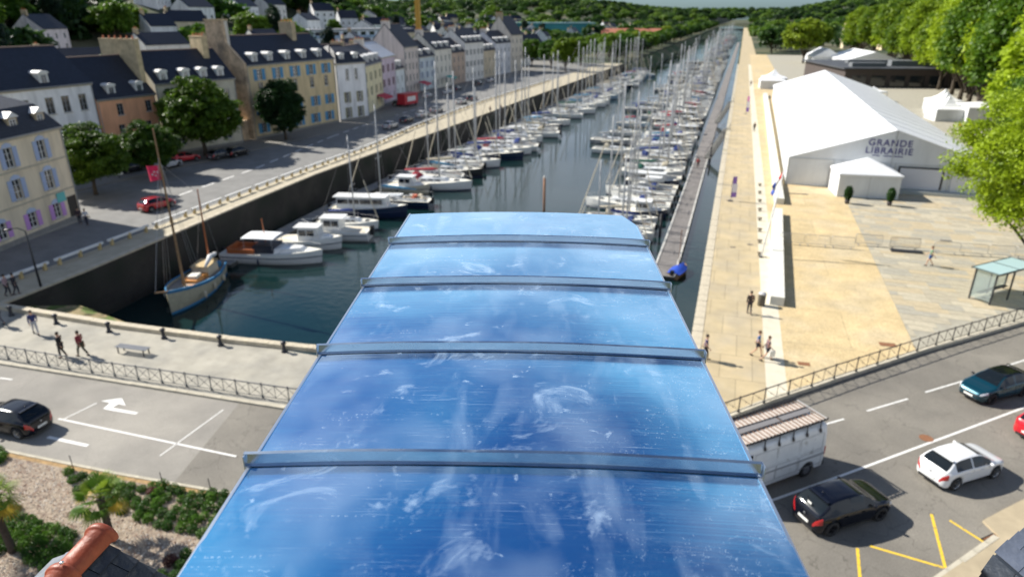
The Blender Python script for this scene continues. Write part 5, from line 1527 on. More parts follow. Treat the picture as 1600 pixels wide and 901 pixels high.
mb = MB(); mb.grid([[(x, y, 2.75 - .06 * (y / 1.2) ** 2 - .04 * (x + 1.2) ** 2 * .4) for y in np.linspace(-1.25, 1.25, 6)] for x in np.linspace(-2.7, .6, 6)], flip=False); mb.grid([[(x, y, 2.71 - .06 * (y / 1.2) ** 2 - .04 * (x + 1.2) ** 2 * .4) for y in np.linspace(-1.25, 1.25, 6)] for x in np.linspace(-2.7, .6, 6)], flip=True)
mb.build('canopy', M('canopy_white', (.75, .77, .78), .7), b1, smooth=True)
for x in (-2.5, .4):
    for y_ in (-1.15, 1.15): MB().tube([(x, y_, 1.4), (x, y_, 2.7)], .025, 5).build('canopy_pole', m_mast, b1)
MB().tube([(-.9, .3, 1.5), (-1.0, .3, 4.3)], .05, 6).build('short_mast', m_varn, b1)
b2_ = dup(MBT[0], (-44.5, 62.4, WZ), R(14), 'small white cabin boat with blue side curtain behind the cruiser', 'small cabin boats', None, 1.26)
b3_ = dup(MBT[0], (-43.4, 66.5, WZ), R(14) + PI, 'small white cabin boat with green windows and open stern', 'small cabin boats', None, 1.28)
b4_ = dup(MBT[1], (-44.3, 76.3, WZ), R(12), 'long white river launch with dark hull and long cabin roof', 'river launches', None, 1.2)
for ch in list(LAST):
    if ch.name.startswith('hull'): swap(ch, {'hull_white': m_hb})
b5_ = sailboat(11.5, 3.2, 12.8, hood=False); b5_['label'] = 'dark hulled sailboat cluttered with orange and coral covers'; b5_.location = (-44.5, 82.2, WZ); b5_.rotation_euler.z = R(6) + PI; b5_.scale = (KW,) * 3
for ch in b5_.children:
    if ch.name.startswith('hull'): swap(ch, {'hull_white': m_hb})
    swap(ch, {'sail_cover': cov_cols['light blue']})
rr_ = random.Random(4)
for k in range(14):
    x = rr_.uniform(-4.8, 4.0); y_ = rr_.uniform(-.9, .9) * (1 - max(0, x) / 6)
    o = MB().box(-.3, .3, -.2, .2, 0, .22).build('deck_bundle', rr_.choice([m_orange, M('coral_cloth', (.72, .28, .2), .8), m_cushion, cov_cols['grey']]), b5_, (x, y_, 1.15), rr_.uniform(0, 3))
# hide prototypes by putting them into the rows as boats of their own
for o, (x, y_, rz, lab) in zip(SB + MBT, ((-12.3, 79.8, PI, 'white sailboat with navy cover, second beyond the metal roof'), (-11.3, 76.2, 0, 'white sailboat without spray hood close behind the roof edge'), (-43.5, 323, 0, 'white sailboat at the far end of the west pontoon'),
        (-11.2, 72.6, 0, 'small bare boomed sailboat hidden behind the roof edge'), (-43.5, 326.5, 0, 'small white cabin boat at the far end of the west pontoon'), (-43, 330.5, 0, 'long white cabin boat at the far end of the west pontoon'))):
    o.location = (x, y_, WZ); o.rotation_euler.z = rz; o['label'] = lab
# small blue covered dinghy by the pontoon end
q = at(1054, 432, WZ)
dg = thing('dinghy', 'small tan dinghy under a blue cover moored beside the pontoon', 'dinghy', (q.x + .3, q.y + .9, WZ), R(75))
mb = MB(); rows = hull(mb, 3.6, 1.5, .5, .65, .85); mb.build('hull', M('dinghy_tan', (.50, .30, .16), .5), dg, smooth=True)
mb = MB(); mb.grid([[(r_[-1][0] * .9, r_[-1][1] * 1.02 * s_, r_[-1][2] + .02 + .35 * (1 - abs(s_)) * (1 - (i / 18 - .5) ** 2 * 2)) for s_ in (-1, -.5, 0, .5, 1)] for i, r_ in enumerate(rows[:17])], flip=True); mb.build('blue_cover', M('royal_blue_cover', (.01, .06, .42), .7), dg, smooth=True)
MB().box(-2.15, -1.8, -.18, .18, .3, 1.0).build('outboard_motor', m_trim, dg)
MB().tube([(-.2, 0, .9), (-.25, 0, 4.8)], .035, 5).build('short_mast', m_pile, dg)
# --- old wooden fishing boat with two masts and red flag
fb_ = thing('fishing_boat', 'old cream wooden fishing boat with two masts in the canal corner', 'fishing boat', (-46.9, 47.3, WZ), R(-72)); fb_.scale = (KW,) * 3
m_cream = M('boat_cream_paint', (.50, .46, .33), .6, var=.15, scale=3); m_bblue = M('boat_blue_paint', (.05, .22, .42), .5)
L_, B = 9.8, 3.3
mb = MB(); rows = hull(mb, L_, B, 1.15, 2.0, .55, 22, rake=.25); ho = mb.build('hull', m_cream, fb_, smooth=True)
st = MB()
for sg in (1, -1):
    st.grid([[(r_[-1][0], sg * (r_[-1][1] + .02), r_[-1][2] - .10), (r_[-1][0], sg * (r_[-1][1] + .03), r_[-1][2] + .16), (r_[-1][0], sg * (r_[-1][1] - .08), r_[-1][2] + .16)] for r_ in rows], flip=sg < 0)
st.build('blue_rail', m_bblue, fb_)
st = MB()
for sg in (1, -1): st.grid([[(r_[2][0], sg * (r_[2][1] + .012), .0), (r_[2][0], sg * (r_[2][1] + .03), .22)] for r_ in rows], flip=sg < 0)
st.build('blue_waterline', m_bblue, ho)
deck(rows, M('boat_deck_grey', (.24, .22, .19), .8, var=.3, scale=4), fb_, 'deck', -.15)
house_(fb_, 'engine_box', -3.4, -1.3, .75, .75, 1.0, .95, m_cushion, .02, .05, .97)
MB().box(-3.5, -1.2, -.82, .82, 1.96, 2.03).build('engine_box_roof', M('tan_planks', (.5, .38, .2), .7, var=.2, scale=5), fb_)
for (x, y_, w_, d_, h_, m_) in ((.2, 0, 1.6, 1.3, .5, M('orange_wood', (.62, .27, .07), .7, var=.2)), (.1, .1, 1.0, .8, .75, M('white_bundle', (.72, .70, .62), .9)), (1.9, .35, .9, .7, .35, M('orange_wood')), (2.9, -.1, .9, .9, .35, m_hw), (-1.1, 0, .5, 1.4, .4, M('orange_wood')), (3.6, .2, .5, .5, .3, m_bblue), (-4.2, .3, .6, .7, .4, m_bblue), (-3.9, -.6, .5, .5, .5, m_hw)):
    MB().box(x - w_ / 2, x + w_ / 2, y_ - d_ / 2, y_ + d_ / 2, 1.0, 1.05 + h_).build('deck_gear', m_, fb_)
MB().tube([(-4.4, .2, 2.2), (-2.4, .6, 2.6), (-.8, .8, 2.2)], [.18, .24, .12], 8).build('furled_sail', cov_cols['white'], fb_, smooth=True)
MB().tube([(-3.4, 0, 1.0), (-3.6, 0, 8.6)], [.10, .06], 8).build('mizzen_mast', m_varn, fb_)
MB().tube([(1.9, 0, 1.2), (2.0, 0, 14.8)], [.13, .06], 8).build('main_mast', m_dkw, fb_)
MB().tube([(4.6, 0, 2.0), (6.6, 0, 2.7)], [.1, .06], 8).build('bowsprit', m_dkw, fb_)
w_ = MB()
for sg in (-1, 1):
    for dx in (-.6, 0, .5): w_.tube([(1.9 + dx, sg * 1.45, 1.5), (2.0, 0, 12.6)], .015, 3, False)
    w_.tube([(-3.4, sg * 1.2, 1.4), (-3.6, 0, 7.6)], .015, 3, False)
w_.tube([(6.5, 0, 2.7), (2.0, 0, 12.6)], .015, 3, False); w_.tube([(-3.6, 0, 8.2), (2.0, 0, 12.0)], .012, 3, False)
w_.build('rigging', m_wire, fb_)
for x, sg in ((-2, 1), (0, 1), (2, 1), (-2, -1), (0, -1), (2, -1)): MB().blob((x, sg * 1.75, .7), (.14, .14, .35), 8, 5).build('fender', m_cushion, fb_, smooth=True)
# red flag at the main mast
fm = fb_.matrix_basis
fp_ = Vector((-46.9, 47.3, WZ)) + KW * Vector((2.0 * math.cos(R(-72)), 2.0 * math.sin(R(-72)), 12.0))
rf = thing('red_flag', 'red flag with pale emblem flying from the fishing boat mast', 'flag', fp_, 0)
m_fr_ = M('flag_crimson', (.72, .02, .09), .8)
def fpt(u, v): return (-1.5 * u, .12 * math.sin(u * 6 + v), -.15 - 1.15 * v - .35 * u + .25 * u * (1 - v))
mb = MB(); rows = [[fpt(i / 8, j / 4) for j in range(5)] for i in range(9)]
mb.grid(rows); mb.grid([[(x, y + .012, z) for x, y, z in r_] for r_ in rows], flip=True); mb.build('flag_cloth', m_fr_, rf, smooth=True)
mb = MB()
for (u, v) in ((.35, .45), (.5, .4), (.6, .55), (.45, .65)):
    x, y_, z = fpt(u, v); mb.box(x - .1, x + .1, y_ - .02, y_ - .012, z - .09, z + .07)
mb.build('pale_emblem', M('emblem_white', (.7, .6, .6), .8), rf)
# ================================================================ buildings
m_roofs = M('roof_slate', (.016, .020, .032), .6, var=.3, scale=3, bump=.4, bscale=10)
def slate_rows(m, sc=3.0):
    n, l, p = nodes_of(m)
    t = n.new('ShaderNodeTexCoord'); b = n.new('ShaderNodeTexBrick'); b.inputs['Scale'].default_value = 1.0
    b.inputs['Brick Width'].default_value = .3; b.inputs['Row Height'].default_value = .18; b.inputs['Mortar Size'].default_value = .012
    b.inputs['Color1'].default_value = (.9, .9, .9, 1); b.inputs['Color2'].default_value = (1.25, 1.25, 1.3, 1); b.inputs['Mortar'].default_value = (.4, .4, .4, 1)
    l.new(t.outputs['Object'], b.inputs['Vector'])
    src = p.inputs['Base Color'].links[0].from_socket
    x = n.new('ShaderNodeMix'); x.data_type = 'RGBA'; x.blend_type = 'MULTIPLY'; x.inputs[0].default_value = 1
    l.new(src, x.inputs[6]); l.new(b.outputs['Color'], x.inputs[7]); l.new(x.outputs[2], p.inputs['Base Color'])
slate_rows(m_roofs)
m_roofz = M('roof_zinc', (.50, .52, .56), .4, .4, var=.1)
m_wframe = M('window_frame_white', (.68, .68, .66), .5)
m_wglass = M('window_glass', (.02, .025, .03), .06, spec=.8)
m_chim = M('chimney_stone', (.42, .34, .22), .9, var=.25, scale=1.2, bump=.3)
m_pot = M('terracotta_pot', (.45, .16, .08), .7)
m_dorm = M('dormer_white', (.66, .66, .63), .6, var=.1)
POT = MB().lathe([(.13, 0), (.11, .4)], 8).mesh('chimney_pot', [m_pot])
WIN = {}
def window_mesh(w, h, mat):
    k = (round(w, 2), round(h, 2), mat.name)
    if k not in WIN:
        mb = MB(); t = .07
        mb.box(0, w, 0, .05, 0, t); mb.box(0, w, 0, .05, h - t, h); mb.box(0, t, 0, .05, t, h - t); mb.box(w - t, w, 0, .05, t, h - t); mb.box(w / 2 - .04, w / 2 + .04, -.003, .047, t, h - t)
        for f_ in (.38, .7): mb.box(t, w - t, .004, .044, h * f_ - .02, h * f_ + .02)
        g_ = MB(); g_.add([(.02, .03, .02), (w - .02, .03, .02), (w - .02, .03, h - .02), (.02, .03, h - .02)], [(0, 1, 2, 3)])
        WIN[k] = (mb.mesh('window', [mat]), g_.mesh('pane', [m_wglass]))
    return WIN[k]
SHM = {}
def shutter_mesh(w, h, mat):
    k = (round(w, 2), round(h, 2), mat.name)
    if k not in SHM:
        mb = MB(); mb.box(0, w, -.05, 0, 0, h)
        for i in range(3): mb.box(.05, w - .05, -.065, -.051, h * (.06 + i * .31), h * (.06 + i * .31) + .08)
        SHM[k] = mb.mesh('shutter', [mat])
    return SHM[k]
def house(name, label, A, B, depth, eave, ridge, wall, floors, cat='house', roofm=None, shutter=None, dormers=0, dorm_style='round', chims=(), group=None, frame=None, mansard=False, gable=True, ws=(1.05, 1.75), shut_w=.5, arch=None, side_win=(), backwall=True, detail=True):
    """A -> B is the facade line; floors: list of (sill z, [x fractions], height, material-or-None for closed shutters)"""
    A = Vector(A); B = Vector(B); W = (B - A).length; ang = math.atan2(B.y - A.y, B.x - A.x)
    z0 = land((A.x + B.x) / 2, (A.y + B.y) / 2) if max(abs(A.x), abs(A.y)) > 130 else 0.0
    root = thing(name, label, cat, (A.x, A.y, z0), ang, group)
    frame = frame or m_wframe; roofm = roofm or m_roofs
    ops = []
    for (sz, fr, hh, sh) in floors:
        for f_ in fr: ops.append((f_ * W - ws[0] / 2, f_ * W + ws[0] / 2, sz, sz + hh, sh))
    xs = sorted(set([0, W] + [q for o in ops for q in o[:2]])); zs = sorted(set([-1.5, eave] + [q for o in ops for q in o[2:4]]))
    mb = MB()
    for i in range(len(xs) - 1):
        for j in range(len(zs) - 1):
            xm, zm = (xs[i] + xs[i + 1]) / 2, (zs[j] + zs[j + 1]) / 2
            if any(o[0] < xm < o[1] and o[2] < zm < o[3] for o in ops): continue
            mb.add([(xs[i], 0, zs[j]), (xs[i + 1], 0, zs[j]), (xs[i + 1], 0, zs[j + 1]), (xs[i], 0, zs[j + 1])], [(0, 1, 2, 3)])
    for o in ops:
        x0, x1, a, b2 = o[:4]; r_ = .22
        mb.add([(x0, 0, a), (x1, 0, a), (x1, 0, b2), (x0, 0, b2), (x0, r_, a), (x1, r_, a), (x1, r_, b2), (x0, r_, b2)], [(0, 4, 5, 1), (1, 5, 6, 2), (2, 6, 7, 3), (3, 7, 4, 0)])
    zr = ridge if (gable and not mansard) else eave
    mb.add([(0, 0, -1.5), (0, depth, -1.5), (0, depth, eave), (0, depth / 2, zr), (0, 0, eave)], [(0, 4, 3, 2, 1)])
    mb.add([(W, 0, -1.5), (W, depth, -1.5), (W, depth, eave), (W, depth / 2, zr), (W, 0, eave)], [(0, 1, 2, 3, 4)])
    mb.add([(0, depth, -1.5), (W, depth, -1.5), (W, depth, eave), (0, depth, eave)], [(3, 2, 1, 0)])
    mb.build('wall', wall, root)
    # cornice
    if detail:
        MB().box(-.06, W + .06, -.16, -.003, eave - .28, eave - .02).build('cornice', M('cornice_stone', (.48, .43, .33), .85, var=.15), root)
        MB().box(-.003, W + .003, -.05, -.002, -1.5, .5).build('plinth', M('plinth_stone', (.25, .24, .22), .9, var=.2), root)
        for gx in (.12, W - .12):
            MB().tube([(gx, -.09, .1), (gx, -.09, eave - .3)], .05, 6).build('downpipe', M('downpipe_zinc', (.28, .29, .31), .5, .3), root)
        MB().box(-.05, W + .05, -.36, -.24, eave - .06, eave + .04).build('gutter', M('downpipe_zinc'), root)
    o_ = .28; t = .12
    if mansard:
        mz = eave + (ridge - eave) * .62; my = 1.3
        prof = [(-o_, eave), (my, mz), (depth / 2, ridge), (depth - my, mz), (depth + o_, eave)]
        mb = MB()
        P = [[(-.1 + (my * .9 if 0 < i < 4 else 0) * (1 if i != 2 else 2.2), y, z) for i, (y, z) in enumerate(prof)], [(W + .1 - (my * .9 if 0 < i < 4 else 0) * (1 if i != 2 else 2.2), y, z) for i, (y, z) in enumerate(prof)]]
        mb.grid(P, flip=True); mb.add(P[0], [(0, 1, 2, 3, 4)]); mb.add(P[1], [(4, 3, 2, 1, 0)])
    else:
        prof = [(-o_, eave - o_ * (ridge - eave) / (depth / 2) * .5), (depth / 2, ridge), (depth + o_, eave - .1)]
        mb = MB()
        P = [[(x, y, z + t) for y, z in prof] for x in (-.08, W + .08)]
        Q = [[(x, y, z) for y, z in prof] for x in (-.08, W + .08)]
        mb.grid(P, flip=True); mb.grid(Q)
        for s_ in (0, 1): mb.add(P[s_] + Q[s_], [(0, 1, 4, 3), (1, 2, 5, 4)])
        mb.add([P[0][0], P[1][0], Q[1][0], Q[0][0]], [(0, 1, 2, 3)])
        if not gable: pass
    ro = mb.build('roof', roofm, root)
    if detail: MB().bar((-.05, depth / 2, ridge + t + .02), (W + .05, depth / 2, ridge + t + .02), .22, .16).build('ridge_cap', M('ridge_grey', (.2, .2, .21), .7) if roofm is not m_roofs else M('ridge_terracotta_dull', (.28, .20, .16), .8), ro)
    for cx, cw, ch, cd, cm in chims:
        c_ = MB().box(cx, cx + cw, depth / 2 - cd / 2, depth / 2 + cd / 2, min(eave, ridge) - .5, ridge + ch).build('chimney', cm or m_chim, root)
        MB().box(cx - .06, cx + cw + .06, depth / 2 - cd / 2 - .06, depth / 2 + cd / 2 + .06, ridge + ch + .002, ridge + ch + .16).build('chimney_cap', M('chimney_cap_stone', (.55, .42, .25), .85), c_)
        n_ = max(2, min(6, int(cd / .7)))
        for k in range(n_): put('chimney_pot', POT, c_, (cx + cw / 2, depth / 2 - cd / 2 + (k + .5) * cd / n_, ridge + ch + .165))
    # windows
    for (x0, x1, a, b2, sh) in ops:
        wm, gm = window_mesh(x1 - x0, b2 - a, frame)
        wo = put('window', wm, root, (x0, .12, a))
        put('pane', gm, wo)
        if detail: MB().box(x0 - .08, x1 + .08, -.10, .10, a - .1, a - .003).build('sill', M('sill_stone', (.5, .47, .4), .8), root) if (W < 30) else None
        if arch:
            mb = MB(); wq = x1 - x0 + .3; mb.prism([(0, 0), (wq, 0), (wq * .85, .32), (wq * .5, .46), (wq * .15, .32)], 0, .05)
            me = mb.mesh('window_arch', [arch]); ob = put('window_arch', me, root, (x0 - .15, -.002, b2)); ob.rotation_euler = (PI / 2, 0, 0)
        if sh:
            sm_ = shutter_mesh(shut_w, b2 - a, sh)
            put('shutter', sm_, root, (x0 - shut_w - .02, -.004, a)); put('shutter', sm_, root, (x1 + .02, -.004, a))
    # dormers on the front slope
    if dormers:
        fr = dormers if isinstance(dormers, (list, tuple)) else [(i + .5) / dormers for i in range(dormers)]
        for f_ in fr:
            dw, dh = 1.25, 1.5
            y0 = .35; zb = eave + .15
            x = f_ * W
            d_ = MB()
            yb = y0 + 2.2
            d_.add([(x - dw / 2, y0, zb), (x + dw / 2, y0, zb), (x + dw / 2, y0, zb + dh), (x - dw / 2, y0, zb + dh), (x - dw / 2, yb, zb + .3), (x + dw / 2, yb, zb + .3), (x + dw / 2, yb, zb + dh), (x - dw / 2, yb, zb + dh)], [(0, 1, 2, 3), (1, 5, 6, 2), (0, 3, 7, 4)])
            do = d_.build('dormer', m_dorm if dorm_style != 'stone' else m_chim, root)
            wm, gm = window_mesh(.75, 1.05, frame)
            q = put('dormer_window', wm, do, (x - .375, y0 - .045, zb + .25))
            g_ = MB(); g_.add([(x - .355, y0 - .012, zb + .27), (x + .355, y0 - .012, zb + .27), (x + .355, y0 - .012, zb + 1.28), (x - .355, y0 - .012, zb + 1.28)], [(0, 1, 2, 3)]); g_.build('dormer_pane', m_wglass, do)
            rr = MB(); n_ = 6; rw_ = dw / 2 + .14; hh_ = .38 if dorm_style == 'round' else .5
            def pf(yy): 
                if dorm_style == 'round': return [(x - rw_ * math.cos(PI * i / n_), yy, zb + dh - .02 + hh_ * math.sin(PI * i / n_)) for i in range(n_ + 1)]
                return [(x - rw_, yy, zb + dh - .02), (x, yy, zb + dh + hh_), (x + rw_, yy, zb + dh - .02)]
            a_, b_ = pf(y0 - .18), pf(yb + .3)
            rr.grid([a_, b_], flip=True); rr.add(a_, [tuple(range(len(a_)))]); rr.add([(p[0], p[1], p[2]) for p in a_] + [b_[0], b_[-1]], [(0, len(a_) - 1, len(a_) + 1, len(a_))])
            rr.build('dormer_roof', M('dormer_zinc', (.66, .65, .63), .5, .1), do)
    return root
def W_(nm, c, v=.12):
    c = tuple(min(.82, q * 1.3) for q in c)
    return M(nm, c, .9, var=v, scale=.8, bump=.15, bscale=8, col2=tuple(q * .72 for q in c), c2scale=.5, c2lo=.48, c2hi=.72, stretch=(1.6, 1.6, .35))
blue_sh = M('shutter_greyblue', (.34, .42, .60), .6); pur_sh = M('shutter_purple', (.52, .27, .60), .6); blu_sh = M('shutter_blue', (.07, .27, .47), .6); olive = M('shutter_olive', (.30, .28, .17), .6); ph = M('shutter_plum', (.18, .05, .08), .6)
grey_sh = M('shutter_grey', (.4, .4, .4), .6)
h1 = house('corner_house', 'cream corner house with pale blue and purple shutters at the left edge', (-58.6, 25.5), (-65.3, 52.2), 11, 9.6, 13.4, W_('corner_wall_cream', (.56, .48, .35)),
      [(.9, [.28, .45, .62, .76, .885], 1.5, pur_sh), (3.9, [.28, .43, .58, .73, .885], 1.9, blue_sh), (7.0 - .1, [.28, .43, .58, .73, .885], 1.85, blue_sh)], dormers=[.36, .53, .66, .80, .93], dorm_style='stone', mansard=True, arch=M('arch_pale_blue', (.42, .50, .66), .7), shut_w=.55,
      chims=((2, .9, 1.2, 1.6, None),))
MB().box(26.0, 27.3, -.03, .02, .1, 2.6).build('shop_doorway', M('doorway_dark', (.03, .025, .02), .7), h1)
MB().box(24.6, 25.8, -.10, -.055, 2.35, 3.3).build('turquoise_sign', M('turquoise_sign_board', (.12, .48, .46), .6), h1)
for z in (3.35, 6.5): MB().box(-.02, 27.5, -.09, -.002, z, z + .14).build('string_course', M('cornice_stone'), h1)
house('white_house', 'white house with grey roof and single arched dormer behind the corner house', (-84.4, 60.8), (-83.9, 73.2), 11, 11.6, 16.2, W_('white_render', (.66, .68, .70)),
      [(.8, [.2, .5, .8], 1.9, None), (4.3, [.2, .45, .68, .88], 2.1, None), (8.2, [.22, .48, .66, .86], 2.1, None)], dormers=[.5], frame=M('window_frame_grey', (.25, .27, .3), .5), ws=(1.15, 2.1), chims=((-.9, 1.2, 2.6, 4.5, M('gable_grey_render', (.42, .40, .38), .9, var=.3, scale=1)),))
house('orange_house', 'salmon orange house with two white round dormers', (-83.7, 73.25), (-82.7, 82.5), 10, 9.3, 14.6, W_('salmon_render', (.58, .30, .17)),
      [(1.2, [.3, .75], 1.6, None), (4.0, [.33, .8], 1.6, None), (6.9, [.36, .86], 1.6, None)], dormers=[.30, .78], frame=M('window_frame_grey'), chims=((8.6, .8, 2.2, 7.5, M('chimney_ochre', (.50, .40, .24), .9, var=.3, scale=1)),))
house('grey_beige_house', 'grey beige house with blue slate roof and four small dormers behind the round tree', (-82.6, 82.8), (-78.6, 95.5), 10, 10.6, 15.0, W_('greige_render', (.46, .43, .34)),
      [(1.2, [.2, .5, .8], 1.6, None), (4.4, [.2, .5, .8], 1.5, grey_sh), (7.6, [.22, .55, .85], 1.5, None)], dormers=[.13, .40, .62, .84], ws=(1.5, 1.6), chims=((10.6, 1.0, 1.9, 3.4, M('chimney_ochre')),))
m_gab = M('gable_stone_rough', (.55, .41, .27), .95, var=.4, scale=.9, bump=.5, bscale=6, col2=(.20, .17, .14), c2scale=.35, c2lo=.5, c2hi=.7)
bh = house('beige_house', 'large beige house with sky blue shutters and tall stained stone gable chimney', (-78.9, 99.2), (-76.2, 121.9), 11, 12.3, 16.8, W_('beige_ochre_render', (.50, .40, .235)),
      [(.9, [.10, .30, .5, .70, .88], 1.7, blu_sh), (4.0, [.10, .30, .5, .72, .90], 1.8, blu_sh), (7.0 + .4, [.12, .30, .5, .70, .88], 2.0, None), (9.75, [.12, .315, .51, .70, .89], 1.85, blu_sh)], dormers=[.11, .27, .46, .65, .84], ws=(1.15, 1.8), shut_w=.75,
      chims=((-.0 + 22.0 * 0 + 16.5, 1.1, 2.1, 3.0, None),))
# the tall gable wall and its chimney at the near end
mb = MB(); mb.add([(-.5, -.1, -1), (-.5, 11.1, -1), (-.5, 11.1, 12.6), (-.5, 7.6, 15.5), (-.5, 7.4, 19.3), (-.5, 3.6, 19.3), (-.5, 3.4, 15.9), (-.5, -.1, 12.6), (-.002, -.1, -1), (-.002, 11.1, -1), (-.002, 11.1, 12.6), (-.002, 7.6, 15.5), (-.002, 7.4, 19.3), (-.002, 3.6, 19.3), (-.002, 3.4, 15.9), (-.002, -.1, 12.6)],
    [(0, 1, 2, 3, 4, 5, 6, 7)[::-1], (8, 9, 10, 11, 12, 13, 14, 15)] + [(i, (i + 1) % 8, 8 + (i + 1) % 8, 8 + i) for i in range(8)])
gb = mb.build('gable_wall', m_gab, bh)
MB().box(-.5, .75, 3.6, 7.4, 15.0, 19.25).build('gable_chimney', M('gable_white_side', (.55, .52, .46), .9, var=.15), bh, (.003, 0, 0))
MB().box(-.62, .85, 3.5, 7.5, 19.31, 19.55).build('chimney_cap', M('chimney_cap_stone'), bh)
for (y, z) in ((3.0, 8.0), (3.9, 8.0), (4.6, 4.2)): MB().box(-.56, -.49, y - .22, y + .22, z, z + .9).build('small_window', m_wglass, bh)
MB().box(-3.5, -.6, .8, 8, -1, 3.4).build('lean_to', m_gab, bh)
house('white_narrow_house', 'narrow white house with black mansard and olive shutters', (-76.0, 122.2), (-73.6, 129.6), 9, 11.3, 14.6, W_('bright_white_render', (.72, .72, .70)),
      [(.6, [.3, .72], 2.1, olive), (3.6, [.3, .72], 2.1, olive), (8.0, [.36, .66], 2.2, None)], dormers=[.25, .72], mansard=True, ws=(.9, 2.0), shut_w=.4)
row = [((-74.5, 130), (-79.5, 147.5), 10.3, 14.0, (.60, .55, .36), 'pale yellow row house with brown shutters and four dormers', olive, 4, 4), ((-80.0, 148), (-82.5, 160), 11.0, 14.2, (.48, .40, .46), 'lilac house with plum shutters and flat zinc roof', ph, 3, 0),
       ((-82.8, 160.4), (-84, 168), 7.5, 10.5, (.60, .64, .66), 'small pale blue white house in the row', None, 2, 2), ((-84, 168.4), (-84.5, 178), 12.5, 18.0, (.52, .46, .42), 'tall pinkish grey gabled house with high bare side wall', None, 4, 0),
       ((-84.5, 178.4), (-85, 190), 9.5, 13.5, (.45, .50, .52), 'blue grey house below the tall gabled one', blue_sh, 3, 2), ((-85, 190.4), (-85, 203), 11, 15.5, (.58, .55, .48), 'off white house with steep slate roof in the far row', None, 4, 3),
       ((-85, 203.4), (-85, 214), 9.5, 13.5, (.42, .32, .25), 'brown rendered house in the far row', None, 3, 2), ((-85, 214.4), (-84, 229), 12, 16, (.62, .60, .56), 'long white house in the far row', grey_sh, 5, 4),
       ((-84, 229.4), (-84, 241), 9, 13, (.5, .42, .3), 'ochre house in the far row', None, 3, 3), ((-84, 241.4), (-83, 256), 11, 15, (.55, .55, .57), 'grey white house toward the end of the row', None, 4, 3),
       ((-83, 256.4), (-82, 268), 13.5, 20, (.56, .50, .42), 'tall cream end house with high gable beside the trees', None, 3, 0), ((-90, 284), (-88, 300), 7.5, 11, (.64, .62, .6), 'low white house with lilac tiled roof beyond the row', None, 4, 0)]
for i, (A, B, e, r_, c, lab, sh, nc, nd) in enumerate(row):
    nf = int(e // 3.1); fr = [(k + .5) / nc for k in range(nc)]
    ff = [(1.0 + (e - 1.2) / nf * q, fr, 1.7, sh if q else None) for q in range(nf)]
    house('row_house', lab, A, B, 10, e, r_, W_('row_render_%s' % lab.split()[0] + str(i), c), ff, dormers=nd, chims=((.1, .9, 1.0, 2.6, None),) if i % 2 == 0 else ((.2, 1, .8, 2.2, W_('chimney_pale', (.55, .5, .45))),), ws=(.95, 1.7), shut_w=.42, roofm=m_roofz if i == 1 else None, detail=i < 5)
# shops' awnings on the row
for k, (x, y, c, lab) in enumerate(((-78.0, 143, (.5, .03, .06), 'red shop awning below the lilac house'), (-83, 176, (.45, .02, .05), 'red awning below the tall gabled house'), (-83.5, 196, (.05, .35, .3), 'green awning in the far row'))):
    t_ = thing('shop_awning', lab, 'awning', (x, y, 0), R(95))
    MB().add([(-2.5, 0, 3.4), (2.5, 0, 3.4), (2.5, -2.2, 2.8), (-2.5, -2.2, 2.8), (-2.5, -2.2, 2.5), (2.5, -2.2, 2.5)], [(0, 1, 2, 3)[::-1], (3, 2, 5, 4)[::-1]]).build('awning_cloth', M('awning_%d' % k, c, .7), t_)
    MB().bar((-2.4, 0, 2.8), (-2.4, -2.1, 2.75), .04).build('awning_arm', m_iron, t_)

# ================================================================ background houses
bw_cols = [(.62, .60, .56), (.66, .66, .66), (.52, .44, .32), (.6, .56, .46), (.55, .5, .5), (.5, .52, .54)]
def simple_house(label, x, y, rot, w, d, e, r_, ci, hip=False, rm=None, name='distant_house', group='houses on the wooded hillside'):
    A = (x, y); B = (x + w * math.cos(rot), y + w * math.sin(rot)); nf = max(1, int(e // 2.9)); nc = max(2, int(w // 3.2)); fr = [(k + .5) / nc for k in range(nc)]
    return house(name, label, A, B, d, e, r_, W_('bg_render_%d' % ci, bw_cols[ci]), [(.9 + 2.9 * q, fr, 1.4, None) for q in range(nf)], chims=((.3, .8, 1.0, 1.4, None),), roofm=rm, ws=(1.1, 1.4), detail=False, group=group)
rh = random.Random(21)
bgpx = [ # px, py of the base, distance guesses through height of land; x,y given in world
 (-112, 66, 'white gabled house behind the white house roof'), (-118, 84, 'pale house with slate roof left of the big chimney'), (-108, 100, 'small white house with hipped roof behind the grey beige house'), (-128, 100, 'pale green grey house up the slope'),
 (-104, 124, 'dark roofed house behind the beige house'), (-140, 78, 'white house among the dark trees on the left slope'), (-150, 120, 'white gabled house above the slate roofs'), (-112, 150, 'slate roofed house behind the yellow row house'),
 (-110, 172, 'brown roofed house behind the lilac house'), (-112, 196, 'grey house behind the far row'), (-114, 222, 'white house behind the far row'), (-120, 250, 'pale house with big roof near the crane'), (-112, 282, 'cream house beyond the end of the row'),
 (-150, 175, 'house with dark roof on the middle slope'), (-165, 215, 'white house high on the middle slope'), (-150, 262, 'long pale house on the middle slope'), (-135, 310, 'white house right of the crane'), (-170, 340, 'pale house below the hilltop trees'), (-120, 350, 'house with lilac roof near the quay trees'),
 (-100, 330, 'low pale house by the quay trees'), (-200, 300, 'white house on the ridge'), (-210, 420, 'distant white house on the ridge'), (-160, 430, 'distant beige house above the green hall'), (-130, 480, 'distant brown roofed house'), (-190, 540, 'distant pale house below the skyline'), (-140, 600, 'distant white house near the skyline'),
 (-240, 620, 'remote house left of the skyline trees'), (-110, 560, 'distant low house close to the canal trees'), (-175, 700, 'remote pale house near the skyline'), (-120, 760, 'remote white house near the canal end'), (-230, 240, 'house at the wood edge on the upper slope'), (-185, 150, 'house below the upper wood')]
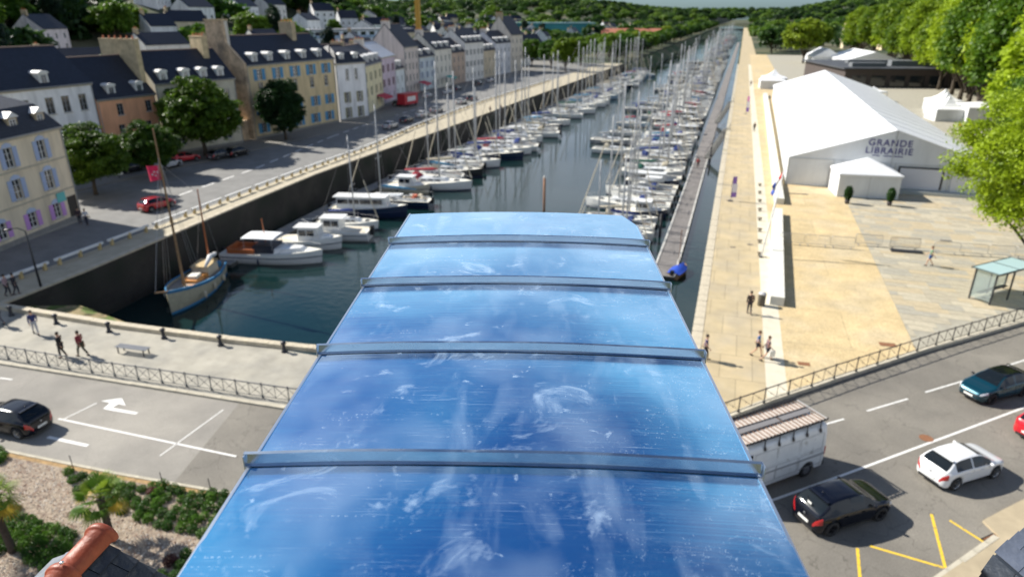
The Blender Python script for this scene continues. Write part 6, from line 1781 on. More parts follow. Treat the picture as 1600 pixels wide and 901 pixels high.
for k, (x, y, lab) in enumerate(bgpx):
    w = rh.uniform(9, 16); e = rh.uniform(5.5, 8.5)
    simple_house(lab, x, y, R(rh.uniform(60, 115)), w, rh.uniform(8, 10), e, e + rh.uniform(3, 4.5), rh.randrange(6))
rn = random.Random(33); extra = []
tries = 0
while len(extra) < 84 and tries < 9000:
    tries += 1
    y = rn.uniform(190, 900) if rn.random() < .75 else rn.uniform(50, 190); x = -rn.uniform(112, 150 + .25 * y)
    if any(abs(x - q[0]) < 17 and abs(y - q[1]) < 19 for q in bgpx + extra) or (-215 < x < -155 and 235 < y < 335): continue
    extra.append((x, y, ''))
for k, (x, y, _) in enumerate(sorted(extra, key=lambda q: q[1])):
    w = rn.uniform(9, 17); e = rn.uniform(6, 9.5); ci = rn.choice((0, 1, 1, 3, 5, 2)); nm = ('white', 'white', 'ochre', 'cream', 'grey', 'blue grey')[ci]
    simple_house('%s slate roofed house among hillside trees, %s nearest of its kind' % (nm, ordw(k + 1)), x, y, R(rn.uniform(40, 115)), w, rn.uniform(8, 10), e, e + rn.uniform(3, 4.5), ci)
bgpx = bgpx + extra
# modern flats, green hall, orange-roofed works
fl_ = thing('apartment_block', 'long pale modern apartment block with blue balconies below the wood', 'apartment block', (-178, 262, land(-178, 270) - 1), R(62))
for i in range(3):
    MB().box(0 + i * 3, 46 + i * 4, i * 1.5, 12, 3.2 * i, 3.2 * i + 3.0).build('storey', W_('flat_render', (.50, .54, .58)), fl_)
    for k in range(9): MB().box(2 + i * 3 + k * 4.6, 4.6 + i * 3 + k * 4.6, i * 1.5 - .05, i * 1.5 + .01, 3.2 * i + .7, 3.2 * i + 2.4).build('window', m_wglass, fl_)
    MB().box(0 + i * 3, 46 + i * 4, i * 1.5 - 1.2, i * 1.5 - .002, 3.2 * i + .002, 3.2 * i + .9).build('balcony', M('balcony_blue', (.3, .42, .55), .5), fl_)
MB().box(5, 60, 2, 12.5, 9.6, 10.0).build('flat_roof', M('flat_roof_grey', (.35, .36, .38), .8), fl_)
gh = thing('industrial_hall', 'low teal green industrial hall beyond the quay trees', 'hall', (-190, 600, 4), R(20))
MB().box(0, 70, 0, 30, 0, 10).build('wall', M('hall_teal', (.03, .22, .24), .6), gh)
MB().prism([(-.5, -.5), (70.5, -.5), (70.5, 30.5), (-.5, 30.5)], 10.01, 10.8).build('roof', M('hall_roof', (.2, .34, .36), .6), gh)
oh = thing('works_building', 'long building with orange tiled roof near the far canal bank', 'works', (-106, 560, 2), R(12))
MB().box(0, 46, 0, 14, 0, 5).build('wall', W_('bg_render_3', bw_cols[3]), oh)
MB().add([(-.5, -.5, 5), (46.5, -.5, 5), (46.5, 14.5, 5), (-.5, 14.5, 5), (-.5, 7, 9), (46.5, 7, 9)], [(0, 1, 5, 4), (2, 3, 4, 5), (0, 4, 3), (1, 2, 5)]).build('roof', M('orange_tile_roof', (.40, .15, .09), .8, var=.2), oh)
# yellow crane
cr_ = thing('tower_crane', 'slender yellow crane mast among the distant trees', 'crane', (-150, 318, 6), 0)
MB().box(-1, 1, -1, 1, 0, 25).build('mast', M('crane_yellow', (.55, .30, .04), .6), cr_)
mb = MB()
for k in range(12): mb.bar((-1.02, -1.02, k * 2), (1.02, -1.02, k * 2 + 2), .15); 
mb.build('lattice', M('crane_yellow'), cr_)
MB().box(-1.4, 1.4, -1.4, 1.4, 25.01, 27).build('cab', M('crane_yellow'), cr_)
# church-like slate turret house at the right skyline and dark pavilion building behind the tents
rg = [(64, 520, 'grey gabled manor house with cream walls on the right skyline', (.5, .42, .3)), (84, 500, 'cream house beside the manor on the right skyline', (.62, .52, .34)), (104, 470, 'pale yellow house half hidden by the big trees', (.6, .5, .3)), (40, 640, 'white house above the avenue on the right', (.6, .6, .6))]
for k, (x, y, lab, c) in enumerate(rg):
    house('distant_house', lab, (x, y), (x + 14, y + 2), 10, 9, 14, W_('rg_render_%d' % k, c), [(1, [.2, .5, .8], 1.5, None), (4.5, [.2, .5, .8], 1.5, None)], chims=((.3, .9, 1.4, 2, None),), dormers=2, detail=False, group='houses on the right skyline')
db = thing('dark_pavilion', 'long low dark flat roofed building behind the white marquee', 'building', (30.5, 232, .1), R(12))
MB().box(0, 36, 0, 40, 0, 5.2).build('wall', M('dark_brown_cladding', (.07, .055, .05), .8, var=.2), db)
MB().box(-1, 37, -1.2, 41, 5.21, 5.6).build('roof', M('dark_flat_roof', (.055, .06, .07), .7, var=.3, scale=.3), db)
for k in range(6): MB().box(2 + k * 5.6, 6.2 + k * 5.6, -.08, -.005, .4, 3.4).build('window', m_wglass, db)
for (x, y, w, h) in ((3, 4, 10, 1.2), (16, 8, 14, 1.6), (8, 22, 20, 1.0), (30, 3, 4, 2.0)): MB().box(x, x + w, y, y + 3, 5.61, 5.6 + h).build('roof_plant', M('roof_plant_grey', (.16, .17, .18), .6, var=.3), db)
# ================================================================ marquee and tents
m_tent = M('tent_white', (.78, .79, .80), .5, var=.05, scale=.6, bump=.35, bscale=.9)
m_tentw = M('tent_wall', (.66, .68, .69), .5, var=.08, scale=.35, bump=.6, bscale=1.1, stretch=(1.8, 1.8, .5))
TA = R(-1.0)
mq = thing('marquee', 'huge white marquee with GRANDE LIBRAIRIE lettered on its gable', 'marquee', (7.3, 91.4, .12), TA)
WW, LL, EH, PH = 23.0, 102.0, 3.45, 7.3
nb = 14
for i in range(nb):
    y0, y1 = LL * i / nb, LL * (i + 1) / nb
    for sg, (xa, xb) in enumerate(((-.25, WW / 2), (WW + .25, WW / 2))):
        mb = MB(); rows = []
        for j in range(5):
            y = y0 + (y1 - y0) * j / 4
            sag = .05 * math.sin(PI * j / 4)
            rows.append([(xa + (xb - xa) * t_, y, EH - .08 + (PH - EH + .08) * t_ - sag * (1 - abs(2 * t_ - 1)) * (.6) ) for t_ in np.linspace(0, 1, 7)])
        mb.grid(rows, flip=(sg == 1)); mb.build('roof_panel', m_tent, mq, smooth=True)
    MB().bar((0, y0 + .01, EH + .0), (WW / 2, y0 + .01, PH + .03), .10, .05).build('roof_rib', m_tentw, mq); MB().bar((WW / 2, y0 + .01, PH + .03), (WW, y0 + .01, EH), .10, .05).build('roof_rib', m_tentw, mq)
    for x in (0, WW):
        MB().box(x - .02, x + .02, y0 + .05, y1 - .05, 0, EH - .1).build('side_wall', m_tentw, mq)
for y in (0, LL):
    mb = MB(); mb.add([(0, y, 0), (WW, y, 0), (WW, y, EH), (WW / 2, y, PH - .02), (0, y, EH)], [(0, 1, 2, 3, 4) if y == 0 else (4, 3, 2, 1, 0)]); mb.build('gable', m_tentw, mq)
for x in (0, 5.2, WW / 2, 12.0, 17.9, WW):
    h = EH + (PH - EH) * (1 - abs(x - WW / 2) / (WW / 2)); MB().box(x - .06, x + .06, -.09, -.004, 0, min(h, EH) if x not in (WW / 2,) else h - .1).build('gable_post', M('tent_post', (.5, .52, .53), .4, .4), mq)
MB().box(0, WW, -.075, -.012, EH - .10, EH - .04).build('gable_rail', M('tent_seam', (.55, .57, .58), .5), mq)
MB().bar((0, -.03, EH + .02), (WW / 2, -.03, PH + .02), .14, .10).build('gable_edge', m_tent, mq); MB().bar((WW / 2, -.03, PH + .02), (WW, -.03, EH + .02), .14, .10).build('gable_edge', m_tent, mq)
# lettering
m_let = M('lettering_blue', (.06, .055, .22), .7)
def text(body, size, x, z, name='lettering', sp=1.15, mat=None, parent=mq, y=-.045):
    c = bpy.data.curves.new('lettering', 'FONT'); c.body = body; c.size = size; c.align_x = 'CENTER'; c.extrude = .008; c.space_character = sp; c.offset = .012
    o = bpy.data.objects.new('tmp', c); COL.objects.link(o)
    bpy.context.view_layer.update()
    me = bpy.data.meshes.new_from_object(o.evaluated_get(bpy.context.evaluated_depsgraph_get())); bpy.data.objects.remove(o)
    me.materials.clear(); me.materials.append(mat or m_let)
    ob = put(name, me, parent, (x, y, z)); ob.rotation_euler = (PI / 2, 0, 0); return ob
text('GRANDE', 1.08, 11.0, 5.42); text('LIBRAIRIE', 1.08, 11.0, 4.48)
MB().box(9.3, 10.1, -.05, -.03, 4.18, 4.28).build('small_print', m_let, mq); MB().box(10.5, 12.6, -.05, -.03, 4.18, 4.28).build('small_print', m_let, mq)
# framed screen and base step
fr = m_trim
for (a, b2, c, d) in ((12.4, 17.3, 2.95, 3.12), (17.1, 17.3, .55, 2.95), (12.4, 12.6, .55, 2.95)): MB().box(a, b2, -.16, -.1, c, d).build('screen_frame', fr, mq)
MB().box(12.6, 17.1, -.13, -.095, .5, 2.95).build('screen_panel', M('screen_pale', (.62, .63, .68), .4), mq)
MB().box(11.9, WW + .3, -1.0, -.1, 0, .38).build('floor_step', M('step_grey', (.42, .45, .44), .7), mq)
MB().box(18.2, 23.2, -.14, -.1, .4, 3.0).build('door_panel', M('door_white', (.68, .68, .68), .5), mq)
# entrance pavilion
pv = thing('entrance_tent', 'square white entrance tent with pointed roof before the marquee gable', 'tent', (12.75, 86.3, .12), R(6))
PW, PD = 6.7, 4.6
MB().add([(-.15, -.15, 2.75), (PW + .15, -.15, 2.75), (PW + .15, PD, 2.75), (-.15, PD, 2.75), (PW / 2, PD / 2, 4.35), (-.15, -.15, 2.55), (PW + .15, -.15, 2.55), (PW + .15, PD, 2.55), (-.15, PD, 2.55)], [(0, 1, 4), (1, 2, 4), (2, 3, 4), (3, 0, 4), (5, 6, 1, 0), (6, 7, 2, 1), (8, 5, 0, 3)]).build('tent_roof', m_tent, pv)
for (a, b2, c, d) in ((0, PW / 2 - .03, 0, .03), (PW / 2 + .03, PW, 0, .03), (0, .03, .05, PD), (PW - .03, PW, .05, PD)): MB().box(a, b2, c, d, 0, 2.6).build('tent_wall', m_tentw, pv)
MB().box(PW / 2 - .03, PW / 2 + .03, -.03, .02, 0, 2.6).build('tent_pole', M('tent_post'), pv)
# potted shrubs
for k, (px_, py_, lab) in enumerate(((1323, 318, 'left potted evergreen before the white entrance tent'), (1389, 321, 'right potted evergreen before the white entrance tent'))):
    q = at(px_, py_, .12); t_ = thing('potted_shrub', lab, 'potted plant', q)
    MB().lathe([(.22, 0), (.3, .45), (.28, .46), (.05, .44)], 12).build('pot', M('pot_dark', (.06, .05, .05), .6), t_, smooth=True)
    v = leaf_cloud(1500, (0, 0, 1.25), (.48, .48, .85), .09, .5); put('foliage', mesh_quads('foliage', v, leaf_mat('evergreen_leaves', (.02, .06, .01), (.05, .13, .02))), t_)
    MB().tube([(0, 0, .4), (0, 0, 1.2)], .04, 6).build('stem', m_trunkd, t_)
def pagoda(label, x, y, w, rz, sides=True, h=2.4, peak=2.3):
    t_ = thing('pagoda_tent', label, 'tent', (x, y, .12), rz)
    mb = MB(); rows = []
    for f_, zz in ((1.03, h - .25), (1.03, h), (.62, h + .35 * peak * .45), (.34, h + peak * .42), (.14, h + peak * .74), (.03, h + peak)):
        r_ = w / 2 * f_; rows.append([(-r_, -r_, zz), (r_, -r_, zz), (r_, r_, zz), (-r_, r_, zz)])
    mb.grid(rows, close=True); mb.build('tent_roof', m_tent, t_)
    if sides:
        for (a, b2, c, d) in ((-w / 2, w / 2, -w / 2, -w / 2 + .03), (-w / 2, -w / 2 + .03, -w / 2 + .04, w / 2), (w / 2 - .03, w / 2, -w / 2 + .04, w / 2)): MB().box(a, b2, c, d, 0, h - .1).build('tent_wall', m_tentw, t_)
    for a in (-1, 1):
        for b2 in (-1, 1): MB().box(a * w / 2 - .05, a * w / 2 + .05, b2 * w / 2 - .05, b2 * w / 2 + .05, 0, h - .26).build('tent_pole', M('tent_post'), t_)
    return t_
pagoda('nearest white pagoda tent of the row right of the marquee', 41.8, 163, 6, R(8)); pagoda('middle white pagoda tent of the row right of the marquee', 43.3, 171, 6, R(8)); pagoda('farthest white pagoda tent of the row right of the marquee', 44.8, 179, 6, R(8))
t_ = thing('box_tent', 'flat fronted white box tent beside the pagoda tents', 'tent', (44.5, 158.8, .12), R(8))
MB().box(0, 7.5, 0, 8, 0, 3.0).build('tent_wall', m_tentw, t_); MB().add([(-.1, -.1, 3.02), (7.6, -.1, 3.02), (7.6, 8, 3.02), (-.1, 8, 3.02), (3.7, 4, 3.8)], [(0, 1, 4), (1, 2, 4), (2, 3, 4), (3, 0, 4)]).build('tent_roof', m_tent, t_)
pagoda('white pagoda tent at the far left corner of the marquee', 9.8, 222, 7, R(3)); pagoda('second white pagoda tent beyond the far left corner of the marquee', 10.6, 232, 7, R(3))
pagoda('small cream parasol tent behind the marquee roof', 33.0, 196, 5, R(10), False, 2.4, 1.0)
for k, (x, y, w, l_, lab) in enumerate(((41, 318, 22, 36, 'grey white marquee roof behind the dark building'), (31, 342, 12, 20, 'small pale blue marquee roof near the yellow green tree'))):
    t_ = thing('distant_marquee', lab, 'marquee', (x, y, .1), R(6))
    MB().box(0, w, 0, l_, 0, 3).build('tent_wall', m_tentw, t_)
    MB().add([(-.3, -.3, 3.01), (w + .3, -.3, 3.01), (w + .3, l_, 3.01), (-.3, l_, 3.01), (w / 2, -.3, 6.5), (w / 2, l_, 6.5)], [(0, 4, 5, 3), (1, 2, 5, 4), (0, 1, 4)]).build('tent_roof', m_tent, t_)
# service fence and stage things right of the marquee
t_ = thing('service_fence', 'tall black mesh service fence between the marquee and the big trees', 'fence', (47.5, 128, .12), R(72))
for k in range(10):
    MB().box(k * 2.4 - .04, k * 2.4 + .04, -.04, .04, 0, 3.0).build('post', m_iron, t_)
    mb = MB()
    for j in range(1, 12): mb.box(k * 2.4 + j * .2 - .015, k * 2.4 + j * .2 + .015, -.01, .01, .1, 2.9)
    mb.build('mesh_panel', m_iron, t_)
# ================================================================ people
m_skin = M('skin', (.52, .31, .21), .6); m_hair = M('dark_hair', (.03, .02, .015), .7); m_hairb = M('brown_hair', (.12, .06, .03), .7)
def skin_mesh(name, verts, edges, radii, mat, parent, sub=1):
    me = bpy.data.meshes.new(name); me.from_pydata(verts, edges, []); me.update(); me.materials.append(mat)
    o = put(name, me, parent)
    o.modifiers.new('skin', 'SKIN'); 
    for i, r_ in enumerate(radii):
        sv = me.skin_vertices[0].data[i]; sv.radius = (r_, r_) if not isinstance(r_, tuple) else r_; sv.use_root = (i == 0)
    m2 = o.modifiers.new('sub', 'SUBSURF'); m2.levels = sub; m2.render_levels = sub
    o.modifiers['skin'].use_smooth_shade = True
    return o
def person(label, loc, rz, top=(.1, .1, .12), bottom=(.03, .03, .04), hair=None, stride=.28, arm=.2, sleeves='long', shorts=False, bag=None, h=1.75, sit=False, lite=False):
    """faces +x"""
    root = thing('person', label, 'person', loc, rz, None)
    s = h / 1.75
    V = []; E = []; Rr = []
    def v(p, r_, e=None):
        V.append(tuple(q * s for q in p)); Rr.append(r_ * s if not isinstance(r_, tuple) else tuple(q * s for q in r_))
        if e is not None: E.append((e, len(V) - 1))
        return len(V) - 1
    pel = v((0, 0, .95), (.12, .15)); wa = v((.0, 0, 1.12), (.105, .14), pel); ch = v((.01, 0, 1.32), (.12, .165), wa); nk = v((0, 0, 1.47), .06, ch); hb = v((.02, 0, 1.56), .075, nk); hm = v((.025, 0, 1.65), .098, hb); ht = v((.01, 0, 1.73), .07, hm)
    J = {}
    for sg, ph in ((1, 1), (-1, -1)):
        sh = v((0, .18 * sg, 1.41), .055, ch); el = v((-.10 * arm * 5 * ph * .3, .24 * sg, 1.14), .042, sh); wr = v((.02 + arm * -ph, .25 * sg, .92), .028, el)
        pm = v((.03 + arm * -ph * 1.25, .245 * sg, .85), .032, wr)
        x0 = .03 + arm * -ph * 1.25
        if not lite:
            for q, (fx, fl) in enumerate(((-.028, .07), (-.010, .085), (.010, .082), (.027, .065))):
                f1 = v((x0 + fx + .005, .243 * sg, .85 - fl * .55), .010, pm); v((x0 + fx + .018, .232 * sg, .85 - fl), .008, f1)
            t1 = v((x0 + .045, .225 * sg, .835), .011, pm); v((x0 + .055, .215 * sg, .805), .009, t1)
        hp = v((0, .085 * sg, .90), .085, pel); kn = v((.06 + stride * ph * .45, .095 * sg, .50), .058, hp)
        ank = v((stride * ph + (-.10 if ph < 0 else 0), .095 * sg, .09 + (.05 if ph < 0 else 0)), .04, kn); toe = v((stride * ph + (.04 if ph < 0 else .15), .1 * sg, .035), .035, ank)
        J[sg] = (sh, el, wr, hp, kn, ank, toe)
    skin_mesh('body', V, E, Rr, m_skin, root)
    S = [Vector(q) for q in V]
    # top
    tv = []; te = []; tr = []
    def a(p, r_, e=None):
        tv.append(tuple(p)); tr.append(r_ if isinstance(r_, tuple) else (r_, r_)); 
        if e is not None: te.append((e, len(tv) - 1))
        return len(tv) - 1
    b0 = a(S[0] + Vector((0, 0, -.03)), (.135 * s, .165 * s)); b1 = a(S[1], (.125 * s, .16 * s), b0); b2 = a(S[2], (.14 * s, .185 * s), b1); b3 = a(S[3] + Vector((0, 0, -.03)), .075 * s, b2)
    for sg in (1, -1):
        sh, el, wr = J[sg][:3]
        q = a(S[sh], .072 * s, b2)
        if sleeves == 'long': q2 = a(S[el], .058 * s, q); a(S[wr], .042 * s, q2)
        elif sleeves == 'short': a(S[sh].lerp(S[el], .6), .058 * s, q)
    mt = M('cloth_%02d_%02d_%02d' % tuple(int(q * 99) for q in top), top, .85, var=.15, scale=8); mbm = M('cloth_%02d_%02d_%02d' % tuple(int(q * 99) for q in bottom), bottom, .85, var=.15, scale=8)
    skin_mesh('jacket' if sleeves == 'long' else 'shirt', tv, te, tr, mt, root)
    tv = []; te = []; tr = []
    b0 = a(S[0] + Vector((0, 0, .02)), (.125 * s, .155 * s))
    for sg in (1, -1):
        _, _, _, hp, kn, ank, toe = J[sg]
        q = a(S[hp], .10 * s, b0); q2 = a(S[kn] if not shorts else S[hp].lerp(S[kn], .75), .072 * s, q)
        if not shorts: a(S[kn].lerp(S[ank], .92), .058 * s, q2)
    skin_mesh('shorts' if shorts else 'trousers', tv, te, tr, mbm, root)
    hd = S[5]
    MB().blob((hd.x - .02, hd.y, hd.z + .03), (.105 * s, .10 * s, .115 * s), 10, 7).build('hair', hair or m_hair, root, smooth=True)
    if not lite:
        fc = MB(); fc.blob((hd.x + .10 * s, 0, hd.z - .03), (.02, .014, .025), 6, 4); fc.blob((hd.x + .03, .095 * s, hd.z - .01), (.02, .012, .03), 6, 4); fc.blob((hd.x + .03, -.095 * s, hd.z - .01), (.02, .012, .03), 6, 4)
        fc.build('face_features', m_skin, root, smooth=True)
        ey = MB()
        for sg in (-1, 1): ey.blob((hd.x + .085 * s, sg * .034, hd.z), (.012, .012, .008), 6, 4)
        ey.build('eyes', M('eye_dark', (.02, .02, .02), .3), root)
        MB().box(hd.x + .088 * s, hd.x + .095 * s, -.022, .022, hd.z - .065, hd.z - .055).build('mouth', M('lips', (.35, .12, .1), .6), root)
    for sg in (1, -1):
        an, toe = S[J[sg][5]], S[J[sg][6]]
        MB().tube([an + Vector((-.05, 0, -.035)), an + Vector((.03, 0, -.04)), toe + Vector((.04, 0, .005))], [.045, .055, .035], 8).build('shoe', M('shoe_dark', (.03, .03, .03), .6), root, smooth=True)
    if bag:
        w_ = S[J[-1][2]]
        MB().box(w_.x - .18, w_.x + .16, w_.y - .10, w_.y + .02, w_.z - .42, w_.z - .06).build('bag', bag, root)
        MB().tube([(w_.x - .1, w_.y - .04, w_.z - .08), (w_.x, w_.y - .04, w_.z + .1), (w_.x + .1, w_.y - .04, w_.z - .08)], .012, 5).build('bag_strap', bag, root)
    return root
m_bagw = M('bag_white', (.7, .68, .62), .8); m_bagb = M('bag_brown', (.18, .08, .04), .7)
def pp(label, px_, py_, rz, z=.12, **k):
    q = at(px_, py_, z); return person(label, q, rz, **k)
pp('man in dark jacket walking away on the promenade near the bin', 1170, 490, R(95), top=(.05, .035, .03), bottom=(.04, .035, .045), stride=.12)
pp('man in bright blue t-shirt and dark shorts walking beside a woman', 1182, 556, R(-10), top=(.02, .16, .42), bottom=(.03, .03, .05), sleeves='short', shorts=True, hair=m_hairb)
pp('woman in dark top with a pale bag walking right of the blue shirted man', 1197, 563, R(15), top=(.09, .05, .09), bottom=(.03, .03, .05), sleeves='short', shorts=True, hair=m_hairb, bag=m_bagw, h=1.68, stride=.34)
pp('person in navy top half hidden at the edge of the metal roof', 1101, 562, R(0), top=(.03, .04, .16), bottom=(.04, .04, .05), sleeves='short', stride=.15)
pp('person in green top and blue shorts with raised arm on the stone plaza', 1451, 415, R(170), top=(.12, .26, .16), bottom=(.03, .10, .28), sleeves='short', shorts=True, hair=m_hairb, stride=.2, arm=.3)
pp('person in black clothes carrying things on the left pavement', 99, 558, R(200), top=(.012, .012, .015), bottom=(.012, .012, .015), stride=.08, bag=m_trim)
pp('person in maroon jacket with brown bag on the left pavement', 130, 556, R(185), top=(.20, .025, .04), bottom=(.05, .05, .03), stride=.25, bag=m_bagb)
pp('person in navy top and pale trousers beside the canal parapet', 57, 522, R(-30), top=(.03, .04, .13), bottom=(.45, .45, .47), stride=.25)
pp('person in white shirt standing by the corner house doorway', 137, 352, R(-60), top=(.62, .62, .64), bottom=(.03, .03, .05), stride=.08, lite=True)
pp('person in dark clothes at the corner house doorway', 126, 350, R(-40), top=(.05, .03, .04), bottom=(.03, .03, .04), stride=.08, lite=True)
pp('person in pink top at the shaded left end of the west quay', 14, 462, R(20), top=(.40, .28, .30), bottom=(.03, .03, .04), stride=.1, lite=True)
pp('person in black at the shaded left end of the west quay', 27, 460, R(20), top=(.03, .03, .035), bottom=(.03, .03, .035), stride=.1, lite=True)
pp('person at the left frame edge beside the parapet', 2, 508, R(200), top=(.4, .32, .34), bottom=(.1, .1, .12), stride=.1, lite=True)
pp('lone dark figure walking far along the promenade', 1178, 206, R(95), top=(.05, .05, .04), bottom=(.05, .05, .04), stride=.15, lite=True)
pp('tiny dark figure very far along the promenade', 1173, 135, R(95), top=(.1, .06, .06), bottom=(.05, .05, .06), stride=.15, lite=True)
pp('left dark figure strolling on the far west quay', 766, 178, R(60), top=(.05, .05, .06), bottom=(.04, .04, .05), stride=.2, lite=True)
pp('right dark figure strolling on the far west quay', 783, 176, R(60), top=(.06, .05, .05), bottom=(.04, .04, .05), stride=.25, lite=True)
pp('worker in orange vest beside the service fence', 1498, 206, R(60), top=(.75, .16, .04), bottom=(.05, .05, .06), stride=.1, lite=True)
pp('person in black near the service fence under the trees', 1480, 172, R(60), top=(.02, .02, .03), bottom=(.02, .02, .03), stride=.1, lite=True)
pp('person in red on the right pontoon', 1090, 262, R(95), z=WZ + .45, top=(.5, .05, .05), bottom=(.1, .05, .05), stride=.1, lite=True)
# cafe bits on the west square
for k, (px_, py_, lab) in enumerate(((188, 232 + 30, 'white signboard standing under the trees beside the corner house'),)):
    q = at(187, 278, .1); t_ = thing('signboard', lab, 'signboard', q, R(60))
    MB().box(-.5, .5, -.03, .03, .4, 2.3).build('board', M('sign_white', (.75, .75, .72), .7), t_); MB().box(-.06, .06, -.04, .04, 0, .4).build('leg', m_iron, t_)
# ================================================================ trees
lm_plane = leaf_mat('plane_tree_leaves', (.065, .14, .006), (.32, .43, .015))
lm_round = leaf_mat('round_tree_leaves', (.035, .085, .008), (.11, .19, .012))
lm_dark = leaf_mat('dark_tree_leaves', (.016, .048, .012), (.045, .10, .018))
lm_con = leaf_mat('conifer_leaves', (.010, .030, .018), (.025, .055, .025))
lm_mid = leaf_mat('mid_tree_leaves', (.045, .115, .010), (.14, .24, .018))
lm_yel = leaf_mat('yellow_green_leaves', (.12, .20, .010), (.24, .32, .02))
m_bark = M('tree_bark', (.07, .055, .04), .95, var=.4, scale=4, bump=1, bscale=8)
def crown_mesh(name, rad, nclump, nleaf, leaf, mat, seed, lump=.22, clump_r=.26, flat=0.0, core=.55):
    rng = np.random.default_rng(seed)
    rad = np.array(rad)
    # big lobes
    nl = 9; lobes = rng.normal(size=(nl, 3)); lobes /= np.linalg.norm(lobes, axis=1)[:, None]
    lc = lobes * .42; lc[:, 2] = lc[:, 2] * .8; lr = .50 + .14 * rng.random(nl)
    C = []
    while len(C) < nclump:
        i = rng.integers(nl); d = rng.normal(size=3); d /= np.linalg.norm(d)
        if d[2] < (-.55 if core > .3 else -.92): continue
        p = lc[i] + d * lr[i] * (core + (1 - core) * rng.random() ** .35)
        inside = sum(np.linalg.norm(p - lc[j]) < lr[j] * .72 for j in range(nl) if j != i)
        if inside and rng.random() < .8: continue
        C.append((p, d))
    V = []
    per = nleaf // nclump
    for p, d in C:
        r_ = clump_r * (.6 + .8 * rng.random())
        u = rng.normal(size=(per, 3)); u /= np.linalg.norm(u, axis=1)[:, None]
        u[:, 2] = np.where(rng.random(per) < .7, np.abs(u[:, 2]), u[:, 2])
        rr = rng.random(per)[:, None] ** .45
        ctr = (p + u * rr * r_ * np.array([1.15, 1.15, .7])) * rad
        V.append(quads(ctr, u * .7 + np.array([0, 0, .5]), leaf, rng, .35))
    v = np.concatenate(V); v[:, 2] += rad[2]
    return mesh_quads(name, v, mat)
def branches(h0, rad, seed, trunk_r, n_=7):
    rnd = random.Random(seed); mb = MB()
    mb.tube([(0, 0, -.3), (0, 0, h0 * .5), (.1, 0, h0), (.2, .1, h0 + rad[2] * .8)], [trunk_r * 1.25, trunk_r, trunk_r * .8, trunk_r * .3], 9)
    for k in range(n_):
        a = k * 2.4 + rnd.random(); st = Vector((0, 0, h0 * rnd.uniform(.75, 1.15)))
        e = Vector((math.cos(a) * rad[0] * .65, math.sin(a) * rad[1] * .65, h0 + rad[2] * rnd.uniform(.5, 1.4)))
        m_ = st.lerp(e, .5) + Vector((0, 0, .3)); mb.tube([st, m_, e], [trunk_r * .5, trunk_r * .3, trunk_r * .08], 6)
    return mb
TPROTO = {}
def tree_proto(key, rad, h0, nclump, nleaf, leaf, mat, tr, seed, **k):
    cm = crown_mesh('crown', rad, nclump, nleaf, leaf, mat, seed, **k)
    tm = branches(h0, rad, seed, tr).mesh('trunk', [m_bark], True)
    TPROTO[key] = (cm, tm, h0)
def tree(key, label, loc, s=1.0, rz=0.0, group=None, sz=None, name='tree', mm=None):
    cm, tm, h0 = TPROTO[key]
    r_ = thing(name, label, 'tree', loc, rz, group); r_.scale = (s, s, sz or s)
    c = put('crown', cm, r_, (0, 0, h0 * (.82 if key[:5] != 'round' else .45))); t_ = put('trunk', tm, r_)
    if mm: swap(c, mm)
    return r_
tree_proto('near', (7.4, 7.4, 8.2), 1.6, 460, 120000, .13, lm_plane, .34, 5, clump_r=.13, core=.4)
tree_proto('plane1', (7, 7, 8.0), 2.6, 340, 38000, .30, lm_plane, .4, 1, clump_r=.20)
tree_proto('plane2', (7.5, 6.8, 7.6), 2.6, 340, 38000, .30, lm_plane, .4, 2, clump_r=.20)
tree_proto('round', (5.6, 5.6, 5.0), 1.9, 420, 42000, .24, lm_round, .28, 3, clump_r=.15, core=.25)
tree_proto('round2', (5.2, 5.2, 4.8), 1.9, 400, 40000, .24, lm_dark, .28, 4, clump_r=.15, core=.25)
tree_proto('mid1', (5.7, 5.7, 5.7), 2, 150, 11000, .46, lm_mid, .3, 6, clump_r=.22)
tree_proto('mid2', (5.3, 5.3, 6.2), 2, 150, 11000, .46, lm_mid, .3, 7, clump_r=.22)
tree_proto('dark1', (6.3, 6.3, 7), 2, 150, 11000, .5, lm_dark, .35, 8, clump_r=.24)
tree_proto('con1', (3.6, 3.6, 8.5), 2, 100, 6000, .40, lm_con, .3, 9, clump_r=.24)
tree_proto('far', (6.5, 6.5, 5.8), 2.5, 60, 1500, .95, lm_dark, .3, 10, clump_r=.3)
tree_proto('farm', (6.5, 6.5, 5.8), 2.5, 60, 1500, .95, lm_mid, .3, 12, clump_r=.3)
# the near tree at the right edge
tree('near', 'bright green plane tree leaning into the right edge of the picture', (24.4, 60.2, .1), 1.0, 1.4, name='plane_tree')
tree('near', 'leafy plane tree at the right edge behind the nearest one', (33, 78, .1), 1.1, 2.1, sz=1.2, name='plane_tree')
# the west square trees
def rt(key, px_, py_, s, lab, rz, sz=None):
    q = at(px_, py_, .1); return tree(key, lab, (q.x, q.y, .1), s, rz, 'round trees of the west square', sz, 'round_tree')
rt('round', 150, 303, .78, 'round tree beside the corner house, leftmost of the square trees', 0.3, .80)
rt('round', 240, 275, .66, 'smaller bright round tree between its two larger neighbours', 1.7, .70)
rt('round', 322, 243, 1.12, 'biggest round dark green tree of the west square', 2.9, 1.12)
rt('round2', 447, 219, .78, 'egg shaped dark tree before the beige house', 4.0, .98)
rt('round2', 60, 305, .62, 'dark low tree behind the corner house', 5.0, .6) if False else None
